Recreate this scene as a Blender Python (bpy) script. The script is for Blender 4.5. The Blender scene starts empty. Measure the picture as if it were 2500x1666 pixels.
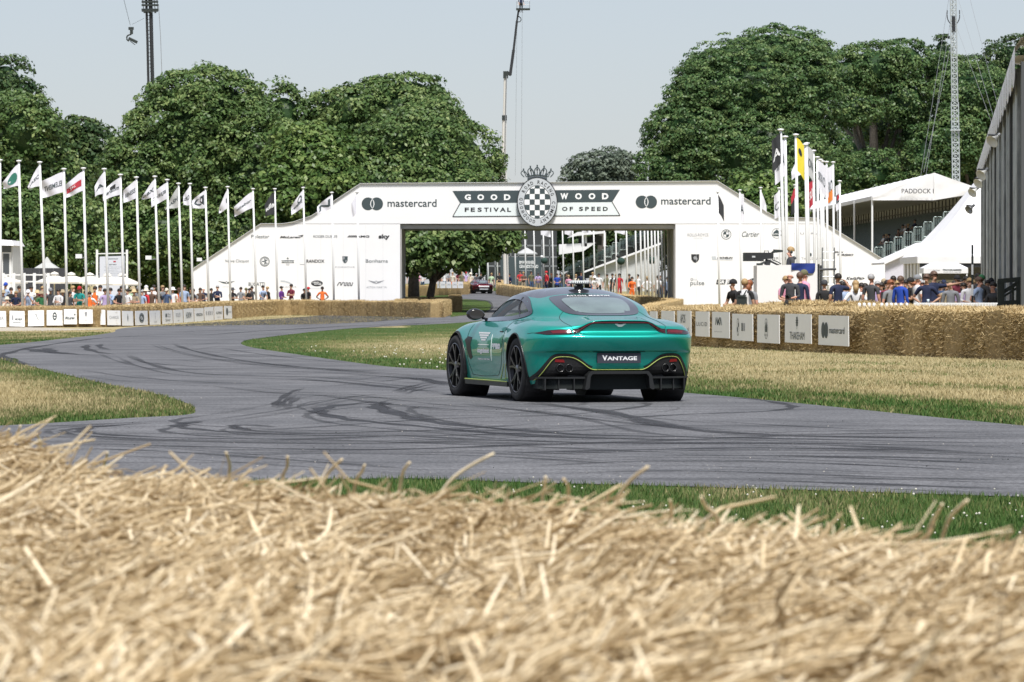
import bpy,bmesh,math,random
import numpy as np
from mathutils import Vector,Matrix,noise as mnoise
from mathutils.bvhtree import BVHTree
from mathutils.geometry import delaunay_2d_cdt
R=math.radians
random.seed(7)
rng=np.random.default_rng(7)
scene=bpy.context.scene
COL=scene.collection
# -- camera, sky, sun, exposure
F=11000.0
EYE=1.27
CX,HY=1250.0,703.0
cam_data=bpy.data.cameras.new('camera')
cam=bpy.data.objects.new('camera',cam_data)
COL.objects.link(cam)
cam.location=(0,0,EYE)
cam.rotation_euler=(R(90),0,0)
cam_data.sensor_width=36.0
cam_data.lens=36.0*F/2500.0
cam_data.shift_y=-(833.0-HY)/2500.0
cam_data.clip_start=0.1
cam_data.clip_end=6000
cam_data.dof.use_dof=True
cam_data.dof.focus_distance=50.0
cam_data.dof.aperture_fstop=21.0
scene.camera=cam
SUN_EL,SUN_AZ=60.0,168.0
world=bpy.data.worlds.new('World')
scene.world=world
world.use_nodes=True
wn=world.node_tree.nodes
sky=wn.new('ShaderNodeTexSky')
sky.sky_type='NISHITA'
sky.sun_disc=False
sky.sun_elevation=R(SUN_EL)
sky.sun_rotation=R(SUN_AZ)
sky.altitude=50
sky.air_density=1.0
sky.dust_density=0.6
sky.ozone_density=4.0
wn['Background'].inputs['Strength'].default_value=0.073
veil=wn.new('ShaderNodeMix')
veil.data_type='RGBA'
veil.inputs['Factor'].default_value=.58
veil.inputs[7].default_value=(5.2,5.3,5.95,1)
world.node_tree.links.new(sky.outputs['Color'],veil.inputs[6])
world.node_tree.links.new(veil.outputs[2],wn['Background'].inputs['Color'])
sun_data=bpy.data.lights.new('sun','SUN')
sun_data.energy=3.5
sun_data.angle=R(13)
sun_data.color=(1.0,0.96,0.90)
sun=bpy.data.objects.new('sun',sun_data)
COL.objects.link(sun)
sd=Vector((math.sin(R(SUN_AZ))*math.cos(R(SUN_EL)),math.cos(R(SUN_AZ))*math.cos(R(SUN_EL)),math.sin(R(SUN_EL))))
sun.rotation_euler=sd.to_track_quat('Z','Y').to_euler()
scene.view_settings.view_transform='Standard'
scene.view_settings.look='None'
scene.view_settings.exposure=0.70
scene.view_settings.gamma=1.0
scene.view_settings.use_curve_mapping=False
try:
 scene.cycles.max_bounces=6
 scene.cycles.transparent_max_bounces=12
except Exception:
 pass
# -- where things stand
GK=[(-100,0),(55,0),(98,-.15),(208,-.56),(270,-.5),(300,-.35),(407,.72),(520,1.7),(3000,4.0)]
def ss(a,b,x):
 t=min(1,max(0,(x-a)/(b-a)))
 return t*t*(3-2*t)
def gz(D,X=None):
 """height of the ground D metres down the view"""
 z=GK[-1][1]
 for(a,za),(b,zb) in zip(GK,GK[1:]):
  if D<=b:
   z=za+(zb-za)*(D-a)/(b-a)
   break
 if X is not None:
  z+=.2*ss(5.0,8.5,X)*ss(108,122,D)*(1-ss(160,200,D))
 return z
def at(px,py,D):
 """world point seen at photograph pixel (px, py) at distance D"""
 return Vector(((px-CX)/F*D,D,EYE-(py-HY)/F*D))
def onground(px,py):
 k=max((py-HY)/F,1e-5)
 lo,hi=.5,2500.
 for _ in range(60):
  m=(lo+hi)/2
  if(EYE-gz(m))/m>k:lo=m
  else:hi=m
 return Vector(((px-CX)/F*lo,lo,gz(lo)))
def X_at(px,D):return(px-CX)/F*D
def Z_at(py,D):return EYE-(py-HY)/F*D
# -- materials
_M={}
def nodes_of(name):
 m=bpy.data.materials.new(name)
 m.use_nodes=True
 nt=m.node_tree
 return m,nt,nt.nodes['Principled BSDF']
def link(nt,a,b):nt.links.new(a,b)
def mat(name,col,rough=.6,metal=0.,noise=0.,scale=8.,coat=0.,spec=.5,alpha=1.,trans=0.,rand=0.):
 """plain procedural material: base colour broken up by noise (and by object)"""
 if name in _M:return _M[name]
 m,nt,b=nodes_of(name)
 c=(*col,1)
 b.inputs['Roughness'].default_value=rough
 b.inputs['Metallic'].default_value=metal
 b.inputs['Specular IOR Level'].default_value=spec
 b.inputs['Coat Weight'].default_value=coat
 b.inputs['Coat Roughness'].default_value=.03
 b.inputs['Alpha'].default_value=alpha
 b.inputs['Base Color'].default_value=c
 if noise>0 or rand>0:
  tc=nt.nodes.new('ShaderNodeTexCoord')
  n=nt.nodes.new('ShaderNodeTexNoise')
  n.inputs['Scale'].default_value=scale
  n.inputs['Detail'].default_value=5
  link(nt,tc.outputs['Object'],n.inputs['Vector'])
  mr=nt.nodes.new('ShaderNodeMapRange')
  mr.inputs['From Min'].default_value=.3;mr.inputs['From Max'].default_value=.7
  mr.inputs['To Min'].default_value=1-noise;mr.inputs['To Max'].default_value=1+noise
  link(nt,n.outputs['Fac'],mr.inputs['Value'])
  hsv=nt.nodes.new('ShaderNodeHueSaturation')
  hsv.inputs['Color'].default_value=c
  val=mr.outputs['Result']
  if rand>0:
   oi=nt.nodes.new('ShaderNodeObjectInfo')
   mr2=nt.nodes.new('ShaderNodeMapRange')
   mr2.inputs['To Min'].default_value=1-rand;mr2.inputs['To Max'].default_value=1+rand
   link(nt,oi.outputs['Random'],mr2.inputs['Value'])
   mm=nt.nodes.new('ShaderNodeMath');mm.operation='MULTIPLY'
   link(nt,val,mm.inputs[0]);link(nt,mr2.outputs['Result'],mm.inputs[1])
   val=mm.outputs[0]
  link(nt,val,hsv.inputs['Value'])
  link(nt,hsv.outputs['Color'],b.inputs['Base Color'])
 _M[name]=m
 return m
def srgb(r,g,b):
 f=lambda c:(c/255/12.92) if c/255<=.04045 else((c/255+.055)/1.055)**2.4
 return(f(r),f(g),f(b))
PRINT_DARK=mat('dark_slate_print',(.045,.065,.072),.6)
PRINT_BLACK=mat('black_print',(.02,.021,.024),.6)
PRINT_GREY=mat('grey_print',(.30,.31,.33),.6)
PRINT_PALE=mat('silver_print',(.50,.53,.56),.6)
PRINT_WHITE=mat('white_print',(.82,.83,.84),.6)
# -- mesh helpers
class MB:
 def __init__(s):s.v=[];s.f=[];s.m=[]
 def add(s,vs,fs,mi=0):
  o=len(s.v)
  s.v.extend([tuple(v) for v in vs])
  s.f.extend([tuple(i+o for i in f) for f in fs])
  s.m.extend([mi]*len(fs))
  return s
 def box(s,c,d,mi=0,rz=0.,M=None):
  x,y,z=d[0]/2,d[1]/2,d[2]/2
  vs=[Vector((a*x,b*y,e*z)) for e in(-1,1) for b in(-1,1) for a in(-1,1)]
  if M is not None:vs=[M@v for v in vs]
  if rz:
   q=Matrix.Rotation(rz,3,'Z');vs=[q@v for v in vs]
  vs=[v+Vector(c) for v in vs]
  return s.add(vs,[(0,2,3,1),(4,5,7,6),(0,1,5,4),(2,6,7,3),(0,4,6,2),(1,3,7,5)],mi)
 def beam(s,a,b,w,h,mi=0,up=(0,0,1)):
  a,b=Vector(a),Vector(b);d=(b-a).normalized()
  u=Vector(up)
  if abs(d.dot(u))>.98:u=Vector((1,0,0))
  r=d.cross(u).normalized();u=r.cross(d)
  vs=[p+r*(i*w/2)+u*(j*h/2) for p in(a,b) for i,j in((-1,-1),(1,-1),(1,1),(-1,1))]
  return s.add(vs,[(0,3,2,1),(4,5,6,7),(0,1,5,4),(1,2,6,5),(2,3,7,6),(3,0,4,7)],mi)
 def tube(s,pts,r,n=8,mi=0,cap=True):
  pts=[Vector(p) for p in pts]
  rs=r if isinstance(r,(list,tuple)) else[r]*len(pts)
  vs=[];fs=[]
  ref=None
  for i,p in enumerate(pts):
   d=(pts[min(i+1,len(pts)-1)]-pts[max(i-1,0)])
   d=d.normalized() if d.length>1e-9 else Vector((0,0,1))
   if ref is None:
    ref=Vector((0,0,1)) if abs(d.z)<.9 else Vector((1,0,0))
   a=d.cross(ref)
   if a.length<1e-6:a=d.cross(Vector((0,1,0)))
   a.normalize();b=d.cross(a)
   ref=-b if False else ref
   for k in range(n):
    t=2*math.pi*k/n
    vs.append(p+(a*math.cos(t)+b*math.sin(t))*rs[i])
  for i in range(len(pts)-1):
   for k in range(n):
    fs.append((i*n+k,i*n+(k+1)%n,(i+1)*n+(k+1)%n,(i+1)*n+k))
  if cap:
   fs.append(tuple(range(n))[::-1]);fs.append(tuple((len(pts)-1)*n+k for k in range(n)))
  return s.add(vs,fs,mi)
 def lathe(s,prof,n=24,mi=0,axis='Z',c=(0,0,0),close=False):
  """prof: list of (radius, height)"""
  vs=[];fs=[]
  for r_,h in prof:
   for k in range(n):
    t=2*math.pi*k/n
    p=(r_*math.cos(t),r_*math.sin(t),h)
    if axis=='X':p=(p[2],p[0],p[1])
    elif axis=='Y':p=(p[0],p[2],p[1])
    vs.append((p[0]+c[0],p[1]+c[1],p[2]+c[2]))
  m_=len(prof)
  for i in range(m_-(0 if close else 1)):
   j=(i+1)%m_
   for k in range(n):
    fs.append((i*n+k,i*n+(k+1)%n,j*n+(k+1)%n,j*n+k))
  return s.add(vs,fs,mi)
 def prism(s,poly,y0,y1,mi=0):
  """polygon in (x, z) extruded from y0 to y1"""
  n=len(poly)
  vs=[(x,y0,z) for x,z in poly]+[(x,y1,z) for x,z in poly]
  fs=[tuple(range(n)),tuple(range(2*n-1,n-1,-1))]
  fs+=[(i,i+n,(i+1)%n+n,(i+1)%n) for i in range(n)]
  return s.add(vs,fs,mi)
 def prismz(s,poly,z0,z1,mi=0):
  n=len(poly)
  vs=[(x,y,z0) for x,y in poly]+[(x,y,z1) for x,y in poly]
  fs=[tuple(range(n))[::-1],tuple(range(n,2*n))]
  fs+=[(i,(i+1)%n,(i+1)%n+n,i+n) for i in range(n)]
  return s.add(vs,fs,mi)
 def ball(s,c,r,n=12,k=8,mi=0):
  rx,ry,rz=r if isinstance(r,(tuple,list)) else(r,r,r)
  vs=[];fs=[]
  for i in range(k+1):
   t=math.pi*i/k
   for j in range(n):
    a=2*math.pi*j/n
    vs.append((c[0]+rx*math.sin(t)*math.cos(a),c[1]+ry*math.sin(t)*math.sin(a),c[2]+rz*math.cos(t)))
  for i in range(k):
   for j in range(n):
    fs.append((i*n+j,(i+1)*n+j,(i+1)*n+(j+1)%n,i*n+(j+1)%n))
  return s.add(vs,fs,mi)
 def mesh(s,name,mats,smooth=False):
  me=bpy.data.meshes.new(name)
  me.from_pydata(s.v,[],s.f)
  for m in(mats if isinstance(mats,(list,tuple)) else[mats]):me.materials.append(m)
  if any(s.m):me.polygons.foreach_set('material_index',s.m)
  if smooth:me.polygons.foreach_set('use_smooth',[True]*len(s.f))
  me.update()
  return me
 def build(s,name,mats,parent=None,smooth=False,loc=None):
  return put(name,s.mesh(name,mats,smooth),parent,loc)
def put(name,me,parent=None,loc=None):
 o=bpy.data.objects.new(name,me)
 COL.objects.link(o)
 if parent is not None:o.parent=parent
 if loc is not None:o.location=loc
 return o
def np_mesh(name,verts,quads,mats,tint=None,smooth=False):
 """fast mesh from numpy arrays: verts (n,3), faces (m,3 or 4)"""
 me=bpy.data.meshes.new(name)
 verts=np.asarray(verts,np.float32);quads=np.asarray(quads,np.int32)
 n,m,k=len(verts),len(quads),quads.shape[1]
 me.vertices.add(n);me.vertices.foreach_set('co',verts.ravel())
 me.loops.add(m*k);me.loops.foreach_set('vertex_index',quads.ravel())
 me.polygons.add(m)
 me.polygons.foreach_set('loop_start',np.arange(0,m*k,k,dtype=np.int32))
 if tint is not None:
  a=me.attributes.new('tint','FLOAT','POINT')
  a.data.foreach_set('value',np.asarray(tint,np.float32))
 for mt in(mats if isinstance(mats,(list,tuple)) else[mats]):me.materials.append(mt)
 if smooth:me.polygons.foreach_set('use_smooth',np.ones(m,bool))
 me.update(calc_edges=True)
 return me
def tag(o,label=None,cat=None,group=None,kind=None):
 if label:o['label']=label
 if cat:o['category']=cat
 if group:o['group']=group
 if kind:o['kind']=kind
 return o
def thing(name,label,cat,loc=(0,0,0),rz=0.,group=None):
 o=bpy.data.objects.new(name,None)
 o.empty_display_size=.2
 COL.objects.link(o)
 o.location=loc;o.rotation_euler=(0,0,rz)
 return tag(o,label,cat,group)
def catmull(pts,k=6,closed=False):
 pts=[Vector(p) for p in pts];n=len(pts);out=[]
 for i in range(n if closed else n-1):
  p0=pts[(i-1)%n] if closed or i>0 else pts[0]*2-pts[1]
  p1=pts[i];p2=pts[(i+1)%n]
  p3=pts[(i+2)%n] if closed or i+2<n else pts[-1]*2-pts[-2]
  for j in range(k):
   t=j/k
   out.append(.5*((2*p1)+(p2-p0)*t+(2*p0-5*p1+4*p2-p3)*t*t+(3*p1-p0-3*p2+p3)*t**3))
 if not closed:out.append(pts[-1])
 return out
_txt={}
def glyphs(body,bold=0.,shear=0.,spacing=1.):
 """2D outline mesh (verts, faces) of a line of text scaled to a unit box"""
 key=(body,bold,shear,spacing)
 if key in _txt:return _txt[key]
 cu=bpy.data.curves.new('lettering','FONT')
 cu.body=body;cu.offset=bold;cu.shear=shear;cu.space_character=spacing
 cu.resolution_u=3
 ob=bpy.data.objects.new('lettering',cu)
 me=ob.to_mesh()
 vs=[(v.co.x,v.co.y) for v in me.vertices];fs=[tuple(p.vertices) for p in me.polygons]
 ob.to_mesh_clear()
 bpy.data.objects.remove(ob);bpy.data.curves.remove(cu)
 x0=min(v[0] for v in vs);x1=max(v[0] for v in vs);y0=min(v[1] for v in vs);y1=max(v[1] for v in vs)
 vs=[((x-x0)/(x1-x0),(y-y0)/(y1-y0)) for x,y in vs]
 _txt[key]=(vs,fs)
 return _txt[key]
def lettering(mb,body,x0,z0,x1,z1,y=0.,bold=0.,shear=0.,spacing=1.,mi=0,mirror=False):
 """text filling the box (x0..x1, z0..z1) in the plane y"""
 vs,fs=glyphs(body,bold,shear,spacing)
 if mirror:vs=[(1-u,w) for u,w in vs]
 return mb.add([(x0+u*(x1-x0),y,z0+w*(z1-z0)) for u,w in vs],fs,mi)
def disc(mb,cx,cz,rx,rz,y=0.,n=28,mi=0,r0=0.):
 """flat disc or ring in the plane y"""
 vs=[(cx+rx*math.cos(2*math.pi*k/n),y,cz+rz*math.sin(2*math.pi*k/n)) for k in range(n)]
 if r0<=0:return mb.add(vs,[tuple(range(n))],mi)
 vs+=[(cx+r0*rx*math.cos(2*math.pi*k/n),y,cz+r0*rz*math.sin(2*math.pi*k/n)) for k in range(n)]
 return mb.add(vs,[(k,(k+1)%n,n+(k+1)%n,n+k) for k in range(n)],mi)
def flat(mb,poly,y=0.,mi=0):
 return mb.add([(x,y,z) for x,z in poly],[tuple(range(len(poly)))],mi)
# -- ground, road, tyre marks, grass
def nat(pts):return[(x*1.0625,y*1.0625) for x,y in pts]
ROAD_PX=[(-500,1190),(796,1172),(1062,1172),(1275,1180),(1594,1188),(1912,1197),(2500,1216),(3000,1234),(3000,1085),(2500,1041),(2231,1015),(2019,993),(1806,972),(1679,961),(1500,945),(1300,922),(1084,905),(956,897),(850,884),(744,869),(637,853),(603,846),(588,839),(603,831),(637,826),(744,813),(850,803),(956,797),(1062,792),(1142,787),(1215,776),(1280,757),(1335,735),(1345,722),(1300,714),(1210,711.5),(1150,711),(1112,711.5),(1112,720),(1118,729),(1160,731),(1193,735),(1203,745),(1200,757),(1170,768),(1080,774),(1020,778),(956,783),(850,790),(744,793),(637,794),(560,795),(450,797),(330,799),(285,805),(279,811),(240,818),(160,827),(0,843),(-400,868),(-600,885),(-400,880),(0,873),(53,890),(160,916),(265,940),(372,961),(446,982),(476,1001),(457,1014),(319,1022),(160,1032),(0,1041),(-500,1062)]
def px_inside(poly,xs,ys):
 """vectorised point in polygon"""
 ins=np.zeros(len(xs),bool);n=len(poly)
 for i in range(n):
  x1,y1=poly[i];x2,y2=poly[(i+1)%n]
  if y1==y2:continue
  c=((y1>ys)!=(y2>ys))&(xs<(x2-x1)*(ys-y1)/(y2-y1)+x1)
  ins^=c
 return ins
def px_dist(poly,xs,ys,wy=4.0):
 """distance in (x, wy*y) pixels to the outline"""
 d=np.full(len(xs),1e9);n=len(poly)
 for i in range(n):
  x1,y1=poly[i];x2,y2=poly[(i+1)%n]
  y1,y2=y1*wy,y2*wy
  dx,dy=x2-x1,y2-y1;L=dx*dx+dy*dy+1e-9
  t=np.clip(((xs-x1)*dx+(ys*wy-y1)*dy)/L,0,1)
  d=np.minimum(d,np.hypot(xs-x1-t*dx,ys*wy-y1-t*dy))
 return d
road_px=[(p.x,p.y) for p in catmull([Vector((x,y,0)) for x,y in ROAD_PX],4,True)]
def ground_material():
 m,nt,b=nodes_of('mown_grass')
 N=nt.nodes
 geo=N.new('ShaderNodeNewGeometry')
 at_=N.new('ShaderNodeAttribute');at_.attribute_name='tint'
 n1=N.new('ShaderNodeTexNoise');n1.inputs['Scale'].default_value=.42;n1.inputs['Detail'].default_value=8;n1.inputs['Roughness'].default_value=.72
 mp=N.new('ShaderNodeMapping');mp.inputs['Scale'].default_value=(1,.28,1)
 link(nt,geo.outputs['Position'],mp.inputs['Vector']);link(nt,mp.outputs['Vector'],n1.inputs['Vector'])
 n2=N.new('ShaderNodeTexNoise');n2.inputs['Scale'].default_value=9;n2.inputs['Detail'].default_value=6;n2.inputs['Roughness'].default_value=.8
 mp2=N.new('ShaderNodeMapping');mp2.inputs['Scale'].default_value=(1.3,.35,1)
 link(nt,geo.outputs['Position'],mp2.inputs['Vector']);link(nt,mp2.outputs['Vector'],n2.inputs['Vector'])
 ad=N.new('ShaderNodeMath');ad.operation='ADD'
 link(nt,n1.outputs['Fac'],ad.inputs[0]);link(nt,at_.outputs['Fac'],ad.inputs[1])
 ad2=N.new('ShaderNodeMath');ad2.operation='MULTIPLY_ADD';ad2.inputs[1].default_value=.7;
 link(nt,n2.outputs['Fac'],ad2.inputs[0]);link(nt,ad.outputs[0],ad2.inputs[2])
 cr=N.new('ShaderNodeValToRGB')
 e=cr.color_ramp.elements
 e[0].position=.55;e[0].color=(.052,.088,.022,1)
 e[1].position=1.25/1.0 if False else 1.0;e[1].color=(.36,.30,.165,1)
 k=cr.color_ramp.elements.new(.72);k.color=(.135,.145,.05,1)
 k=cr.color_ramp.elements.new(.86);k.color=(.25,.225,.115,1)
 mr=N.new('ShaderNodeMapRange');mr.inputs['From Max'].default_value=2.0;mr.inputs['From Min'].default_value=0.
 link(nt,ad2.outputs[0],mr.inputs['Value']);
 mr.inputs['To Min'].default_value=0;mr.inputs['To Max'].default_value=1.3
 link(nt,mr.outputs['Result'],cr.inputs['Fac'])
 link(nt,cr.outputs['Color'],b.inputs['Base Color'])
 b.inputs['Roughness'].default_value=.95;b.inputs['Specular IOR Level'].default_value=.1
 bp=N.new('ShaderNodeBump');bp.inputs['Strength'].default_value=.6;bp.inputs['Distance'].default_value=.04
 link(nt,n2.outputs['Fac'],bp.inputs['Height']);link(nt,bp.outputs['Normal'],b.inputs['Normal'])
 return m
M_GROUND=ground_material()
def dryness(px,py):
 d=px_dist(ROAD_PX,px,py,4.0)
 dry=np.clip((d-30)/170,0,1)*.72-.12
 dry=np.where((py>1130)|((py>1060)&(px>2000)),-.18,dry)
 dry=np.where((px<480)&(py>870)&(py<1060),dry*.55+.06+.45*np.exp(-((px-10)/130.)**2-((py-960)/40.)**2),dry)
 dry=np.where((py<830)&(px<330),np.where(py<812,1.0,.25),dry)
 dry=np.where((py<800)&(px>330)&(px<1010),.62,dry)
 dry=np.where((py<775)&(px>1010)&(px<1240),-.15,dry)
 return dry
Ds=sorted(set([k[0] for k in GK if k[0]>1]+[1.0,3,6,10,15]+list(np.geomspace(18,300,260))+list(np.geomspace(300,2800,40))))
cols=np.concatenate([np.linspace(-9000,-500,12),np.linspace(-400,2900,111),np.linspace(3100,11500,12)])
GX,GY=np.meshgrid(cols,np.array(Ds))
wx=(GX-CX)/F*GY
wz=np.array([[gz(GY[i,j],wx[i,j]) for j in range(len(cols))] for i in range(len(Ds))])
pyy=HY+(EYE-wz)*F/GY
ty=dryness(GX.ravel(),pyy.ravel())
gv=np.stack([wx.ravel(),GY.ravel(),wz.ravel()],1)
nr,nc=GX.shape
idx=np.arange(nr*nc).reshape(nr,nc)
gq=np.stack([idx[:-1,:-1].ravel(),idx[:-1,1:].ravel(),idx[1:,1:].ravel(),idx[1:,:-1].ravel()],1)
gv=np.vstack([gv,[[-200,-60,0],[200,-60,0],[200,1,-.02],[-200,1,-.02]]])
gq=np.vstack([gq,[[nr*nc,nr*nc+1,nr*nc+2,nr*nc+3]]])
ty=np.concatenate([ty,[0,0,0,0]])
tag(put('ground',np_mesh('ground',gv,gq,M_GROUND,ty,smooth=True)),kind='structure')
def asphalt():
 m,nt,b=nodes_of('asphalt')
 N=nt.nodes
 geo=N.new('ShaderNodeNewGeometry')
 def nz(scale,sx,sy,det=6,rough=.6):
  mp=N.new('ShaderNodeMapping');mp.inputs['Scale'].default_value=(sx,sy,1)
  n=N.new('ShaderNodeTexNoise');n.inputs['Scale'].default_value=scale;n.inputs['Detail'].default_value=det;n.inputs['Roughness'].default_value=rough
  link(nt,geo.outputs['Position'],mp.inputs['Vector']);link(nt,mp.outputs['Vector'],n.inputs['Vector'])
  return n
 a=nz(1.0,.45,.30,8,.65)
 f=nz(34,1,.35,4,.75)
 st=nz(1.0,.10,2.1,6,.7)
 c1=N.new('ShaderNodeValToRGB');e=c1.color_ramp.elements
 e[0].position=.3;e[0].color=(.070,.072,.078,1);e[1].position=.72;e[1].color=(.150,.151,.159,1)
 link(nt,a.outputs['Fac'],c1.inputs['Fac'])
 def mul(prev,src,lo,hi,f0=.35,f1=.65):
  mr=N.new('ShaderNodeMapRange');mr.inputs['From Min'].default_value=f0;mr.inputs['From Max'].default_value=f1
  mr.inputs['To Min'].default_value=lo;mr.inputs['To Max'].default_value=hi
  link(nt,src,mr.inputs['Value'])
  mx=N.new('ShaderNodeMix');mx.data_type='RGBA';mx.blend_type='MULTIPLY';mx.inputs['Factor'].default_value=1
  link(nt,prev,mx.inputs[6]);link(nt,mr.outputs['Result'],mx.inputs[7])
  return mx.outputs[2]
 c=mul(c1.outputs['Color'],f.outputs['Fac'],.48,1.55,.3,.7)
 c=mul(c,st.outputs['Fac'],.66,1.08,.36,.52)
 link(nt,c,b.inputs['Base Color'])
 b.inputs['Roughness'].default_value=.8;b.inputs['Specular IOR Level'].default_value=.35
 bp=N.new('ShaderNodeBump');bp.inputs['Strength'].default_value=.5;bp.inputs['Distance'].default_value=.01
 link(nt,f.outputs['Fac'],bp.inputs['Height']);link(nt,bp.outputs['Normal'],b.inputs['Normal'])
 return m
M_ROAD=asphalt()
def sheet(name,px_poly,lift,mtl,parent=None):
 """flat sheet following the ground inside an outline"""
 bm=bmesh.new()
 vs=[]
 for x,y in px_poly:
  p=onground(x,y);vs.append(bm.verts.new((p.x,p.y,0)))
 f=bm.faces.new(vs)
 bmesh.ops.triangulate(bm,faces=[f])
 for k,_ in GK[1:-1]:
  bmesh.ops.bisect_plane(bm,geom=bm.verts[:]+bm.edges[:]+bm.faces[:],plane_co=(0,k,0),plane_no=(0,1,0))
 for v in bm.verts:v.co.z=gz(v.co.y)+lift
 bmesh.ops.recalc_face_normals(bm,faces=bm.faces[:])
 for f in bm.faces:
  if f.normal.z<0:f.normal_flip()
 me=bpy.data.meshes.new(name);bm.to_mesh(me);bm.free()
 me.materials.append(mtl)
 return put(name,me,parent)
road=tag(sheet('road',road_px,.006,M_ROAD),kind='structure')
tag(sheet('verge',[(1100,775),(1100,733),(1120,731),(1160,733),(1190,737),(1199,746),(1196,756),(1168,766),(1120,772)],.016,M_GROUND),kind='structure')
GRAVEL=mat('pale_gravel',(.40,.36,.29),.95,noise=.25,scale=4)
tag(sheet('gravel',[(-300,806),(-300,797),(60,799),(180,803),(270,803.5),(200,807),(60,810)],.005,GRAVEL),kind='structure')
def rubber():
 m,nt,b=nodes_of('tyre_rubber_mark')
 N=nt.nodes
 geo=N.new('ShaderNodeNewGeometry')
 n=N.new('ShaderNodeTexNoise');n.inputs['Scale'].default_value=2.2;n.inputs['Detail'].default_value=7;n.inputs['Roughness'].default_value=.75
 link(nt,geo.outputs['Position'],n.inputs['Vector'])
 at_=N.new('ShaderNodeAttribute');at_.attribute_name='tint'
 mr=N.new('ShaderNodeMapRange');mr.inputs['From Min'].default_value=.25;mr.inputs['From Max'].default_value=.52
 link(nt,n.outputs['Fac'],mr.inputs['Value'])
 mm=N.new('ShaderNodeMath');mm.operation='MULTIPLY'
 link(nt,mr.outputs['Result'],mm.inputs[0]);link(nt,at_.outputs['Fac'],mm.inputs[1])
 link(nt,mm.outputs[0],b.inputs['Alpha'])
 b.inputs['Base Color'].default_value=(.022,.022,.025,1);b.inputs['Roughness'].default_value=.7
 return m
M_RUB=rubber()
MARKS=[([(880,924),(790,932),(742,940),(733,949),(780,962),(860,972),(1000,985),(1200,1003),(1420,1012)],.26,.95),([(900,926),(872,931),(872,940),(920,955),(1000,972),(1150,987),(1380,1002),(1700,1008),(2353,1022)],.30,.95),([(330,975),(215,983),(190,990),(215,998),(400,1008),(700,1010),(1000,1000)],.24,.8),([(470,968),(420,976),(418,984),(520,994),(760,1003),(1100,1001),(1450,985)],.24,.8),([(640,985),(560,978),(540,984),(620,995),(900,1000)],.2,.6),([(380,770),(230,778),(90,797),(20,812),(2,822),(30,836),(140,841)],.3,.75),([(72,802),(85,808),(130,812),(190,815)],.5,.9),([(112,800),(110,806),(150,814),(240,818)],.5,.85),([(205,792),(196,799),(215,808),(260,816)],.3,.7),([(235,790),(228,797),(250,806)],.25,.6),([(395,790),(440,806),(560,830),(740,848),(1010,858)],.22,.6),([(290,815),(345,838),(460,860),(720,868),(1010,884)],.22,.55),([(470,823),(620,838),(780,852),(1000,866)],.25,.55),([(240,842),(420,850),(700,856),(900,868),(1020,880)],.25,.4),([(560,870),(760,878),(900,892),(1020,905)],.25,.65),([(880,866),(970,873),(1030,885)],.45,.7),([(930,868),(990,877),(1040,890)],.3,.7),([(700,893),(860,880),(960,868)],.1,.5),([(905,903),(930,893),(985,880)],.14,.7),([(918,905),(945,895),(1000,883)],.14,.7),([(930,908),(960,898),(1010,888)],.12,.6),([(625,940),(638,925),(665,905),(700,893)],.12,.65),([(638,942),(652,926),(680,908)],.12,.65),([(655,943),(668,928),(690,912)],.12,.55),([(480,968),(640,945),(800,915),(900,905)],.12,.4),([(400,1000),(700,985),(1000,965),(1300,955),(1480,935),(1470,925)],.16,.5),([(1590,915),(1720,918),(1800,930),(1820,938),(1760,947),(1560,955),(1350,968)],.18,.65),([(1230,928),(1400,950),(1560,985),(1800,1002),(2353,1012)],.34,.7),([(900,1015),(1250,1022),(1600,1012),(1900,1000),(2353,995)],.3,.5),([(1100,1045),(1500,1035),(1800,1032),(2353,1042)],.3,.85),([(1450,1048),(1800,1050),(2100,1060),(2353,1072)],.25,.7),([(1200,1075),(1500,1062),(1900,1068),(2353,1090)],.22,.5),([(1700,1105),(2000,1115),(2353,1128)],.35,.75),([(150,1020),(500,1030),(900,1035),(1400,1020),(1900,1025),(2353,1050)],.4,.55),([(60,1005),(400,1015),(800,1022),(1200,1012)],.4,.5),([(400,1050),(800,1045),(1150,1052),(1500,1075)],.22,.45),([(1640,1000),(1900,1006),(2353,1010)],.30,.7),([(1500,1022),(1800,1020),(2353,1030)],.30,.75),([(1750,1048),(2000,1052),(2353,1060)],.28,.6),([(250,996),(600,1000),(1000,990),(1240,975)],.22,.6),([(1000,990),(1200,1000),(1420,1010),(1700,1015)],.3,.6),([(880,1000),(1100,1012),(1400,1020),(1700,1022)],.26,.6),([(650,1012),(900,1018),(1250,1030),(1600,1045)],.24,.5),([(1060,930),(1200,945),(1450,975),(1700,992)],.22,.5),([(700,905),(850,925),(1000,940),(1250,955)],.2,.45),([(480,890),(640,905),(860,915),(1050,920)],.2,.4),([(1250,1090),(1600,1085),(2000,1098),(2353,1108)],.25,.5),([(100,1030),(380,1040),(700,1062),(1000,1085)],.22,.45),([(300,830),(420,842),(640,846),(900,852)],.22,.5),([(500,800),(600,815),(760,832),(960,846)],.2,.45),([(180,850),(300,868),(480,880),(700,888)],.22,.35),([(0,985),(200,978),(380,970)],.3,.5),([(1600,968),(1900,985),(2353,1000)],.2,.45),([(560,764),(760,752),(900,746),(1010,741)],.5,.8),([(420,775),(620,760),(800,751)],.4,.6),([(420,808),(560,790),(760,772)],.18,.35),([(700,754),(850,754),(960,745),(1060,737)],.3,.55),([(270,765),(420,763),(560,757)],.3,.6),([(800,756),(870,750),(905,747)],.4,.7),([(1000,905),(1080,912),(1200,915)],.2,.5),([(0,1010),(180,1006),(420,1012)],.25,.45),]
_mr=random.Random(4)
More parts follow.
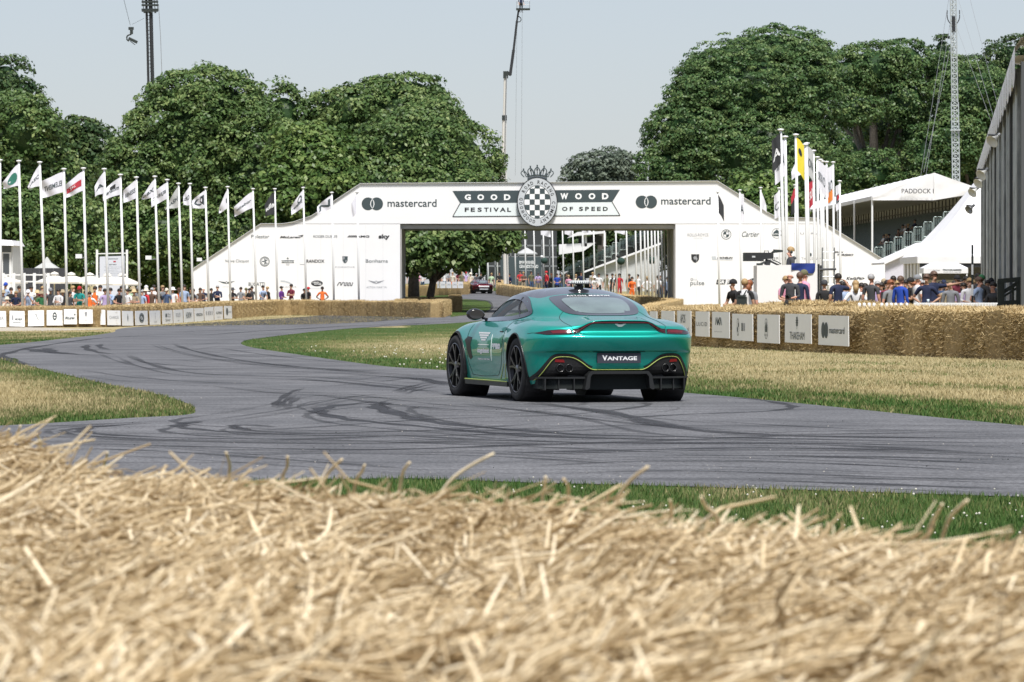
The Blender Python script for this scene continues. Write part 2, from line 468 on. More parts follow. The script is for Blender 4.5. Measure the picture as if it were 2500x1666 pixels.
for pts,w,a in list(MARKS):
 if pts[-1][0]-pts[0][0]>250 or pts[0][0]-pts[-1][0]>250:
  for _ in range(2):
   dx,dy,k=_mr.uniform(-90,90),_mr.uniform(-13,13),_mr.uniform(.9,1.1)
   MARKS.append(([(x+dx+(x-pts[0][0])*(k-1),y+dy*(.35+.65*min(1,max(0,(y-770)/160)))) for x,y in pts],_mr.uniform(.07,.16),a*_mr.uniform(.35,.75)))
for i,(pts,w,a) in enumerate(MARKS):
 c=catmull([onground(x*1.0625,y*1.0625) for x,y in pts],8)
 q_=[(CX+p.x/p.y*F,HY+(EYE-gz(p.y))*F/p.y) for p in c]
 ok_=px_inside(road_px,np.array([u for u,_ in q_]),np.array([v for _,v in q_]))
 c=[p for p,k in zip(c,ok_) if k]
 if len(c)<8:continue
 vs=[];t=[];fs=[]
 n=len(c)
 for j,p in enumerate(c):
  d=(c[min(j+1,n-1)]-c[max(j-1,0)]);d.z=0
  s_=Vector((-d.y,d.x,0)).normalized()*(w/2*(.8+.3*math.sin(j*.9+i)))
  fade=min(1,j/5,(n-1-j)/5)
  for q in(-1,-.55,.55,1):
   z=gz(p.y+s_.y*q)+.0078+.0022*(i%29)/29
   vs.append((p.x+s_.x*q,p.y+s_.y*q,z));t.append(a*fade*(0 if abs(q)==1 else 1))
 for j in range(n-1):
  for k in range(3):fs.append((j*4+k,j*4+k+1,j*4+k+5,j*4+k+4))
 put('tyre_mark',np_mesh('tyre_mark',vs,fs,M_RUB,t),road)
def blade_material():
 m,nt,b=nodes_of('grass_blade')
 N=nt.nodes
 at_=N.new('ShaderNodeAttribute');at_.attribute_name='tint'
 cr=N.new('ShaderNodeValToRGB');e=cr.color_ramp.elements
 e[0].position=0;e[0].color=(.045,.105,.020,1);e[1].position=1;e[1].color=(.40,.335,.185,1)
 k=e.new(.35);k.color=(.12,.155,.045,1)
 k=e.new(.62);k.color=(.225,.20,.095,1)
 link(nt,at_.outputs['Fac'],cr.inputs['Fac']);link(nt,cr.outputs['Color'],b.inputs['Base Color'])
 b.inputs['Roughness'].default_value=.7;b.inputs['Specular IOR Level'].default_value=.25
 return m
M_BLADE=blade_material()
def grass_patch(name,poly,count,hgt,wid,dry_add=0.,keep_road_out=True):
 xs0=min(p[0] for p in poly);xs1=max(p[0] for p in poly);ys0=min(p[1] for p in poly);ys1=max(p[1] for p in poly)
 px=rng.uniform(xs0,xs1,count*4);py=rng.uniform(ys0,ys1,count*4)
 k=px_inside(poly,px,py)
 px,py=px[k],py[k]
 if keep_road_out:
  k=~px_inside(road_px,px,py);px,py=px[k],py[k]
 px,py=px[:count],py[:count];n=len(px)
 P=np.array([tuple(onground(x,y)) for x,y in zip(px,py)])
 patch=np.array([mnoise.noise((x*.55,y*.16,3.))+.5*mnoise.noise((x*1.9,y*.5,7.)) for x,y,_ in P])
 dry=np.clip(dryness(px,py)+.30+patch*.75+rng.normal(0,.20,n)+dry_add,0,1)
 h=hgt*rng.uniform(.45,1.15,n);w=wid*rng.uniform(.6,1.3,n)
 a=rng.uniform(0,6.28,n);ln=rng.uniform(0,.8,n)*h;la=rng.uniform(0,6.28,n)
 dx,dy=np.cos(a)*w/2,np.sin(a)*w/2
 tip=P+np.stack([np.cos(la)*ln,np.sin(la)*ln,h],1)
 B0=P+np.stack([dx,dy,np.full(n,-.004)],1);B1=P-np.stack([dx,dy,np.full(n,.004)],1)
 V=np.empty((n*3,3));V[0::3]=B0;V[1::3]=B1;V[2::3]=tip
 q=np.arange(n*3).reshape(n,3)
 return tag(put(name,np_mesh(name,V,q,M_BLADE,np.repeat(dry,3))),kind='stuff')
grass_patch('grass',[(200,1168),(1062,1168),(1594,1184),(2600,1216),(3300,1245),(3300,1560),(2600,1480),(200,1330)],96000,.042,.009,.05)
grass_patch('grass',[(-400,860),(-60,868),(60,884),(372,957),(500,1003),(457,1020),(-60,1046),(-400,1062)],46000,.045,.016,.05)
grass_patch('grass',[(560,845),(640,818),(1062,788),(1180,778),(1400,800),(1500,830),(2600,860),(3100,870),(3100,1085),(2600,1056),(1679,966),(1300,930),(744,876)],108000,.045,.020)
grass_patch('grass',[(-40,810),(290,805),(290,818),(-40,852)],7000,.05,.03)
grass_patch('grass',[(330,801),(560,775),(1060,757),(1190,732),(1215,745),(1170,775),(850,793)],14000,.05,.035)
n_cl=110
px=rng.uniform(1150,2560,n_cl*3);py=rng.uniform(1180,1330,n_cl*3)
k=~px_inside(road_px,px,py);px,py=px[k][:n_cl],py[k][:n_cl]
cl=MB()
for x,y in zip(px,py):
 p=onground(x,y)
 if mnoise.noise((p.x*1.7,p.y*.6,9))>-.05:cl.ball((p.x,p.y,p.z+random.uniform(.03,.06)),random.uniform(.004,.008),6,4)
for x,y in zip(rng.uniform(700,1120,60),rng.uniform(848,905,60)):
 if not px_inside(road_px,np.array([x]),np.array([y]))[0]:
  p=onground(x,y);cl.ball((p.x,p.y,p.z+.04),.016,6,4)
tag(cl.build('clover_flowers',mat('clover_white',(.62,.60,.52),.8)),kind='stuff')
cr_=MB()
for x,y in zip(rng.uniform(0,2500,260),rng.uniform(930,1180,260)):
 if px_inside(road_px,np.array([x]),np.array([y]))[0]:
  p=onground(x,y);s_=random.choice((.002,.003,.003,.005))
  cr_.ball((p.x,p.y,p.z+.008),(s_*1.5,s_*1.5,s_),5,3,mi=random.choice((0,0,1)))
tag(cr_.build('gravel',[mat('pale_grit',(.45,.42,.38),.9),mat('rubber_crumb',(.02,.02,.02),.8)]),kind='stuff')
# -- trees
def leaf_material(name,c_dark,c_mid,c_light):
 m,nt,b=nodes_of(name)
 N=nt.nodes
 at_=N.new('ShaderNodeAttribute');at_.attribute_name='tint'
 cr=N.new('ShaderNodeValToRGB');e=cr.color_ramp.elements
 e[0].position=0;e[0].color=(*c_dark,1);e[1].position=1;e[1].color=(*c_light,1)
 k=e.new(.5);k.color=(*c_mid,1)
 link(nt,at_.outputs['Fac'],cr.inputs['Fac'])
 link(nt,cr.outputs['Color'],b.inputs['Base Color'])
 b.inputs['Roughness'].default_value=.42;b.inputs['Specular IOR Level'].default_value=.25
 tr=N.new('ShaderNodeBsdfTranslucent');link(nt,cr.outputs['Color'],tr.inputs['Color'])
 mx=N.new('ShaderNodeMixShader');mx.inputs['Fac'].default_value=.22
 link(nt,b.outputs['BSDF'],mx.inputs[1]);link(nt,tr.outputs['BSDF'],mx.inputs[2])
 link(nt,mx.outputs['Shader'],N['Material Output'].inputs['Surface'])
 return m
LEAF_LIME=leaf_material('lime_leaves',(.036,.078,.025),(.098,.165,.050),(.25,.31,.115))
LEAF_BEECH=leaf_material('beech_leaves',(.030,.074,.027),(.085,.155,.053),(.215,.28,.105))
LEAF_BRIGHT=leaf_material('bright_leaves',(.034,.078,.020),(.095,.165,.042),(.235,.30,.095))
LEAF_DARK=leaf_material('dark_leaves',(.018,.046,.018),(.050,.095,.032),(.13,.175,.060))
LEAF_HAZE=leaf_material('pale_far_leaves',(.065,.090,.070),(.12,.155,.115),(.22,.26,.19))  # distance haze painted into the leaf colours
BARK=mat('bark',(.085,.075,.062),.9,noise=.4,scale=6)
def tree(name,label,D,lobes,leafmat,trunk_px=None,leaf=.27,dens=1.0,clump=.95,group=None,limbs=None,seed=0,spiky=0.,flat_=1.0):
 """lobes: ellipsoids (px, py, rx px, ry px, depth offset m) in the photograph; leaves in clumps over their shells"""
 g=np.random.default_rng(seed+11)
 s=F/D
 C=np.array([[X_at(l[0],D+l[4]),D+l[4],Z_at(l[1],D+l[4])] for l in lobes])
 Rd=np.array([[l[2]/s,min(l[2],l[3]*1.3)/s*.9,l[3]/s] for l in lobes])
 root=thing(name,label,'tree',(C[0][0],D,gz(D)),0,group)
 base=np.array([C[0][0],D,gz(D)])
 Vs=[];tints=[]
 for li in range(len(lobes)):
  rx,ry,rz=Rd[li]
  area=4*math.pi*((rx*ry)**1.6/3+(rx*rz)**1.6/3+(ry*rz)**1.6/3)**(1/1.6)
  nc_=int(area/(clump*clump)*2.0*dens)+4
  d=g.normal(size=(nc_,3));d/=np.linalg.norm(d,axis=1)[:,None]
  d=d[(d[:,1]<.45)]
  rad=g.uniform(.80,1.0,len(d))
  far_out=g.random(len(d))<.10
  rad=np.where(far_out,rad+g.uniform(.0,.14+spiky,len(d)),rad)
  pc=C[li]+d*Rd[li]*rad[:,None]
  keep=np.ones(len(d),bool)
  for lj in range(len(lobes)):
   if lj!=li:keep&=(((pc-C[lj])/(Rd[lj]*.80))**2).sum(1)>1
  pc,dd=pc[keep],d[keep]
  keep=pc[:,2]>base[2]+.1
  pc,dd=pc[keep],dd[keep]
  cs=clump*g.uniform(.5,1.4,len(pc))
  ct=g.uniform(.25,.75,len(pc))
  nl=42
  q=g.normal(size=(len(pc),nl,3));q/=np.linalg.norm(q,axis=2)[:,:,None]
  bias=dd*.55+np.array([0,-.05,.5])
  q=q+bias[:,None,:];q/=np.linalg.norm(q,axis=2)[:,:,None]
  r_=g.uniform(.45,1.0,(len(pc),nl))**.6
  P=pc[:,None,:]+q*(cs[:,None]*r_)[:,:,None]*np.array([1,1,.62*flat_])
  nrm=q+g.normal(size=q.shape)*.45+np.array([0,0,.35]);nrm/=np.linalg.norm(nrm,axis=2)[:,:,None]
  P=P.reshape(-1,3);nrm=nrm.reshape(-1,3)
  t=np.cross(nrm,g.normal(size=nrm.shape));t/=np.linalg.norm(t,axis=1)[:,None]+1e-9
  u=np.cross(nrm,t)
  sz=leaf*g.uniform(.55,1.2,len(P))[:,None]/2
  droop=nrm*sz*-.35
  V=np.empty((len(P),4,3))
  V[:,0]=P-t*sz*1.25;V[:,1]=P+u*sz*.8+droop*.0;V[:,2]=P+t*sz*1.25+droop;V[:,3]=P-u*sz*.8
  Vs.append(V.reshape(-1,3))
  tt=np.repeat(ct,nl)+g.normal(0,.15,len(P))
  tints.append(np.repeat(np.clip(tt,0,1),4))
 V=np.vstack(Vs)-base;T=np.concatenate(tints)
 crown=put('crown',np_mesh('crown',V,np.arange(len(V)).reshape(-1,4),leafmat,T),root)
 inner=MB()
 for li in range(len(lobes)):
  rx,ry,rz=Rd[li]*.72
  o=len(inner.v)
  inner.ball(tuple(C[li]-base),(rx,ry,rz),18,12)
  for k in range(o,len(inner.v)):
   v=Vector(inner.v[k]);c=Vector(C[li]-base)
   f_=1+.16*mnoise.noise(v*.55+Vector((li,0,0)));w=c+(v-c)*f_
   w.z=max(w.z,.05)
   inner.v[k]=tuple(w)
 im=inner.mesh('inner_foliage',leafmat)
 a=im.attributes.new('tint','FLOAT','POINT');a.data.foreach_set('value',np.full(len(im.vertices),.0,np.float32))  # core set to the darkest tint to stand for shade inside the crown
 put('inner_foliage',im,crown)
 tk=MB()
 top=C[0]-base
 hz=top[2]+Rd[0][2]*.3
 r0=max(.28,hz*.032)
 tx=0 if trunk_px is None else X_at(trunk_px,D)-base[0]
 tk.tube([(tx,0,-.4),(tx*.9,0,hz*.2),(tx*.6+.2,0,hz*.5),(top[0],top[1],hz)],[r0*1.35,r0,r0*.75,r0*.25],9)
 for li in range(len(lobes)):
  e_=C[li]-base
  st=Vector((tx*.6,0,min(hz*.35,max(1.2,e_[2]*.5))))
  tk.tube([st,(st+Vector(e_))/2+Vector((.2,0,.5)),e_],[r0*.5,r0*.3,r0*.12],6)
 tk.build('trunk',BARK,root,smooth=True)
 if limbs:
  for path in limbs:
   lb=MB();pts=[at(x,y,D+dd_)-Vector(base) for x,y,dd_ in path[0]]
   lb.tube(catmull(pts,4),list(np.linspace(path[1],path[1]*.45,(len(pts)-1)*4+1)),7)
   lb.build('limb',BARK_PALE,root,smooth=True)
 return root
BARK_PALE=mat('pale_bark',(.23,.22,.20),.9,noise=.35,scale=5)
tree('lime_tree','broad domed green tree standing tallest behind the left row of flags',345,[(490,430,215,250,0),(355,500,120,180,-3),(620,470,130,200,-3),(500,260,140,92,0),(690,300,55,90,6),(400,600,160,110,-5),(560,610,170,110,-5),(650,410,70,120,0)],LEAF_LIME,dens=1.05,seed=1)
tree('oak_tree','dark ragged tree cut by the left edge of the photo above the first flags',330,[(-60,300,130,130,0),(10,205,62,60,2),(60,240,30,30,2),(-50,420,150,150,-3)],LEAF_DARK,dens=1.0,seed=2,spiky=.1)
tree('lime_tree','yellowish green bushy tree behind the first four flags on the left',315,[(20,380,120,150,0),(60,330,78,85,-2),(110,470,90,120,0),(10,560,150,130,-3),(160,590,110,110,-2)],LEAF_LIME,dens=1.05,seed=3)
tree('small_tree','loose open tree in the gap between the left edge tree and the big dome',380,[(185,345,60,55,0),(160,420,75,90,0),(225,400,60,90,0),(200,520,90,110,0)],LEAF_DARK,dens=.9,leaf=.36,seed=4)
tree('lime_tree','large green tree peaking behind the white arch left of the boom lift',345,[(960,300,165,110,8),(1000,230,75,42,8),(860,285,90,70,6),(1120,400,100,100,6),(1160,440,62,60,6),(1050,330,90,90,4),(770,310,60,70,8)],LEAF_LIME,dens=1.05,seed=5)
tree('chestnut_tree','rounded tree dome just above the arch, in front of the taller peak',325,[(1010,400,150,125,0),(960,480,150,100,-2),(1080,470,120,90,-2),(900,430,80,100,0)],LEAF_LIME,dens=1.05,seed=6)
tree('acacia_tree','bright yellow green tree between the big dome and the arch corner',318,[(760,400,95,85,0),(735,350,60,42,0),(800,470,85,90,-2),(720,500,90,110,-2),(820,380,50,50,0)],LEAF_BRIGHT,dens=1.0,leaf=.34,seed=7)
tree('small_tree','small bluish tree alone in the sky gap right of the crown emblem',520,[(1465,425,80,48,0),(1490,400,50,32,0),(1420,440,50,30,0),(1525,440,38,35,0)],LEAF_HAZE,dens=.9,leaf=.34,clump=1.1,seed=8)
tree('beech_tree','huge spreading beech, the tallest crown behind the right hand flags',455,[(1830,250,190,150,0),(1900,130,130,62,4),(1770,190,100,70,0),(1700,340,120,100,-3),(1640,420,85,70,-4),(1850,380,170,110,-4),(1960,230,90,130,0),(1690,250,60,60,-2),(1990,400,90,90,2)],LEAF_BEECH,dens=1.0,seed=9,spiky=.05,flat_=.75)
tree('plane_tree','tree with pale bare limbs showing through, left of the lattice mast',470,[(2130,170,110,62,0),(2060,190,60,55,-2),(2200,150,70,50,0),(2090,270,62,38,-4),(2210,250,60,60,-1),(2160,320,60,34,6),(2130,430,85,60,-4),(2060,450,70,70,-4)],LEAF_BEECH,dens=.85,seed=10,spiky=.03,limbs=[([(2134,470,-2),(2110,400,-2),(2100,360,-2),(2060,310,-1)],.42),([(2200,420,0),(2196,330,0),(2180,250,0),(2176,190,0)],.36),([(2196,330,0),(2215,260,0),(2222,170,0)],.28),([(2112,400,-2),(2088,330,-2),(2085,300,-2)],.28)])
tree('sycamore_tree','leafy tree with hanging boughs behind the mast and paddock stand roof',468,[(2380,240,110,80,0),(2300,190,60,60,4),(2330,350,70,80,-3),(2270,400,60,90,-3),(2430,330,70,70,0),(2230,330,45,45,2),(2400,430,100,70,2)],LEAF_BEECH,dens=.95,seed=12,spiky=.08)
tree('pine_tree','dark tree top rising at the upper right corner behind the corrugated building',505,[(2480,160,75,70,0),(2430,170,40,30,0),(2370,180,60,40,4),(2490,270,110,90,0),(2300,130,22,40,2)],LEAF_DARK,dens=.9,seed=13,spiky=.05)
tree('dark_yew','dark hollow mass of shaded branches behind the pale bare limbs',492,[(2150,420,200,140,0),(2350,420,190,150,2),(1980,470,140,110,0),(2180,280,120,100,4)],LEAF_DARK,dens=.55,seed=14)  # backing crown whose dark leaves stand in for shade inside these trees
tree('maple_tree','small light green tree behind the low flags at the right slope of the arch',312,[(1860,470,68,42,0),(1830,500,60,40,-1),(1900,505,60,40,-1)],LEAF_BRIGHT,dens=1.1,leaf=.32,clump=.8,seed=15)
tree('lime_tree','spreading tree with a dark forked trunk framed inside the arch opening',312,[(1060,590,85,42,0),(1010,620,55,45,-2),(1140,570,75,32,3),(1100,625,60,30,0),(1180,590,60,38,4),(1225,570,48,32,5),(1010,560,70,45,0)],LEAF_LIME,trunk_px=1050,dens=1.1,leaf=.36,clump=.9,seed=16)
tree('hedge_tree','dark tree line behind the stand seen through the arch',560,[(1400,560,190,95,0),(1600,560,160,90,0),(1230,600,120,80,0)],LEAF_DARK,dens=.8,leaf=.4,clump=1.3,seed=17)
wd_=MB();wt=[]  # unseen tree ring, added to darken the reflections in the car
for(x0,y0,x1,y1,n) in((-75,330,-170,240,14),(-170,240,-150,40,16),(-150,40,-60,-70,14),(-60,-70,60,-70,12),(60,-70,150,40,14),(150,40,170,300,18),(95,470,170,300,12),(-200,420,-80,420,10)):
 for k in range(n):
  t=(k+random.uniform(0,.8))/n;r=random.uniform(6,9.5)
  c=Vector((x0+(x1-x0)*t+random.uniform(-6,6),y0+(y1-y0)*t+random.uniform(-6,6),r*.95))
  o=len(wd_.v);wd_.ball(tuple(c),(r,r,r*random.uniform(1.05,1.5)),16,11)
  for q in range(o,len(wd_.v)):
   v=Vector(wd_.v[q]);w_=c+(v-c)*(1+.22*mnoise.noise(v*.35)+.10*mnoise.noise(v*1.1));w_.z=max(w_.z,-.6);wd_.v[q]=tuple(w_)
   wt.append(.25+.4*abs(mnoise.noise(v*.5)))
wm=wd_.mesh('woods',LEAF_LIME);a_=wm.attributes.new('tint','FLOAT','POINT');a_.data.foreach_set('value',np.array(wt,np.float32))
tag(put('woods',wm),kind='stuff')
# -- the white entrance arch
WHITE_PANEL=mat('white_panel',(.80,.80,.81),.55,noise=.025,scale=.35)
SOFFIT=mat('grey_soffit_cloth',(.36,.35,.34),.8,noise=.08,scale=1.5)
GD=293.0
GS=F/GD
arch=thing('entrance_arch','wide white printed arch spanning the track with a crowned chequered emblem','arch',(0,GD,gz(GD)))
AZ=gz(GD)
def gx(px):return(px-CX)/GS
def gzz(py):return EYE-(py-HY)/GS-AZ
def gp(pts):return[(gx(x),gzz(y)) for x,y in pts]
BOT=772
def arch_piece(name,pts,y0=0.,y1=11.,m=WHITE_PANEL):
 mb=MB();mb.prism(gp(pts),y0,y1)
 return mb.build(name,m,arch)
SEAM=546.5
arch_piece('pier',[(470,BOT),(470,657),(637,547.5),(977,547.5),(977,BOT)])
arch_piece('pier',[(1649,BOT),(1649,547.5),(1993,547.5),(2018,547.5),(2120,611),(2161,637),(2161,BOT)])
up=[(690,546.6),(715,543),(738,537),(760,528),(880,449),(1752,443),(1872,518),(1885,526),(1897,531.5),(1920,533),(1993,533),(2015,546.6)]
arch_piece('beam',up)
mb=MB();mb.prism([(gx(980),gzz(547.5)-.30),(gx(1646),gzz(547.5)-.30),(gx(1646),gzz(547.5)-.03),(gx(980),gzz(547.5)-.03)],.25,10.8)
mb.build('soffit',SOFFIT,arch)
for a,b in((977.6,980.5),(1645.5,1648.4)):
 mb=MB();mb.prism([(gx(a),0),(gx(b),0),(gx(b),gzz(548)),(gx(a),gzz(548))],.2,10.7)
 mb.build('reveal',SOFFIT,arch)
mb=MB();e_=gp([(470,657),(637,546.4),(690,546.4),(715,542.5),(760,527.5),(880,448.3),(1752,442.3),(1872,517.5),(1897,531),(1993,532.3),(2120,610.5),(2161,636.5)])
for(x0,z0),(x1,z1) in zip(e_,e_[1:]):mb.beam((x0,5.4,z0),(x1,5.4,z1),11.06,.03)
mb.build('capping',mat('capping_grey',(.60,.61,.62),.6),arch)
PY=-.012
def gtext(body,x0,y0,x1,y1,m=PRINT_BLACK,name='lettering',**k):
 mb=MB();lettering(mb,body,gx(x0),gzz(y1),gx(x1),gzz(y0),PY,**k)
 return mb.build(name,m,arch)
def gmark(name,m,fn):
 mb=MB();fn(mb);return mb.build(name,m,arch)
def d_(mb,px,py,rx,ry,y=PY,**k):disc(mb,gx(px),gzz(py),rx/GS,ry/GS,y,**k)
def f_(mb,pts,y=PY,**k):flat(mb,gp(pts),y,**k)
for cx,cy,t0,t1,ty in((909,498,946,1066,497),(1578,493.5,1614,1735,491.5)):
 def two(mb,cx=cx,cy=cy):
  d_(mb,cx-10.5,cy,15.6,15.6,n=36);d_(mb,cx+10.5,cy,15.6,15.6,PY-.004,n=36)
 o=gmark('interlocking_discs',PRINT_DARK,two)
 def lens(mb,cx=cx,cy=cy):
  pts=[];r=15.6
  for t in np.linspace(-.83,.83,12):pts.append((cx-10.5+r*math.cos(t),cy-r*math.sin(t)))
  for t in np.linspace(-.83,.83,12):pts.append((cx+10.5-r*math.cos(t),cy+r*math.sin(t)))
  n=len(pts)
  inn=[(cx+(x-cx)*.62,cy+(y-cy)*.86) for x,y in pts]
  P=gp(pts+inn)
  mb.add([(x,PY-.009,z) for x,z in P],[(i,(i+1)%n,n+(i+1)%n,n+i) for i in range(n)])
 gmark('lens_outline',PRINT_WHITE,lens)
 gtext('mastercard',t0,ty-10,t1,ty+8.5,PRINT_DARK,bold=.012)
def zz4(x,y):return(960+x/3.18,400+y/3.18)
gmark('banner',PRINT_DARK,lambda mb:f_(mb,[zz4(*p) for p in((460,212),(1760,202),(1700,298),(520,307))]))
gmark('banner',mat('pale_banner',(.72,.78,.79),.6),lambda mb:f_(mb,[zz4(*p) for p in((525,309),(1697,300),(1756,399),(467,408))]))
def outl(mb):
 P=[zz4(*p) for p in((520,307),(1700,299),(1760,402),(462,411))]
 for(a,b) in((0,3),(3,2),(2,1)):
  (x0,z0),(x1,z1)=gp([P[a],P[b]])
  mb.beam((x0,PY-.006,z0),(x1,PY-.006,z1),.012,.03*1.6)
gmark('banner_outline',PRINT_BLACK,outl)
for i,ch in enumerate('GOOD'):
 x=(555,653,756,860)[i];gtext(ch,*zz4(x,238),*zz4(x+(48,52,52,50)[i],283),PRINT_WHITE,bold=.05)
for i,ch in enumerate('WOOD'):
 x=(1298,1412,1517,1621)[i];gtext(ch,*zz4(x,229),*zz4(x+(60,52,52,50)[i],277),PRINT_WHITE,bold=.05)
for o in list(bpy.data.objects):
 if o.parent==arch and o.name.startswith('lettering') and o.data.materials[0]==PRINT_WHITE:o.location.y=-.01
for ch,x,w in zip('FESTIVAL',(555,602,655,705,752,778,828,885),(33,33,33,36,9,42,46,30)):
 o=gtext(ch,*zz4(x,341),*zz4(x+w,374),PRINT_BLACK,bold=.035);o.location.y=-.01
for ch,x,w in zip('OFSPEED',(1311,1370,1442,1490,1538,1582,1628),(42,26,32,30,29,29,38)):
 o=gtext(ch,*zz4(x,335),*zz4(x+w,367),PRINT_BLACK,bold=.035);o.location.y=-.01
ex,ez=gx(1311.6),gzz(494);ERX,ERZ=49.6/GS,60.5/GS
mb=MB()
n=56
mb.prism([(ex+ERX*math.cos(2*math.pi*k/n),ez+ERZ*math.sin(2*math.pi*k/n)) for k in range(n)],-.30,-.02)
emb=mb.build('emblem',PRINT_BLACK,arch)
def part_of(parent,name,m,fn):
 mb=MB();fn(mb);return mb.build(name,m,parent)
part_of(emb,'ring',PRINT_PALE,lambda mb:disc(mb,ex,ez,ERX*.955,ERZ*.963,-.306,n,r0=.70))
part_of(emb,'field',PRINT_WHITE,lambda mb:disc(mb,ex,ez,ERX*.635,ERZ*.655,-.306,n))
def chequers(mb):
 cw=ERX*.62*2/5;ch=ERZ*.655*2/6.0
 ax,az=ERX*.635,ERZ*.655
 for i in range(5):
  for j in range(7):
   if(i+j)%2:continue
   x0=ex-2.5*cw+i*cw;z0=ez-3.5*ch+j*ch
   pts=[]
   for u,v in((0,0),(.5,0),(1,0),(1,.5),(1,1),(.5,1),(0,1),(0,.5)):
    x,z=x0+u*cw-ex,z0+v*ch-ez
    r=math.hypot(x/ax,z/az)
    if r>1:x,z=x/r,z/r
    pts.append((ex+x,ez+z))
   q=[]
   for p in pts:
    if not q or math.hypot(p[0]-q[-1][0],p[1]-q[-1][1])>1e-3:q.append(p)
   if len(q)>2:flat(mb,q,-.312)
part_of(emb,'chequers',PRINT_DARK,chequers)
def ringtext(mb,body,a0,a1,h,out=True):
 for i,ch in enumerate(body):
  if ch==' ':continue
  t=R(a0+(a1-a0)*i/(len(body)-1))
  vs,fs=glyphs(ch,.02)
  w=h*(.28 if ch=='I' else.72 if ch not in 'MW' else.95)
  rr=.805
  cx,cz=ex+ERX*rr*math.cos(t),ez+ERZ*rr*math.sin(t)
  nx,nz=math.cos(t)/ERX,math.sin(t)/ERZ;l=math.hypot(nx,nz);nx,nz=nx/l,nz/l
  tx,tz=nz,-nx
  mb.add([(cx+tx*(u-.5)*w+nx*(v-.5)*h,-.313,cz+tz*(u-.5)*w+nz*(v-.5)*h) for u,v in vs],fs)
part_of(emb,'lettering',PRINT_BLACK,lambda mb:ringtext(mb,'GOODWOOD ROAD RACING COMPANY',258,-76,.225))
def crown_(mb):
 z0=ez+ERZ*.93
 W=31/GS;Hc=32/GS
 for t in np.linspace(-1,1,15):
  pass
 bx=[(ex+W*.78*t,z0+.10-.13*t*t) for t in np.linspace(-1,1,13)]
 for lift,th in((0,.10),(.17,.06)):
  for(a,b) in zip(bx,bx[1:]):
   s0=1+.10*(lift>0)
   mb.beam((ex+(a[0]-ex)*s0,-.16,a[1]+lift),(ex+(b[0]-ex)*s0,-.16,b[1]+lift),.12,th)
 for i,t in enumerate(np.linspace(-1,1,5)):
  x=ex+W*.82*t*1.05;zb=z0+.25-.13*t*t;zt=z0+Hc*(1.0-.28*t*t)
  xt=ex+W*1.08*t
  for sx in(-1,1):
   mb.tube(catmull([(x+sx*.14,-.16,zb),(xt+sx*.17,-.16,(zb*.45+zt*.55)),(xt,-.16,zt-.05)],3),.035,5)
  mb.tube([(x,-.16,zb),(xt,-.16,zt)],.03,5)
  mb.ball((xt,-.16,zt+.03),.055,8,6);mb.ball((x*.3+xt*.7,-.16,zb*.35+zt*.65),.06,8,6)
 for i,t in enumerate((-.75,-.25,.25,.75)):
  x=ex+W*.95*t;mb.ball((x,-.16,z0+.46-.15*t*t),.05,8,6)
  mb.tube([(x,-.16,z0+.2-.13*t*t),(x,-.16,z0+.46-.15*t*t)],.025,5)
part_of(emb,'crown',PRINT_DARK,crown_)
part_of(emb,'crown_backing',PRINT_PALE,lambda mb:mb.prism([(ex-.62,ez+ERZ*.9),(ex+.62,ez+ERZ*.9),(ex+.70,ez+ERZ+.40),(ex,ez+ERZ+.52),(ex-.70,ez+ERZ+.40)],-.15,-.11))
def z3(x,y):return(400+x/3.9217,430+y/3.9217)
def t3(body,x0,y0,x1,y1,m=PRINT_BLACK,**k):return gtext(body,*z3(x0,y0),*z3(x1,y1),m,**k)
t3('Polestar',836,563,1010,597,PRINT_DARK)
t3('McLaren',1110,575,1310,597,PRINT_BLACK,bold=.03,shear=.35)
gmark('swoosh',PRINT_BLACK,lambda mb:f_(mb,[z3(*p) for p in((1285,572),(1336,564),(1322,590),(1314,578))]))
t3('ROGER DUBUIS',1432,568,1660,591,PRINT_DARK)
def amg(mb):
 for i in range(5):f_(mb,[z3(*p) for p in((1755+i*18,588),(1768+i*18,588),(1788+i*18,569),(1775+i*18,569))])
gmark('slanted_bars',PRINT_BLACK,amg)
t3('AMG',1842,569,1968,590,PRINT_BLACK,bold=.03)
t3('sky',2056,558,2162,612,PRINT_BLACK,bold=.045)
t3('Veuve Clicquot',585,800,815,836,PRINT_DARK)
def round_badge(mb,x,y,r):
 d_(mb,x,y,r,r,r0=.88);d_(mb,x,y,r*.76,r*.76,r0=.9)
 f_(mb,[(x-r*.1,y-r*.6),(x+r*.02,y-r*.6),(x+r*.02,y+r*.6),(x-r*.1,y+r*.6)])
 f_(mb,[(x-r*.55,y-r*.1),(x-r*.1,y-r*.1),(x-r*.1,y+r*.06),(x-r*.55,y+r*.06)])
 f_(mb,[(x+r*.08,y-r*.5),(x+r*.5,y-r*.25),(x+r*.2,y+r*.05),(x+r*.5,y+r*.4),(x+r*.1,y+r*.5)])
gmark('round_badge',PRINT_DARK,lambda mb:round_badge(mb,*z3(966,819),12))
def star(mb):
 x,y=z3(1186,790);f_(mb,[(x+3.4*(1 if i%2==0 else.42)*math.sin(i*math.pi/5),y-3.4*(1 if i%2==0 else.42)*math.cos(i*math.pi/5)) for i in range(10)])
 f_(mb,[z3(*p) for p in((1126,808),(1248,808),(1240,820),(1248,833),(1126,833),(1133,820))])
gmark('beer_label',PRINT_DARK,star)
o=t3('Heineken',1137,812,1237,829,PRINT_WHITE,bold=.02);o.location.y=-.01
t3('00',1170,839,1202,857,PRINT_GREY)
t3('RANDOX',1366,800,1538,832,PRINT_BLACK,bold=.025)
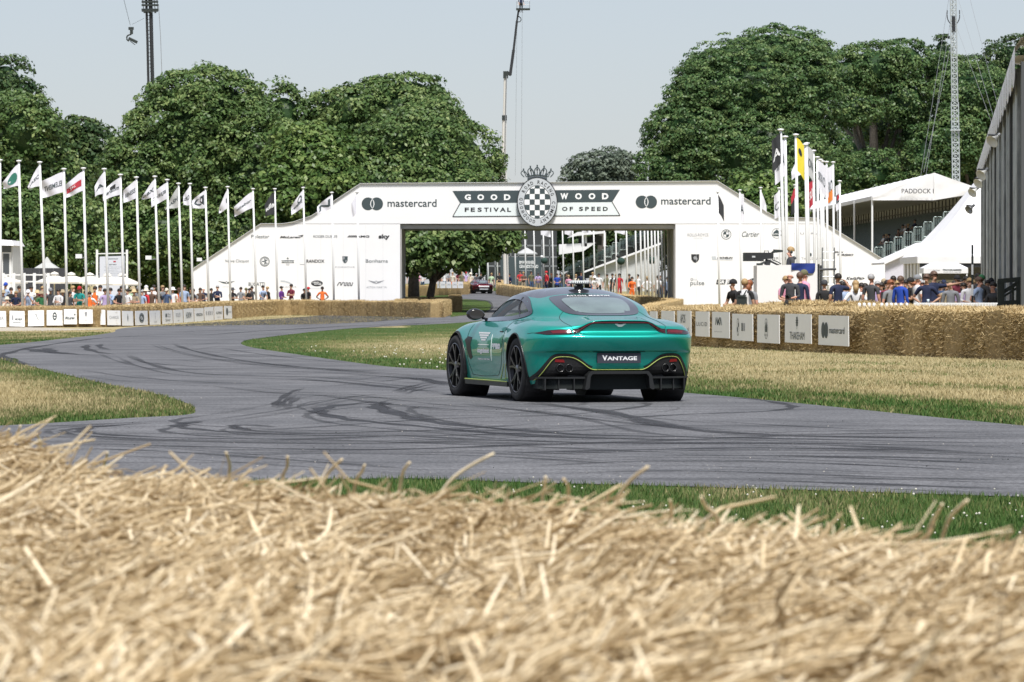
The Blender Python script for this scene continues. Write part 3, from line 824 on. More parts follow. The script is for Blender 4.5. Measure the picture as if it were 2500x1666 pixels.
def shield(mb,x,y,w,h):
 f_(mb,[(x-w,y-h),(x+w,y-h),(x+w*.95,y+h*.2),(x+w*.5,y+h*.75),(x,y+h),(x-w*.5,y+h*.75),(x-w*.95,y+h*.2)])
gmark('shield_badge',PRINT_DARK,lambda mb:shield(mb,*z3(1735,803),6.6,8.6))
gmark('shield_detail',PRINT_GREY,lambda mb:(f_(mb,[z3(*p) for p in((1714,776),(1732,776),(1732,798),(1714,798))],PY-.006),f_(mb,[z3(*p) for p in((1738,806),(1754,806),(1748,820),(1738,828))],PY-.006)))
t3('PORSCHE',1642,866,1828,879,PRINT_GREY,spacing=1.2)
t3('Bonhams',1932,798,2144,830,PRINT_DARK)
def wings(mb,x,y,w,h):
 for sx in(-1,1):
  f_(mb,[(x+sx*w,y-h),(x+sx*w*.12,y-h*.3),(x+sx*w*.12,y+h*.55),(x+sx*w*.38,y+h*.35)])
 d_(mb,x,y,w*.14,h*.8,r0=.6)
gmark('winged_badge',PRINT_DARK,lambda mb:wings(mb,*z3(600,1022),21,4))
t3('GENESIS',562,1055,630,1066,PRINT_PALE,spacing=1.3)
t3('BUGATTI',811,1019,968,1054,PRINT_DARK,bold=.01)
gmark('leaping_cat',PRINT_PALE,lambda mb:f_(mb,[z3(*p) for p in((1116,1000),(1150,1000),(1200,1014),(1240,1040),(1215,1034),(1160,1016),(1120,1014))]))
t3('JAGUAR',1118,1056,1270,1074,PRINT_GREY,spacing=1.4)
gmark('oval_badge',PRINT_BLACK,lambda mb:d_(mb,*z3(1466,1028),14.2,7.2))
o=t3('LAND-',1424,1012,1490,1026,PRINT_WHITE,bold=.03,shear=.2);o.location.y=-.01
o=t3('ROVER',1440,1029,1508,1043,PRINT_WHITE,bold=.03,shear=.2);o.location.y=-.01
t3('DEFENDER',1400,1074,1500,1083,PRINT_PALE,spacing=1.3)
def arrow_(mb):
 pts=[(1660,1050),(1680,1020),(1694,1020),(1694,1050),(1714,1020),(1728,1020),(1728,1050),(1744,1050),(1744,1022),(1758,1022),(1758,1050),(1772,1050),(1772,1022),(1786,1022),(1786,1050),(1798,1050),(1810,1020)]
 P=gp([z3(*p) for p in pts])
 for(a,b) in zip(P,P[1:]):mb.beam((a[0],PY,a[1]),(b[0],PY,b[1]),.01,.045)
gmark('zigzag_lettering',PRINT_BLACK,arrow_)
gmark('winged_badge',PRINT_GREY,lambda mb:wings(mb,*z3(2034,1018),20.5,5))
t3('ASTON MARTIN',1940,1057,2132,1075,PRINT_GREY,spacing=1.2)
def z5(x,y):return(1560+x/3.409,300+y/3.409)
def t5(body,x0,y0,x1,y1,m=PRINT_BLACK,**k):return gtext(body,*z5(x0,y0),*z5(x1,y1),m,**k)
t5('ROLLS-ROYCE',404,922,578,946,PRINT_GREY);t5('MOTOR CARS',455,957,530,966,PRINT_PALE)
def roundel(mb,x,y,r):
 d_(mb,x,y,r,r,r0=.9)
 for a0 in(0,180):
  f_(mb,[(x,y)]+[(x+r*.58*math.cos(R(a0+t)),y+r*.58*math.sin(R(a0+t))) for t in range(0,91,15)])
 d_(mb,x,y,r*.62,r*.62,r0=.9)
 for t in(-35,0,35):d_(mb,x+r*.76*math.sin(R(t)),y-r*.76*math.cos(R(t)),r*.1,r*.1,n=8)
gmark('round_badge',PRINT_DARK,lambda mb:roundel(mb,*z5(726,930),12.2))
t5('Cartier',856,906,1002,950,PRINT_DARK,shear=.4)
gmark('round_badge',PRINT_DARK,lambda mb:(d_(mb,*z5(1147,921),12.2,12.2,r0=.94),f_(mb,[z5(*p) for p in((1147,888),(1172,910),(1184,936),(1165,944),(1128,944),(1110,936),(1122,910))])))
o=t5('LOTUS',1118,922,1177,934,PRINT_WHITE,bold=.04);o.location.y=-.01
t5('CUPRA',1293,914,1505,930,PRINT_GREY,spacing=1.5)
gmark('shield_badge',PRINT_BLACK,lambda mb:shield(mb,*z5(468,1131),9.8,10.6))
gmark('bull',PRINT_GREY,lambda mb:f_(mb,[z5(*p) for p in((452,1122),(462,1110),(480,1116),(488,1136),(478,1148),(470,1136),(458,1140))],PY-.006))
t5('MICHELIN',650,1117,780,1134,PRINT_BLACK,bold=.04,shear=.25)
gmark('mascot_outline',PRINT_PALE,lambda mb:f_(mb,[z5(*p) for p in((603,1112),(640,1112),(644,1138),(780,1138),(780,1144),(610,1142))]))
t5('BREMONT',1090,1118,1225,1142,PRINT_DARK,spacing=1.3)
t5('THAKEHAM',1352,1121,1515,1142,PRINT_GREY,spacing=1.15)
gmark('pine_cone',PRINT_DARK,lambda mb:d_(mb,*z5(1430,1098),2.3,4.4))
t5('GRAN',1620,1070,1700,1084,PRINT_BLACK,bold=.04,shear=.3);t5('TURISMO',1650,1092,1783,1110,PRINT_BLACK,bold=.03,shear=.3)
gmark('round_badge',PRINT_GREY,lambda mb:d_(mb,*z5(440,1305),3.4,3.4,r0=.5))
t5('bp',457,1296,482,1318,PRINT_PALE);t5('pulse',427,1315,543,1364,PRINT_DARK)
def gr(mb):
 f_(mb,[z5(*p) for p in((650,1306),(725,1306),(715,1345),(641,1345))])
gmark('block_badge',PRINT_BLACK,gr)
o=t5('GR',655,1312,712,1340,PRINT_WHITE,bold=.04,shear=.2);o.location.y=-.01
t5('TOYOTA',735,1305,800,1318,PRINT_DARK,shear=.2);t5('Gazoo',735,1321,790,1333,PRINT_DARK,shear=.2);t5('Racing',735,1336,790,1347,PRINT_DARK,shear=.2)
gmark('oval_badge',PRINT_BLACK,lambda mb:d_(mb,*z5(960,1316),13,6.5))
o=t5('Ford',925,1306,985,1328,PRINT_WHITE,shear=.3);o.location.y=-.01
t5('KwikFit>',1726,1284,1878,1309,PRINT_BLACK,bold=.03,shear=.25)
def seams(mb):
 for x in(505,560,617,672,727,783,838,893,935):mb.beam((gx(x),PY,gzz(770)),(gx(x),PY,gzz(max(549,657-(x-470)*.655))),.006,.012)
 for x in(1700,1755,1810,1865,1920,1975,2030,2085):mb.beam((gx(x),PY,gzz(770)),(gx(x),PY,gzz(549 if x<2015 else 549+(x-2015)*.62)),.006,.012)
gmark('panel_joint',mat('joint_grey',(.62,.63,.65),.7),seams)
# -- straw bales, advertising boards
def straw_material(name,lo,mid,hi,object_rand=.07):
 m,nt,b=nodes_of(name)
 N=nt.nodes
 at_=N.new('ShaderNodeAttribute');at_.attribute_name='tint'
 oi=N.new('ShaderNodeObjectInfo')
 mr=N.new('ShaderNodeMapRange');mr.inputs['To Min'].default_value=-object_rand;mr.inputs['To Max'].default_value=object_rand
 link(nt,oi.outputs['Random'],mr.inputs['Value'])
 tc=N.new('ShaderNodeTexCoord')
 n=N.new('ShaderNodeTexNoise');n.inputs['Scale'].default_value=7;n.inputs['Detail'].default_value=8;n.inputs['Roughness'].default_value=.8
 link(nt,tc.outputs['Object'],n.inputs['Vector'])
 a=N.new('ShaderNodeMath');a.operation='ADD';link(nt,at_.outputs['Fac'],a.inputs[0]);link(nt,mr.outputs['Result'],a.inputs[1])
 a2=N.new('ShaderNodeMath');a2.operation='MULTIPLY_ADD';a2.inputs[1].default_value=.8;
 a3=N.new('ShaderNodeMath');a3.operation='SUBTRACT';a3.inputs[1].default_value=.4
 link(nt,n.outputs['Fac'],a2.inputs[0]);link(nt,a.outputs[0],a2.inputs[2]);link(nt,a2.outputs[0],a3.inputs[0])
 cr=N.new('ShaderNodeValToRGB');e=cr.color_ramp.elements
 e[0].position=0;e[0].color=(*lo,1);e[1].position=1;e[1].color=(*hi,1)
 k=e.new(.5);k.color=(*mid,1)
 link(nt,a3.outputs[0],cr.inputs['Fac']);link(nt,cr.outputs['Color'],b.inputs['Base Color'])
 b.inputs['Roughness'].default_value=.75;b.inputs['Specular IOR Level'].default_value=.2
 return m
STRAW=straw_material('bale_straw',(.17,.115,.055),(.42,.31,.155),(.70,.57,.33))
STRAW_TOP=straw_material('top_straw',(.22,.155,.075),(.44,.335,.18),(.66,.53,.31))
def bale_mesh(L,Hh,Dp,n_fuzz,seed,cell=.12):
 """a strawy block: lumpy body (material 0) bristling with stalks"""
 g=np.random.default_rng(seed)
 nx,ny,nz_=max(3,int(L/cell)),max(3,int(Dp/cell)),max(3,int(Hh/cell))
 bm=bmesh.new()
 mb=MB()
 def grid(o,u,v,a,b):
  vs=[Vector(o)+Vector(u)*(i/a)+Vector(v)*(j/b) for j in range(b+1) for i in range(a+1)]
  mb.add(vs,[(j*(a+1)+i,j*(a+1)+i+1,(j+1)*(a+1)+i+1,(j+1)*(a+1)+i) for j in range(b) for i in range(a)])
 x,y=L/2,Dp/2
 grid((-x,-y,0),(L,0,0),(0,0,Hh),nx,nz_);grid((x,y,0),(-L,0,0),(0,0,Hh),nx,nz_)
 grid((x,-y,0),(0,Dp,0),(0,0,Hh),ny,nz_);grid((-x,y,0),(0,-Dp,0),(0,0,Hh),ny,nz_)
 grid((-x,-y,Hh),(L,0,0),(0,Dp,0),nx,ny)
 V=[]
 for v in mb.v:
  p=Vector(v)
  r=.05
  q=Vector((min(max(p.x,-x+r),x-r),min(max(p.y,-y+r),y-r),min(p.z,Hh-r)))
  d=p-q
  if d.length>r:p=q+d.normalized()*r
  f_=mnoise.noise(p*3.5+Vector((seed*3.1,0,0)))*.030+mnoise.noise(p*9+Vector((0,seed,0)))*.018
  dn=d.normalized() if d.length>1e-6 else Vector((0,0,0))
  V.append(tuple(p+dn*f_))
 verts=np.array(V);faces=np.array(mb.f)
 t0=np.full(len(verts),.30)+(verts[:,2]>Hh*.9)*.25  # bale top painted lighter, as if lit by the sky
 fr=g.choice(5,n_fuzz,p=[.34,.08,.10,.10,.38])
 P=np.empty((n_fuzz,3));Nn=np.zeros((n_fuzz,3))
 u=g.uniform(-.5,.5,n_fuzz);w=g.uniform(0,1,n_fuzz);w2=g.uniform(-.5,.5,n_fuzz)
 for k,nrm in enumerate(((0,-1,0),(0,1,0),(1,0,0),(-1,0,0),(0,0,1))):
  s_=fr==k
  if k<2:P[s_]=np.stack([u[s_]*L,np.full(s_.sum(),nrm[1]*y),w[s_]*Hh],1)
  elif k<4:P[s_]=np.stack([np.full(s_.sum(),nrm[0]*x),u[s_]*Dp,w[s_]*Hh],1)
  else:P[s_]=np.stack([u[s_]*L,w2[s_]*Dp,np.full(s_.sum(),Hh-.005)],1)
  Nn[s_]=nrm
 d=g.normal(size=(n_fuzz,3))*.8+Nn*.55+np.array([0,0,-.15]);d/=np.linalg.norm(d,axis=1)[:,None]
 ln=g.uniform(.05,.16,n_fuzz)[:,None];wd=g.uniform(.004,.009,n_fuzz)[:,None]
 sd_=np.cross(d,g.normal(size=(n_fuzz,3)));sd_/=np.linalg.norm(sd_,axis=1)[:,None]
 A=P-d*ln*.25;B=P+d*ln*.75
 Q=np.empty((n_fuzz,4,3));Q[:,0]=A-sd_*wd;Q[:,1]=A+sd_*wd;Q[:,2]=B+sd_*wd*.6;Q[:,3]=B-sd_*wd*.6
 tt=np.clip(g.normal(.50,.2,n_fuzz)+(fr==4)*.22,0,1)  # top stalks painted lighter too, for the sky light
 V2=np.vstack([verts,Q.reshape(-1,3)]);F2=np.vstack([faces,len(verts)+np.arange(n_fuzz*4).reshape(-1,4)])
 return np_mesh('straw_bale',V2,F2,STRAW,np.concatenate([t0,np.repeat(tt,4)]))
LONG_B=[bale_mesh(1.42,.95,.75,4200,20+i) for i in range(3)]
SHORT_B=[bale_mesh(.60,.93,.62,900,30+i) for i in range(4)]
bale_id=0
def place_bale(meshes,x,y,z,rz,label,group,sc=(1,1,1)):
 global bale_id
 o=put('straw_bale',meshes[bale_id%len(meshes)],None,(x,y,z))
 if bale_id%2:rz+=math.pi
 o.rotation_euler=(random.uniform(-.02,.02),random.uniform(-.02,.02),rz+random.uniform(-.03,.03))
 o.scale=(sc[0],sc[1],sc[2]*random.uniform(.97,1.03))
 tag(o,label,'straw bale',group)
 bale_id+=1
 return o
FAR_B=[bale_mesh(1.36,.95,.75,300,40+i,.3) for i in range(2)]
def mesh_arrays(me):
 v=np.empty(len(me.vertices)*3,np.float32);me.vertices.foreach_get('co',v)
 f=np.empty(len(me.loops),np.int32);me.loops.foreach_get('vertex_index',f)
 t=np.empty(len(me.vertices),np.float32);me.attributes['tint'].data.foreach_get('value',t)
 return v.reshape(-1,3),f.reshape(-1,4),t
FAR_A=[mesh_arrays(m) for m in FAR_B]
def far_wall(paths):
 """the distant bales, past counting, as one mass"""
 V,Q,T=[],[],[];o=0;k=0
 for path in paths:
  for c,ang in along(path,1.33):
   v,f,t=FAR_A[k%2];k+=1
   M=np.array(Matrix.Rotation(ang+random.uniform(-.03,.03),3,'Z'))
   w=v@M.T*np.array([1,1,random.uniform(.96,1.04)])+np.array([c.x,c.y,gz(c.y,c.x)-.02])
   V.append(w);Q.append(f+o);T.append(np.clip(t+random.uniform(-.1,.1),0,1));o+=len(v)
 me=np_mesh('straw_bales',np.vstack(V),np.vstack(Q),STRAW,np.concatenate(T))
 tag(put('straw_bales',me),kind='stuff')
def along(path,step):
 pts=[Vector((a,b,0)) for a,b in path]
 seg=[(q-p).length for p,q in zip(pts,pts[1:])]
 tot=sum(seg);n=int(tot/step)
 for i in range(n):
  s_=(i+.5)*tot/n
  for p,q,l in zip(pts,pts[1:],seg):
   if s_<=l:break
   s_-=l
  d=(q-p).normalized()
  yield p.lerp(q,s_/l),math.atan2(d.y,d.x)
def bale_row(path,step,meshes,label_fn,group,zoff=None,sc=(1,1,1)):
 """bales set end to end along a ground path of (x, y)"""
 pts=[Vector((a,b,0)) for a,b in path]
 seg=[(q-p).length for p,q in zip(pts,pts[1:])]
 tot=sum(seg);n=int(tot/step);out=[]
 for i in range(n):
  s_=(i+.5)*tot/n
  for p,q,l in zip(pts,pts[1:],seg):
   if s_<=l:break
   s_-=l
  t=s_/l;c=p.lerp(q,t);d=(q-p).normalized()
  z=gz(c.y,c.x) if zoff is None else zoff(c)
  out.append(place_bale(meshes,c.x,c.y,z-.02,math.atan2(d.y,d.x),label_fn(i,c),group,sc))
 return out
def G2(px,D):return(X_at(px,D),D)
LW=[G2(-90,206),G2(0,208),G2(150,209),G2(300,213),G2(450,238),G2(565,263),G2(640,278),G2(712,281),G2(820,279),G2(940,275),G2(1062,268)]
LWC=[(p.x,p.y) for p in catmull([Vector((a,b,0)) for a,b in LW],5)]
_u=['first','second','third','fourth','fifth','sixth','seventh','eighth','ninth']
ORD=_u+['tenth','eleventh','twelfth','thirteenth','fourteenth','fifteenth','sixteenth','seventeenth','eighteenth','nineteenth']
for _t in('twent','thirt','fort','fift','sixt','sevent'):ORD+=[_t+'ieth']+[_t+'y '+w for w in _u]
LBN=[(5,'the board cut by the photo edge'),(42,'the bold word and rule board'),(88,'the faint cat board'),(133,'the small round badge board'),(172,'the slanted word board'),(210,'the grey shield board'),(244,'the slim slash board'),(279,'the faint word board'),(313,'the tiny flame board'),(346,'the dark ring board'),(379,'the thin line board'),(410,'the dark block board'),(436,'the pale capitals board'),(461,'the dense monogram board'),(487,'the narrow dark word board'),(511,'the faint upright board'),(534,'the board second from the row end'),(558,'the dark oval board')]
cnt_={}
def lw_label(i,c):
 px=CX+c.x/c.y*F
 b=min(LBN,key=lambda q:abs(q[0]-px))[1]
 k=cnt_[b]=cnt_.get(b,0)+1
 return 'straw bale behind %s, %s along the wall there'%(b,ORD[k-1])
LWV=[Vector((*p,0)) for p in LWC]
SPL=max(i for i,p in enumerate(LWV) if CX+p.x/p.y*F<575)
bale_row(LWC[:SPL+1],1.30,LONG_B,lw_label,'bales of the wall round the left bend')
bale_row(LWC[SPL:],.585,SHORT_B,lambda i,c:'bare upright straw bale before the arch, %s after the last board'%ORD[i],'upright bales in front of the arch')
for(a,b,lab) in(((1108,300),(985,300),'middle row inside the arch mouth'),((1088,284),(960,284),'row behind the left wall')):
 bale_row([G2(*a),G2(*b)],1.3,LONG_B,lambda i,c,lab=lab:'straw bale in the %s, %s from the track'%(lab,ORD[i]),'bales at the arch mouth')
bale_row([G2(1066,268.5),G2(1086,283)],1.3,LONG_B,lambda i,c:'straw bale edging the track past the left wall end, %s going away'%ORD[i],'bales at the arch mouth')
bale_row([G2(1112,300.5),G2(1110,316)],1.3,LONG_B,lambda i,c:'straw bale lining the track under the forked tree, %s going away'%ORD[i],'bales at the arch mouth')
def rw(px,D):return G2(px,D)
RW=[rw(1655,290),rw(1600,240),rw(1560,190),rw(1560,150),rw(1590,122),rw(2072,98),rw(2500,86.0),rw(2690,82)]
RA,RB,RC=Vector((*rw(1590,122),0)),Vector((*rw(2072,98),0)),Vector((*rw(2500,86),0))
far_wall([[G2(985,388),G2(1060,394),G2(1132,402),G2(1150,430)],[G2(1222,445),G2(1224,400),G2(1300,366),G2(1440,335),G2(1560,312),G2(1640,292)],RW[:4]+[rw(1580,130)]])
RBN=[(1595,'the narrow board edge over the green tail'),(1630,'the faint board by the green car tail'),(1670,'the tall capitals board'),(1714,'the wide spaced word board'),(1760,'the zigzag word board'),(1812,'the roundel and bars board'),(1875,'the small round badge board'),(1950,'the pine cone board'),(2035,'the two disc board')]
def rb_label(i,c):
 px=CX+(c.x-.5)/c.y*F
 b=min(RBN,key=lambda q:abs(q[0]-px))[1]
 k=cnt_[b+'r']=cnt_.get(b+'r',0)+1
 return 'straw bale behind %s, %s there'%(b,ORD[k-1])
bale_row(RW[4:6],1.36,LONG_B,rb_label,'bales of the right hand wall')
bale_row(RW[5:],1.36,LONG_B,lambda i,c:'bare straw bale right of the two disc board, %s in the run'%ORD[i],'bales of the right hand wall')
bale_row([G2(1690,150),G2(1760,137),G2(1850,126),G2(2000,120),G2(2200,116.5),G2(2480,114.5),G2(2600,113)],1.36,LONG_B,lambda i,c:'straw bale the right hand crowd stands behind, %s from the arch pier'%ORD[i],'second rank of bales on the right',sc=(1,1.4,.96))
def second(off):
 return[(RA.x+off,RA.y+2),(RB.x+off,RB.y+1.2),(RC.x+off,RC.y)]
bale_row(second(1.0),1.36,LONG_B,lambda i,c:'straw bale behind the right front rank, %s from the green car'%ORD[i],'bales of the right hand wall')
def behind_wall(px,D,gap=3.2):
 """push something at column px back until it stands behind the left wall"""
 best=min(LWC,key=lambda p:abs(CX+p[0]/p[1]*F-px))
 return max(D,best[1]+gap) if-100<px<1060 else D
BOARD=mat('white_board',(.87,.88,.89),.5,noise=.02,scale=2)
def board(a,b,z0,z1,label,group,draw,lean=.06,skew=0.):
 """board hung between ground points a and b; draw(mb_dark, mb_grey, W, H) prints on it in local x (0..W), z (0..H)"""
 a,b=Vector((*a,0)),Vector((*b,0));W=(b-a).length;Hh=z1-z0
 d=(b-a).normalized()
 o=thing('advertising_board',label,'advertising board',(a.x,a.y,z0),math.atan2(d.y,d.x),group)
 o.rotation_euler[0]=-lean*.6
 mb=MB();mb.prism([(0,0),(W,skew*Hh),(W-.01*W,Hh*(1+skew)),(.01*W,Hh)],0,.012)
 mb.build('panel',BOARD,o)
 md,mg=MB(),MB()
 draw(md,mg,W,Hh)
 if md.v:md.build('print',PRINT_DARK,o)
 if mg.v:mg.build('fine_print',PRINT_GREY,o)
 return o
BY=-.006
def txt(mb,W,H,s_,x0,z0,x1,z1,**k):lettering(mb,s_,x0*W,z0*H,x1*W,z1*H,BY,**k)
def dsc(mb,W,H,x,z,rx,rz,**k):disc(mb,x*W,z*H,rx*W,rz*H,BY,**k)
def ply(mb,W,H,pts,y=BY):flat(mb,[(x*W,z*H) for x,z in pts],y)
def b_master(d,g,W,H):
 dsc(d,W,H,.17,.5,.062,.27);dsc(d,W,H,.27,.5,.062,.27)
 txt(d,W,H,'mastercard',.37,.40,.87,.62,bold=.01)
def b_thake(d,g,W,H):
 txt(d,W,H,'THAKEHAM',.2,.12,.75,.38,bold=.0)
 for z,r in((.86,.03),(.78,.045),(.70,.045),(.62,.035)):dsc(d,W,H,.47,z,r,.045,n=10)
 ply(d,W,H,[(.465,.48),(.475,.48),(.475,.6),(.465,.6)])
def b_lotus(d,g,W,H):
 dsc(d,W,H,.42,.5,.075,.36,r0=.93);ply(d,W,H,[(.42,.78),(.47,.55),(.465,.38),(.375,.38),(.37,.55)]);txt(d,W,H,'LOTUS',.35,.24,.49,.32)
def b_bmw(d,g,W,H):
 dsc(d,W,H,.30,.5,.06,.33,r0=.9)
 ply(d,W,H,[(.30,.5),(.30,.72),(.34,.62),(.335,.5)]);ply(d,W,H,[(.30,.5),(.30,.28),(.26,.38),(.265,.5)])
 ply(d,W,H,[(.47,.36),(.52,.36),(.52,.66),(.47,.66)]);ply(g,W,H,[(.54,.36),(.57,.36),(.57,.66),(.54,.66)]);ply(g,W,H,[(.6,.36),(.63,.36),(.63,.66),(.6,.66)])
def b_kia(d,g,W,H):
 pts=[(.22,.5),(.25,.78),(.33,.5),(.35,.78),(.36,.5),(.38,.64),(.46,.78),(.40,.62),(.47,.5),(.51,.78),(.57,.5)]
 for(a,b) in zip(pts,pts[1:]):d.beam((a[0]*W,BY,a[1]*H),(b[0]*W,BY,b[1]*H),.008,.03)
 txt(g,W,H,'Movement that inspires',.14,.2,.58,.27)
def b_lucid(d,g,W,H):txt(d,W,H,'LUCID',.1,.42,.86,.58,spacing=1.3)
def b_afos(d,g,W,H):
 txt(d,W,H,'AFOS',.25,.52,.6,.86);txt(d,W,H,'#fosgoodwood',.04,.16,.84,.36)
def b_car(d,g,W,H):txt(g,W,H,'Cartier',.2,.45,.75,.65,shear=.4)
def b_plain(d,g,W,H):txt(g,W,H,'PIRELLI',.2,.4,.8,.6)
def on_curve(curve,px):
 """point of a ground curve seen in photograph column px"""
 best=None
 for p,q in zip(curve,curve[1:]):
  for i in range(25):
   m_=p.lerp(q,i/25);k=abs(CX+m_.x/m_.y*F-px)
   if best is None or k<best[0]:best=(k,m_)
 return best[1]
_d=(RB-RA).normalized();_n=Vector((_d.y,-_d.x,0));_n=_n if _n.x<0 else-_n
RCURVE=[RA.lerp(RB,t)+_n*.55 for t in np.linspace(-.3,1.2,60)]
def right_pt(px):return on_curve(RCURVE,px)
RBD=[(1998,2072,771,844,b_master,'white board printed with two dark discs, last before the bare bales'),(1916,1981,767,838,b_thake,'white board with a pine cone mark left of the two disc board'),(1848,1903,768.5,838,b_lotus,'white board with a small round badge alone in the middle'),(1787,1838,767,832,b_bmw,'white board with a roundel and three short bars'),(1738,1781,762,825.5,b_kia,'white board with one angular zigzag word'),(1698,1731,761,822,b_lucid,'white board with a single wide spaced word'),(1653,1687,759.5,820.5,b_afos,'white board with four tall capitals over a hashtag line'),(1614,1646,759.5,818,b_car,'faint printed white board half hidden beside the green car tail'),(1586,1604,760.5,815,b_plain,'narrow edge of a white board peeping out just over the green tail')]
for x0,x1,y0,y1,fn,lab in RBD:
 a,b=right_pt(x0),right_pt(x1)
 m_=(a.y+b.y)/2
 o=board((a.x,a.y),(b.x,b.y),Z_at(y1,m_),Z_at(y0,m_),lab,'boards along the right hand bales',fn,lean=0)
_c=[Vector((*p,0)) for p in LWC];LCURVE=[]
for i,p in enumerate(_c):
 d=(_c[min(i+1,len(_c)-1)]-_c[max(i-1,0)]).normalized();n=Vector((d.y,-d.x,0))
 LCURVE.append(p+(n if n.y<0 else-n)*.56)
def left_pt(px):return on_curve(LCURVE,px)
def b_t(main,sub=None,big=False,bold=0.,shear=0.):
 def fn(d,g,W,H):
  txt(d if bold else g,W,H,main,.15,.42,.85,.62 if not big else.72,bold=bold,shear=shear)
  if sub:txt(g,W,H,sub,.3,.15,.7,.23)
 return fn
def b_round(sub,inner=.6):
 def fn(d,g,W,H):
  dsc(d,W,H,.5,.6,.13,.26,r0=inner);ply(d,W,H,[(.42,.56),(.58,.56),(.58,.64),(.42,.64)]);txt(g,W,H,sub,.35,.12,.65,.18)
 return fn
def b_M(d,g,W,H):
 dsc(d,W,H,.5,.5,.2,.34,r0=.84);dsc(d,W,H,.5,.5,.15,.26,r0=.55);ply(d,W,H,[(.42,.38),(.47,.38),(.58,.62),(.53,.62)])
def b_shield(d,g,W,H):
 ply(g,W,H,[(.4,.82),(.6,.82),(.58,.62),(.5,.46),(.42,.62)]);txt(g,W,H,'MASERATI',.36,.22,.62,.3)
def b_slash(d,g,W,H):ply(d,W,H,[(.46,.88),(.50,.80),(.54,.50),(.56,.25),(.50,.45),(.45,.62)])
def b_flame(d,g,W,H):ply(d,W,H,[(.5,.82),(.55,.5),(.5,.25),(.45,.5)])
def b_block(d,g,W,H):
 ply(d,W,H,[(.28,.5),(.45,.5),(.45,.75),(.28,.75)]);txt(d,W,H,'The',.5,.62,.78,.76);txt(d,W,H,'Shop',.5,.45,.78,.58);txt(d,W,H,'Silver',.28,.18,.75,.38)
def b_crest(d,g,W,H):
 txt(g,W,H,'ROLEX',.25,.45,.75,.75);txt(g,W,H,'est',.42,.15,.6,.24)
def b_mono(d,g,W,H):txt(d,W,H,'HXW',.22,.3,.78,.74,bold=.02)
def b_yacht(d,g,W,H):
 ply(g,W,H,[(.49,.85),(.51,.85),(.51,.4),(.49,.4)]);txt(g,W,H,'Yacht',.38,.15,.65,.28)
def b_mclaren(d,g,W,H):
 txt(d,W,H,'McLaren',.1,.32,.82,.52,bold=.03,shear=.3);ply(d,W,H,[(.74,.60),(.90,.58),(.86,.72)])
def b_mich(d,g,W,H):
 txt(d,W,H,'MICHELIN',.36,.38,.84,.52,bold=.04,shear=.2);ply(d,W,H,[(.2,.24),(.74,.24),(.74,.27),(.2,.27)]);ply(g,W,H,[(.16,.4),(.26,.4),(.26,.7),(.16,.7)])
def b_cat(d,g,W,H):
 ply(g,W,H,[(.42,.8),(.52,.78),(.6,.5),(.68,.38),(.6,.42),(.5,.66)]);txt(g,W,H,'JAGUAR',.44,.22,.72,.29)
def b_strip(d,g,W,H):
 dsc(d,W,H,.35,.55,.13,.30);txt(d,W,H,'mastercard',.52,.45,.9,.6)
LBD=[(-26,16,759,798,b_t('ROGER',None),'white board cut by the left edge of the photo'),(23,61,759,797,b_mich,'white board with bold word over a thin rule, second from the left edge'),(69,107.5,758.5,797,b_cat,'white board with a faint curved cat mark'),(114,153,757.5,795,b_round('genuine'),'white board with a small dark round badge, fourth from the left edge'),(156,188,755,792,b_mclaren,'white board with a slanted heavy word and a tick'),(193.5,227,756,791,b_shield,'white board with a faint grey shield'),(231,258,756.5,793,b_slash,'white board with one slim dark slash'),(263,295,758,794,b_t('CHARGE',None),'white board with one faint word to the right of the slash board'),(299.5,326,759,795,b_flame,'white board with a tiny dark flame'),(331,361,759,794,b_M,'white board with a large dark ring badge'),(366,392,758.5,793,b_yacht,'white board with a thin upright line and small word'),(397,422,758,791,b_block,'white board with a dark block and stacked words'),(425,447,756.5,789,b_crest,'white board with pale tall capitals'),(449.5,473.5,754,787.5,b_mono,'white board with a dense dark monogram'),(476,498,752.5,786,b_t('VERIZON',None,bold=.02),'white board with one dark narrow word'),(500,522.5,750.5,784,b_t('I8I',None,True),'white board with a faint upright mark'),(524,545,748.5,781,b_t('ALPINE','cars',bold=.01),'white board second from the end of the left row'),(548,567,747,778,b_strip,'white board with a dark oval, last of the left row')]
for x0,x1,y0,y1,fn,lab in LBD:
 a,b=left_pt(max(x0,-60)),left_pt(x1)
 m_=(a.y+b.y)/2
 board((a.x,a.y),(b.x,b.y),Z_at(y1,m_),Z_at(y0,m_),lab,'boards along the left bend',fn,lean=.05,skew=random.uniform(-.03,.03))
for i,(x0,x1) in enumerate(((1068,1073),(1075,1088),(1090,1102),(1104.5,1116.5),(1118,1131))):
 D0=392+i*1.6
 board(G2(x0,D0),G2(x1,D0+1.2),Z_at(704,D0),Z_at(688,D0),'distant white board on the bales beyond the forked tree, %s from the left'%ORD[i],'far boards through the arch',b_t('GOODWOOD',None),lean=.05)
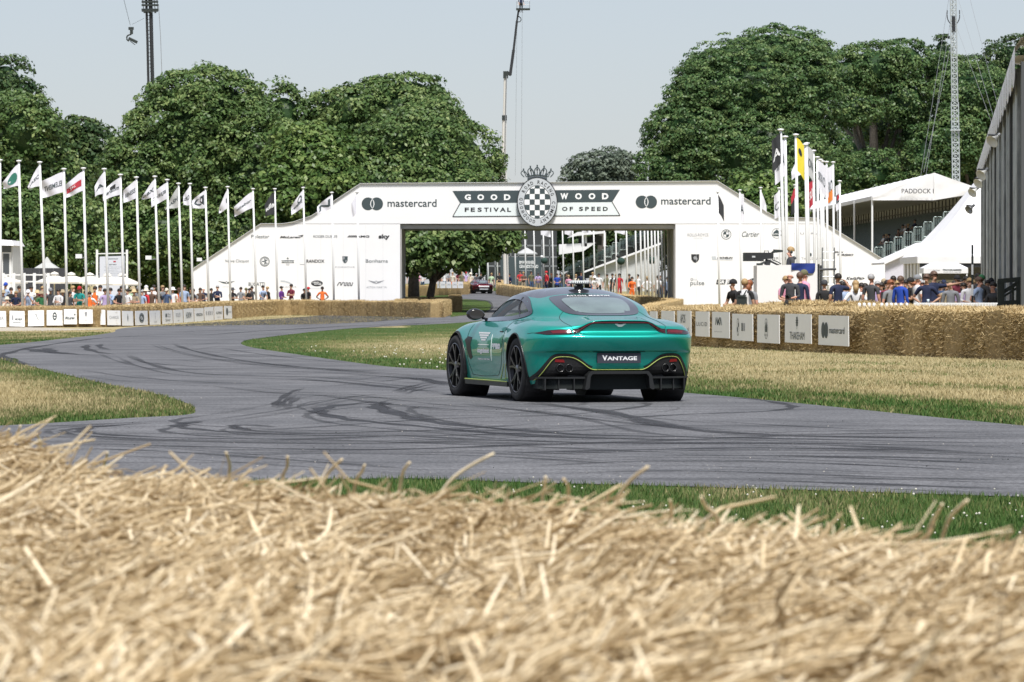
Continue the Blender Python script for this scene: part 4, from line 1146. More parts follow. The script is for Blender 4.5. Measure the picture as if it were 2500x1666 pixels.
# -- flagpoles and flags
POLE_W=mat('pole_white',(.78,.79,.80),.4)
FLAG_W=mat('flag_white',(.68,.68,.74),.8,noise=.04,scale=3)
FLAG_K=mat('flag_black',(.03,.032,.036),.8)
FLAG_Y=mat('flag_yellow',(.72,.60,.05),.8)
FLAG_R=mat('flag_red',(.42,.03,.05),.8)
FLAG_G=mat('flag_green',(.03,.16,.12),.8)
FLAG_O=mat('flag_orange',(.72,.22,.04),.8)
FLAG_GREY=mat('flag_grey',(.45,.46,.46),.8)
GREY_METAL=mat('grey_metal',(.33,.34,.35),.45,metal=.6)
DARK_METAL=mat('dark_metal',(.035,.037,.04),.5,metal=.3)
def flagpole(px0,py0,px1,D,label,group,r=.062,zb=None):
 """pole from its foot (column px1) to its head (px0, py0), leaning as it does"""
 zb=gz(D) if zb is None else zb
 foot=Vector((X_at(px1,D),D,zb));head=at(px0,py0,D)
 o=thing('flagpole',label,'flagpole',foot,0,group)
 h=head-foot
 mb=MB();mb.tube([(0,0,-.2),h*.5,h],[r*1.12,r,r*.82],10);mb.build('pole',POLE_W,o,smooth=True)
 mb=MB();mb.lathe([(0,.06),(r*1.9,.04),(r*2.1,.0),(r*1.2,-.03),(0,-.03)],12,c=h);mb.build('finial',POLE_W,o,smooth=True)
 return o,foot,head
def flag(foot,head,D,L,h,dt,db,side,m,label,text=None,tm=None,emblem=None,seed=0,mirror=False,group=None,gap=6,tbox=(.15,.35,.85,.65)):
 """cloth hung from a pole; sizes in photograph pixels. dt, db: droop of the top and bottom edges at the fly end"""
 s=F/D;L,h,dt,db,gap=L/s,h/s,dt/s,db/s,gap/s
 fly=L*1.0;depth=.35*L
 ax=(foot-head).normalized()
 g=random.Random(seed)
 ph=g.uniform(0,6)
 def P(u,v,off=0.):
  p=head+ax*(gap+h*v)
  d=(dt*(1-v)+db*v)*(u**1.25)
  wv=.10*L*math.sin(5.5*u+2.2*v+ph)*u+.05*L*math.sin(9*u+5*v+ph*2)*u
  return Vector((p.x+side*(fly*u+.0),p.y-.05+depth*u*.6+wv-off,p.z-d+.03*h*math.sin(6*u+ph)*u))
 o0=P(0,0)
 nu,nv=14,10
 vs=[P(i/nu,j/nv)-o0 for j in range(nv+1) for i in range(nu+1)]
 fs=[(j*(nu+1)+i,j*(nu+1)+i+1,(j+1)*(nu+1)+i+1,(j+1)*(nu+1)+i) for j in range(nv) for i in range(nu)]
 mb=MB();mb.add(vs,fs)
 o=mb.build('flag',m,None,smooth=True,loc=o0)
 tag(o,label,'flag',group)
 if text:
  vs,fs=glyphs(text,.02)
  x0,z0,x1,z1=tbox
  mb=MB()
  q=[]
  for a,b in vs:
   u=x0+a*(x1-x0);v=1-(z0+b*(z1-z0))
   if side<0:u=1-u
   if mirror:u=1-u
   q.append(P(u,v,.012)-o0)
  mb.add(q,fs);mb.build('print',tm or PRINT_DARK,o)
 if emblem:
  kind,cu,cv,ru,rv,em=emblem
  mb=MB();n=20
  if kind=='disc':
   q=[P(cu,cv,.014)-o0]+[P(cu+ru*math.cos(2*math.pi*k/n),cv+rv*math.sin(2*math.pi*k/n),.014)-o0 for k in range(n)]
   mb.add(q,[(0,k+1,(k+1)%n+1) for k in range(n)])
  elif kind=='ring':
   q=[P(cu+ru*e*math.cos(2*math.pi*k/n),cv+rv*e*math.sin(2*math.pi*k/n),.014)-o0 for e in(1,.6) for k in range(n)]
   mb.add(q,[(k,(k+1)%n,n+(k+1)%n,n+k) for k in range(n)])
  else:
   q=[];f2=[]
   for i in range(9):
    for j in range(5):q.append(P(cu+ru*(i/4-1),cv+rv*(j/2-1),.013)-o0)
   f2=[(i*5+j,i*5+j+1,(i+1)*5+j+1,(i+1)*5+j) for i in range(8) for j in range(4)]
   mb.add(q,f2)
  mb.build('emblem',em,o)
 return o
LP=[(0,392,2,209.5,None,'at the very left edge of the photo'),(46,394,57,210.5,(40,54,46,8,FLAG_W,None,('disc',.42,.55,.30,.30,FLAG_G),'limp white flag with a dark green disc, first on the left'),'of the flag with a green disc'),(97,397,113,211,(30,52,52,6,FLAG_W,'JAEC',None,'narrow white flag hanging limp with a faint word'),'of the limp flag second from the left'),(156,413.6,165,212,(56,50,24,16,FLAG_W,'ELEMENT',None,'broad white flag blown flat with one line of small letters'),'of the broad flat white flag'),(203.6,412,213,212.5,(44,48,34,19,FLAG_W,'sport',('band',.55,.55,.42,.17,FLAG_R),'white flag with a red band'),'of the flag with a red band'),(254.5,413.6,266,214,(24,52,36,9,FLAG_W,'A',None,'half folded white flag with a small dark triangle'),'of the half folded flag'),(294,427.5,304,217,(44,42,34,15,FLAG_W,'mclaren',('band',.45,.35,.16,.12,PRINT_BLACK),'white flag with a black bird mark over a word'),'of the flag with a black bird mark'),(333,434,343,222,(33,45,27,12,FLAG_W,'GENESIS',None,'white flag with a slanting grey word, kinked at its corner'),'of the flag kinked at its corner'),(378,432,390,229,(34,44,48,6,FLAG_W,'DBX',None,'white flag folded to a point with a grey mark'),'of the flag folded to a point'),(408,440,418,234,(40,40,30,22,FLAG_W,'EJEC',None,'wide white flag with spaced dark capitals'),'of the flag with spaced capitals'),(435.7,449,447,240,(33,52,58,6,FLAG_GREY,'NASH',None,'greyish flag hanging steeply to the left'),'of the greyish hanging flag'),(463.7,449.6,472,246,(17,46,25,0,FLAG_W,'GRD',None,'slim white flag with a small dark word low on it'),'of the slim flag with a small word'),(501.5,459,511,252,(33,44,26,1,FLAG_W,'D',('ring',.3,.45,.14,.2,PRINT_BLACK),'white flag with a bold black letter beside its pole'),'of the flag with one bold letter'),(555.5,457,564,264,(22,46,50,14,FLAG_W,'I',None,'steep white flag with a dark upright stroke'),'of the flag with an upright stroke'),(617.5,462,627,277,(47,40,38,22,FLAG_W,'gillebor',None,'large white flag with a bold rounded word'),'of the flag with a bold rounded word'),(670.8,462,678.5,279,(25,56,30,4,FLAG_K,'elbi',None,'black flag with a white word'),'of the single black flag on the left'),(740,459,749,279,(30,42,42,20,FLAG_W,'renault',('ring',.3,.35,.18,.22,PRINT_DARK),'white flag with a diamond ring mark, limp at its edge'),'of the flag with a ring mark'),(810,471,816,278,(36,32,28,18,FLAG_W,'N',None,'white flag with one huge black letter before the arch slope'),'of the flag with a huge letter'),(871.7,470,877,277,(14,45,22,12,FLAG_W,None,None,'small pale flag hanging just left of the two printed discs'),'standing against the white arch by the two discs'),]
for i,(a,b,c,D,fl,where) in enumerate(LP):
 D=behind_wall(c,D,1.6)
 o,foot,head=flagpole(a,b,c,D,'white flagpole '+where,'flagpoles along the left bend')
 if fl:
  L,h,dt,db,m,tx_,em,lab=fl
  flag(foot,head,D,L,h,dt,db,-1,m,lab,tx_,PRINT_WHITE if m in(FLAG_K,) or tx_=='sport' else PRINT_DARK,em,seed=i,mirror=(i%3==0),group='flags along the left bend',tbox=(.12,.22,.88,.8) if tx_ in('N','D') else(.1,.34,.9,.6))
lights_on={4:(193,205,626),8:(363,380,629.5),13:(487,503,634),16:(727,740,643.5)}
for o in[o for o in bpy.data.objects if o.name.startswith('flagpole')]:pass
fpoles=sorted([o for o in bpy.data.objects if o.get('category')=='flagpole'],key=lambda o:o.location.x/o.location.y)
for i,(x0,x1,y) in lights_on.items():
 o=fpoles[i];D=o.location.y
 c=at(x0,y,D)-o.location
 mb=MB();mb.box((c.x,c.y-.1,c.z),(.30,.14,.20));mb.build('floodlight',POLE_W,o)
 e_=at(x1+4,y+3,D)-o.location
 mb=MB();mb.beam((c.x+.1,c.y-.1,c.z-.08),(e_.x,e_.y,e_.z),.04,.04);mb.build('bracket',GREY_METAL,o)
RP=[(1906,318,1917,172,(22,74,22,30,FLAG_K,'A',None,'black flag with a white triangle outline on the tallest right pole'),-1,'tallest of the right hand group with a black flag'),(1917,335,1924,176,(26,88,8,26,FLAG_W,'HINDA',None,'white flag with black slanting letters below the black flag'),-1,'second tallest of the right hand group'),(1943,330,1951,180,(20,80,18,24,FLAG_Y,None,('disc',.5,.35,.22,.10,PRINT_BLACK),'yellow flag with a small black mark'),1,'carrying the yellow flag'),(1966,354,1974,186,(34,62,60,18,FLAG_W,None,None,'white flag spread left beside the yellow flag'),-1,'just right of the yellow flag'),(1970,351,1977,196,(16,70,12,20,FLAG_GREY,'ION',None,'grey flag draped along its pole right of the yellow flag'),1,'doubled close behind the one right of the yellow flag'),(1986,369,1991,204,(8,60,8,12,FLAG_K,None,None,'narrow dark flag wrapped round a pole in the right group'),-1,'with a dark flag wrapped round it'),(1995,385,2001,212,(14,68,10,14,FLAG_W,'ORION',None,'long white flag with dark vertical letters in the right group'),1,'with long dark lettering on its flag'),(2003,391,2009,220,(12,74,8,14,FLAG_W,'NO',None,'white flag with two dark letters hanging straight in the right group'),1,'with two dark letters on its flag'),(2008,395,2014,228,(14,70,10,12,FLAG_W,None,None,'plain white flag hanging straight, middle of the right group'),1,'with a plain straight flag'),(2018,396,2022,236,(18,60,16,14,FLAG_W,None,('disc',.5,.7,.25,.12,FLAG_R),'white flag with a red spot low on it'),-1,'with a red spotted flag'),(2034,397,2037,245,(18,90,10,14,FLAG_W,'PRO',('band',.5,.8,.4,.14,FLAG_O),'tall white flag with an orange band at its foot'),-1,'with an orange banded flag'),(2050,443,2053,254,(10,60,8,10,FLAG_W,'E',('disc',.5,.5,.3,.12,FLAG_R),'last small white flag at the right end of the group'),-1,'last at the right end of the group'),(1752,469,1757,283,(15,44,26,22,FLAG_K,None,None,'dark flag hanging before the white arch right of the printed word'),1,'with a dark flag before the arch'),(1806,465,1811,282,(10,66,6,10,FLAG_W,'A',None,'pale furled flag at the top of the right arch slope'),1,'at the top of the right arch slope'),(1857,459,1861,281,(14,42,38,14,FLAG_W,None,None,'small white flag against the bright green bush'),1,'against the bright green bush'),(1902,460,1906,280,(12,62,14,10,FLAG_W,'C',None,'pale flag hanging behind the tallest right pole'),-1,'just behind the tallest right pole'),(1941,452.6,1944,279,(10,60,24,8,FLAG_K,None,('band',.5,.2,.5,.2,FLAG_R),'black and red flag low behind the yellow one'),-1,'with a black and red flag low behind'),(1987,422,1990,262,(12,70,20,12,FLAG_R,'SUIS',None,'dark red flag low in the right hand group'),-1,'with a dark red flag'),]
for i,(a,b,c,D,fl,side,where) in enumerate(RP):
 o,foot,head=flagpole(a,b,c,D,'white flagpole '+where,'flagpoles in the right hand group')
 L,h,dt,db,m,tx_,em,lab=fl
 flag(foot,head,D,L,h,dt,db,side,m,lab,tx_,PRINT_WHITE if m in(FLAG_K,FLAG_R) else PRINT_DARK,em,seed=50+i,group='flags in the right hand group',tbox=(.1,.3,.9,.62))
INP=[1306,1329,1351,1376,1401,1425,1452,1478,1506,1532,1554,1566,1576,1584,1593,1601,1609,1617,1624,1632,1016,1072,1091,1109,1131,1152,1171,1193,1215,1237,1259,1284]
INP.sort()
for i,px in enumerate(INP):
 D=520+(300-520)*((px-1015)/620.)**.9
 top=Z_at(703,D);zt=gz(D)+7.6
 ytop=HY+(EYE-zt)*F/D
 if px<1215:ytop=max(ytop,600)
 o,foot,head=flagpole(px-4,ytop,px+1,D,'thin white flagpole through the arch, %s from the left'%ORD[i],'flagpoles seen through the arch')
 if px in(1306,1376,1425,1506,1566,1584):pass
for i,(px,y0,L,h,D) in enumerate(((1320,548,24,26,395),(1378,550,18,22,372),(1420,550,22,18,355),(1500,548,26,20,328))):
 hd=at(px,y0,D);flag(Vector((hd.x+.1,D,0)),hd,D,L,h,12,6,1,FLAG_W,('white flag corner showing under the arch soffit by the emblem','pale hanging flag second under the arch soffit','white flag with a dark cross under the arch soffit','pale square flag under the arch soffit, nearest the right pier')[i],'X' if i==2 else None,None,None,90+i,group='flags seen through the arch',gap=0)
# -- grandstand beside the arch
CANVAS=mat('white_canvas',(.76,.76,.78),.7,noise=.05,scale=1.2)
CANVAS_G=mat('grey_canvas',(.44,.45,.46),.8,noise=.08,scale=1.0)
SEAT_G=mat('green_seats',(.025,.06,.055),.55,noise=.2,scale=2)
STEEL=mat('steel_teal',(.36,.44,.44),.4,metal=.3)
DARK_BOARDING=mat('dark_boarding',(.045,.05,.052),.8,noise=.15,scale=1)  # dark board colour shared by stand tiers, tower cladding and cabin back
def grandstand(name_lab,X0,Y0,Y1,z0,tiers,run,rise,eaveX,ridgeX,backX,ze,zr,zb,posts,shear,text=None,roof=True,ppl_w=12):
 g0=gz(Y0)
 o=thing('grandstand',name_lab,'grandstand',(X0,Y0,0))
 sx=lambda y:shear*(y-Y0)
 L=Y1-Y0
 for i in range(tiers):
  x=i*run;z=z0+i*rise
  mb=MB();mb.add([(x+sx(y),y-Y0,zz) for y in(Y0,Y1) for zz in(z-1.2,z)]+[(x+run+sx(y),y-Y0,zz) for y in(Y0,Y1) for zz in(z-1.2,z)],[(0,2,3,1),(1,3,7,5),(4,5,7,6),(0,1,5,4),(2,6,7,3)])
  mb.build('tier',DARK_BOARDING,o)
 st=MB()
 for i in range(tiers):
  x=i*run+run*.45;z=z0+i*rise
  for k in range(int(L/.75)):
   y=k*.75+.4;xx=x+shear*y
   st.box((xx,y,z+.42),(.40,.44,.05));st.box((xx+.2,y,z+.62),(.05,.44,.40))
   pass
 tag(st.build('seats',SEAT_G,o),kind='stuff')
 for i in range(tiers):
  x=i*run;z=z0+i*rise
  mb=MB()
  mb.tube([(x+.05,-.12,z-.35),(x+.05,-.12,z+.86),(x+.12,-.12,z+.94),(x+run-.12,-.12,z+.94),(x+run-.05,-.12,z+.86),(x+run-.05,-.12,z-.35)],.035,6)
  for k in range(1,5):mb.tube([(x+run*k/5,-.12,z-.2),(x+run*k/5,-.12,z+.84)],.016,5)
  mb.tube([(x+.05,-.12,z-.15),(x+run-.05,-.12,z-.15)],.02,5)
  mb.build('railing',STEEL,o)
 if roof:
  zt=z0+tiers*rise
  mb=MB();mb.prism([(backX-X0-.1,zt-.3),(backX-X0,zt-.3),(backX-X0,zb),(backX-X0-.1,zb)],0,L)
  bw=mb.build('back_wall',CANVAS_G,o)
  for v in bw.data.vertices:v.co.x+=shear*v.co.y
  mb=MB()
  for k in range(int(L/2.5)):
   y=k*2.5;mb.tube([(backX-X0-.2+shear*y,y,zt-.2),(backX-X0-.2+shear*y,y,zb)],.05,5)
  for zz in(zt+.25,zt+.55,zt+.85):mb.tube([(backX-X0-.22,0,zz),(backX-X0-.22+shear*L,L,zz)],.045,5)
  mb.build('back_railing',DARK_METAL,o)
  for k,y in enumerate(posts):
   mb=MB();mb.tube([(eaveX-X0+sx(y),y-Y0,gz(y)),(eaveX-X0+sx(y),y-Y0,ze-.05)],.075,8);mb.build('post',POLE_W,o)
  bay=5.;n=int(L/bay)
  for k in range(n):
   y=k*bay
   for(xa,za,xb,zb_) in((eaveX,ze,ridgeX,zr),(ridgeX,zr,backX+1.0,ze+.4)):
    mb=MB();nu,nv=4,4;vs=[]
    for j in range(nv+1):
     for i in range(nu+1):
      u,v=i/nu,j/nv
      sag=-.09*math.sin(math.pi*v)*math.sin(math.pi*min(1,u*1.0+.15)*.87)
      yy=y+bay*v
      vs.append((xa+(xb-xa)*u-X0+shear*yy,yy,za+(zb_-za)*u+sag))
    o_=len(vs);vs+=[(x,y_,z-.04) for x,y_,z in vs]
    fs=[(j*5+i,j*5+i+1,(j+1)*5+i+1,(j+1)*5+i) for j in range(4) for i in range(4)]
    fs+=[tuple(o_+q for q in f[::-1]) for f in fs]
    mb.add(vs,fs);mb.build('roof_panel',CANVAS,o,smooth=True)
   mb=MB();mb.prism([(eaveX-X0,ze-.28),(eaveX-X0+.04,ze-.28),(eaveX-X0+.04,ze),(eaveX-X0,ze)],y,y+bay-.03)
   v_=mb.build('valance',CANVAS,o)
   for v in v_.data.vertices:v.co.x+=shear*v.co.y
   mb=MB();mb.beam((eaveX-X0+sx(Y0+y),y+.05,ze-.25),(backX-X0+sx(Y0+y),y+.05,ze+.05),.09,.16);mb.build('roof_beam',GREY_METAL,o)
  for(xa,za,xb,zb_) in((eaveX,ze,ridgeX,zr),(ridgeX,zr,backX+1.0,ze+.4)):
   mb=MB();nu,nv=12,4;vs=[]
   for j in range(nv+1):
    for i in range(nu+1):
     u,v=i/nu,j/nv
     zt_=za+(zb_-za)*u;zbm=(ze-.32 if xa==eaveX else ze-.32+.72*u*.4)+(.32*u if xa!=eaveX else 0)
     vs.append((xa+(xb-xa)*u-X0,-.05-.07*math.sin(9*u+4*v)*v*(1-v)*3-.03,zt_*(1-v)+zbm*v))
   mb.add(vs,[(j*(nu+1)+i,j*(nu+1)+i+1,(j+1)*(nu+1)+i+1,(j+1)*(nu+1)+i) for j in range(nv) for i in range(nu)])
   mb.build('gable',CANVAS,o,smooth=True)
  if text:
   mb=MB();lettering(mb,*text);mb.build('lettering',PRINT_BLACK,o)
 return o
s33=F/330
pad=grandstand('open grandstand with a white canvas gable roof and green seats right of the arch',26.5,330,470,3.3,9,.72,.37,26.4,30.9,33.6,8.0,9.7,8.1,[330.2,345,360,375,390,405,420,440],-.012,('PADDOCK I',(2200-CX)/s33-26.5,EYE+(703-473)/s33,(2278-CX)/s33-26.5,EYE+(703-461.5)/s33,-.45,.01))
st2=grandstand('tiered stand with grey railings seen through the arch on the right',X_at(1385,455),455,520,gz(455)+1.6,11,.75,.36,0,0,0,0,0,0,[],.0,roof=False)
mb=MB();mb.prismz([(0,0),(9.5,0),(9.5,6),(0,6)],0,1.5)
cab=thing('commentary_cabin','white flat roofed cabin among the stands seen through the arch','cabin',(X_at(1365,452),452,Z_at(622,452)))
k=F/452
mb=MB();mb.prism([(0,0),(60/k,.35),(90/k,1.2),(0,25/k)],0,4);mb.build('parapet',CANVAS,cab)
mb=MB();mb.prism([(20/k,41/k),(45/k,55/k),(112/k,57/k),(112/k,52/k),(45/k,46/k)],-.5,5);mb.build('roof',CANVAS,cab)
for x in(55,62,108):mb=MB();mb.prism([(x/k,20/k),((x+6)/k,20/k),((x+6)/k,54/k),(x/k,54/k)],0,.3);mb.build('post',CANVAS,cab)
mb=MB();mb.prism([(48/k,22/k),(106/k,24/k),(106/k,47/k),(48/k,45/k)],3.0,3.2);mb.build('back_wall',DARK_BOARDING,cab)
tn=thing('white_awning','long pale sloping tent roof below the stand seen through the arch','tent',(X_at(1425,430),430,gz(430)))
k=F/430;z_=lambda y:Z_at(y,430)-gz(430)
mb=MB();mb.prism([(0,z_(663)),(190/k,z_(592)),(190/k,z_(597)),(0,z_(667))],0,6);mb.build('roof',CANVAS,tn)
mb=MB();mb.prism([(28/k,0),(185/k,0),(185/k,z_(600)),(28/k,z_(655))],.6,.7);mb.build('wall',mat('pale_tent_wall',(.50,.52,.53),.8,noise=.1),tn)
bb=thing('slatted_hoarding','dark slate hoarding with white lettering left of the stand inside the arch','hoarding',(X_at(1222,447),447,gz(447)))
k=F/447;z_=lambda y:Z_at(y,447)-gz(447)
mb=MB();mb.prism([(0,0),(100/k,0),(100/k,z_(628)),(0,z_(628))],0,.2);mb.build('panel',mat('slate_panel',(.05,.07,.078),.7,noise=.1),bb)
mb=MB();lettering(mb,'BMW WINNERS',46/k,z_(645),84/k,z_(637),-.02,.02);lettering(mb,'GRANDSTAND',46/k,z_(655),92/k,z_(647),-.02,.02);mb.build('lettering',PRINT_WHITE,bb)
mb=MB();lettering(mb,'all welcome to this stand',46/k,z_(662),76/k,z_(659),-.02);mb.build('fine_print',PRINT_PALE,bb)
tw=thing('scaffold_tower','dark clad tower with openings behind the slate hoarding inside the arch','tower',(X_at(1190,470),470,gz(470)))
k=F/470;z_=lambda y:Z_at(y,470)-gz(470)
mb=MB();mb.prism([(0,0),(170/k,0),(170/k,z_(560)),(30/k,z_(560)),(30/k,z_(590)),(0,z_(590))],1.5,4);mb.build('cladding',DARK_BOARDING,tw)
for x in range(0,171,19):mb=MB();mb.beam((x/k,0,0),(x/k,0,z_(585 if x>20 else 600)),.12,.12);mb.build('post',GREY_METAL,tw)
for y in(600,628,650):mb=MB();mb.beam((0,0,z_(y)),(170/k,0,z_(y)),.12,.16);mb.build('rail',GREY_METAL,tw)
pg=thing('grey_parasol','dull grey parasol up on the dark tower inside the arch','parasol',(X_at(1286,462),462,Z_at(622,462)))
k=F/462
mb=MB();mb.lathe([(0,17/k),(6/k,14/k),(26/k,3/k),(26/k,0),(0,6/k)],8);mb.build('canopy',CANVAS_G,pg);mb=MB();mb.tube([(0,0,-1.2),(0,0,.3)],.04,6);mb.build('pole',GREY_METAL,pg)
for i,(px,py,D) in enumerate(((1329,637,392),(1516,638,330),(1591,636,318),(1632,640,305))):
 z0=gz(D);z=Z_at(py,D)
 lab=('left of the white cabin','in front of the sloping pale tent roof','between the close set poles near the right pier','cut by the right pier of the arch')[i]
 o=thing('netted_loudspeaker','dark netted speaker globe on a stand '+lab,'loudspeaker',(X_at(px,D),D,z0),0,'speaker globes through the arch')
 mb=MB();mb.ball((0,0,z-z0),(.30,.30,.27),14,10);mb.build('globe',mat('net_green',(.02,.05,.04),.9),o,smooth=True)
 mb=MB();mb.tube([(0,0,0),(0,0,z-z0-.2)],.03,6);mb.build('stand',DARK_METAL,o)
 mb=MB();mb.ball((-.22,-.1,z-z0+.36),(.13,.13,.11),8,6);mb.tube([(-.22,-.1,z-z0+.3),(0,0,z-z0+.1)],.04,5);mb.build('lamp_head',POLE_W if i==0 else DARK_METAL,o)
# -- marquees, kiosk and corrugated building on the right
D=225;k=F/D
mq=thing('marquee','white pagoda marquee sweeping up behind the corrugated building','marquee',(X_at(2243,D)+5,D+5,gz(D)))
ze=Z_at(628,D)-gz(D)
vs=[];n=10
for j in range(n+1):
 t=j/n;r=5.05*(1-t);z=ze+6.1*(t**1.22)
 vs+=[(-r,-r,z),(r,-r,z),(r,r,z),(-r,r,z)]
mb=MB();mb.add(vs,[(j*4+a,j*4+(a+1)%4,(j+1)*4+(a+1)%4,(j+1)*4+a) for j in range(n) for a in range(4)]);mb.build('roof',CANVAS,mq)
for a,b in(((-5.05,-5.05),(5.05,-5.05)),((-5.05,5.05),(-5.05,-5.05))):
 mb=MB();mb.beam((a[0],a[1],ze-.14),(b[0],b[1],ze-.14),.05,.34);mb.build('valance',CANVAS,mq)
mb=MB();mb.beam((-4.95,-4.95,ze-.42),(4.95,-4.95,ze-.42),.12,.18);mb.build('header_beam',DARK_METAL,mq)
for x in(-4.9,-1.6,1.7,4.9):mb=MB();mb.beam((x,-4.9,0),(x,-4.9,ze-.3),.12,.12);mb.build('leg',POLE_W,mq)
for i in range(5):
 mb=MB();mb.box((-4.95,-4.0+i*1.9,ze*.5-.1),(.05,.95,ze-.4));mb.build('side_panel',CANVAS,mq)
mb=MB();mb.box((-4.9,0,.55),(.04,10,1.1));mb.build('side_wall',CANVAS_G,mq)
mb=MB();mb.box((0,4.8,ze/2),(9.8,.06,ze));mb.build('back_wall',mat('tent_inside',(.26,.26,.27),.8,noise=.1),mq)
sl=thing('side_tent','low lean-to tent with pale lavender wall between the arch end and the marquee','tent',(X_at(2158,262),262,gz(262)))
k2=F/262;z_=lambda y:Z_at(y,262)-gz(262)
mb=MB();mb.prism([(0,z_(641)),(112/k2,z_(590)),(112/k2,z_(596)),(0,z_(646))],-.3,9);mb.build('roof',CANVAS,sl)
mb=MB();mb.prism([(3/k2,0),(100/k2,0),(100/k2,z_(602)),(3/k2,z_(645))],0,.1);mb.build('wall',mat('lavender_canvas',(.58,.57,.64),.8,noise=.05),sl)
D=218;k=F/D
ks=thing('programme_kiosk','small white canopy kiosk lettered for programmes inside the marquee mouth','kiosk',(X_at(2304,D),D,gz(D)))
z_=lambda y:Z_at(y,D)-gz(D);hw=54/k
vs=[]
for r,y in((hw,668),(hw,655),(hw*.62,644),(hw*.5,641)):vs+=[(-r,-r,z_(y)),(r,-r,z_(y)),(r,r,z_(y)),(-r,r,z_(y))]
mb=MB();mb.add(vs,[(j*4+a,j*4+(a+1)%4,(j+1)*4+(a+1)%4,(j+1)*4+a) for j in range(3) for a in range(4)]+[(12,13,14,15)]);mb.build('canopy',CANVAS,ks)
for x in(-1,1):mb=MB();mb.beam((x*hw*.95,-hw*.95,0),(x*hw*.95,-hw*.95,z_(660)),.06,.06);mb.build('leg',POLE_W,ks)
mb=MB();mb.box((0,hw*.8,1.1),(hw*1.9,.04,2.2));mb.build('back_sheet',mat('beige_sheet',(.40,.39,.35),.8),ks)
mb=MB();lettering(mb,'PROGRAMMES',(2297-2304)/k,z_(662),(2342-2304)/k,z_(657.5),-hw-.01,.02);lettering(mb,'GOODWOOD',(2273-2304)/k,z_(662),(2289-2304)/k,z_(659.5),-hw-.01);lettering(mb,'PLUS FREE RADIO',(2299-2304)/k,z_(666),(2341-2304)/k,z_(664),-hw-.01);mb.build('lettering',PRINT_DARK,ks)
BATTEN=mat('dark_batten',(.07,.075,.08),.6)
CORR=mat('corrugated_steel',(.29,.31,.32),.5,metal=.3,noise=.30,scale=2.5,rand=.28)
A_,B_=Vector((X_at(2500,118)+.05,118,0)),Vector((X_at(2412,210),210,0))
A0=A_+(A_-B_).normalized()*14
cb=thing('corrugated_building','tall grey corrugated metal wall with a scalloped white eave at the right edge','building',(A0.x,A0.y,gz(120)))
ctot=(B_-A0).length;cd=(B_-A0).normalized();cn=Vector((-cd.y,cd.x,0))
if cn.x>0:cn=-cn
zt=Z_at(424,210)-gz(120)
nsheet=19;w=ctot/nsheet
for i in range(nsheet):
 vs=[];q=10
 for j in range(q+1):
  d=w*(i+j/q*.995);off=.16*(0,0,0,1,1,1,0,0,1,1,0)[j]+.22*(i%2)
  p=cd*d+cn*off
  vs+=[(p.x,p.y,-.2),(p.x,p.y,zt+.1*math.sin(i*2.1))]
 mb=MB();mb.add(vs,[(2*j,2*j+2,2*j+3,2*j+1) for j in range(q)]);mb.build('corrugated_sheet',CORR,cb)
 p=cd*(w*i)+cn*.30;mb=MB();mb.beam((p.x,p.y,-.1),(p.x,p.y,zt-.1),.16,.16);mb.build('batten',BATTEN if i%3==0 else CORR,cb)
mb=MB()
p0,p1=cd*0,cd*0-cn*6
mb.add([(p0.x,p0.y,-.2),(p1.x,p1.y,-.2),(p1.x,p1.y,zt),(p0.x,p0.y,zt)],[(0,1,2,3)])
p0,p1=cd*ctot,cd*ctot-cn*6
mb.add([(p0.x,p0.y,-.2),(p1.x,p1.y,-.2),(p1.x,p1.y,zt),(p0.x,p0.y,zt)],[(0,1,2,3)]);mb.build('end_wall',CORR,cb)
for i in range(24):
 d0,d1=ctot*i/24,ctot*(i+.92)/24
 vs=[]
 for d in(d0,(d0*2+d1)/3,(d0+d1*2)/3,d1):
  for off,z in((-.3,zt+.50+.1*(i%2)),(.30,zt+.50+.22*(i%2)),(.52,zt+.25),(.52,zt-.42-.22*math.sin(math.pi*(d-d0)/(d1-d0)))):
   p=cd*d+cn*off;vs.append((p.x,p.y,z))
 mb=MB();mb.add(vs,[(a*4+b,a*4+b+1,a*4+b+5,a*4+b+4) for a in range(3) for b in range(3)]);mb.build('awning_scallop',CANVAS,cb,smooth=True)
mb=MB();p=cd*0-cn*.3;q_=cd*ctot-cn*.3;mb.beam((p.x,p.y,zt+.25),(q_.x,q_.y,zt+.25),.5,.5);mb.build('gutter',CANVAS_G,cb)
HORN=mat('horn_cream',(.74,.74,.70),.5)
for i,(px,py,r,D) in enumerate(((2466,340,16,131),(2434,423,14,148),(2423,444,12.5,162),(2406,467,12,180),(2395,509,11,196))):
 c=at(px,py,D);s_=r/(F/D)*1.0;c.x-=.45
 o=thing('horn_loudspeaker',('cream horn loudspeaker highest on the corrugated wall, largest of the five','second cream horn loudspeaker down the corrugated wall','middle cream horn loudspeaker of the five on the wall','fourth horn loudspeaker, overlapping the marquee roof','lowest and greyest horn loudspeaker on the corrugated wall')[i],'loudspeaker',c,0,'horn loudspeakers on the corrugated wall')
 o.rotation_mode='QUATERNION';o.rotation_quaternion=Vector((-.62,-.55,-.55)).to_track_quat('-Z','Y')
 mb=MB();mb.lathe([(s_*.16,s_*.9),(s_*.28,s_*.5),(s_*.55,-.1*s_),(s_*1.05,-s_*.72),(s_*1.0,-s_*.72),(s_*.5,-.05*s_),(s_*.12,s_*.6)],20)
 h_=mb.build('horn',HORN if i<4 else GREY_METAL,o,smooth=True)
 mb=MB();mb.lathe([(0,s_*.85),(s_*.3,s_*.85),(s_*.3,s_*1.35),(0,s_*1.35)],12);mb.build('driver',GREY_METAL,o)
 mb=MB();mb.beam((0,0,s_*.9),(s_*2.2,0,s_*1.25),.05,.05);mb.build('arm',DARK_METAL,o)
D=108;k=F/D
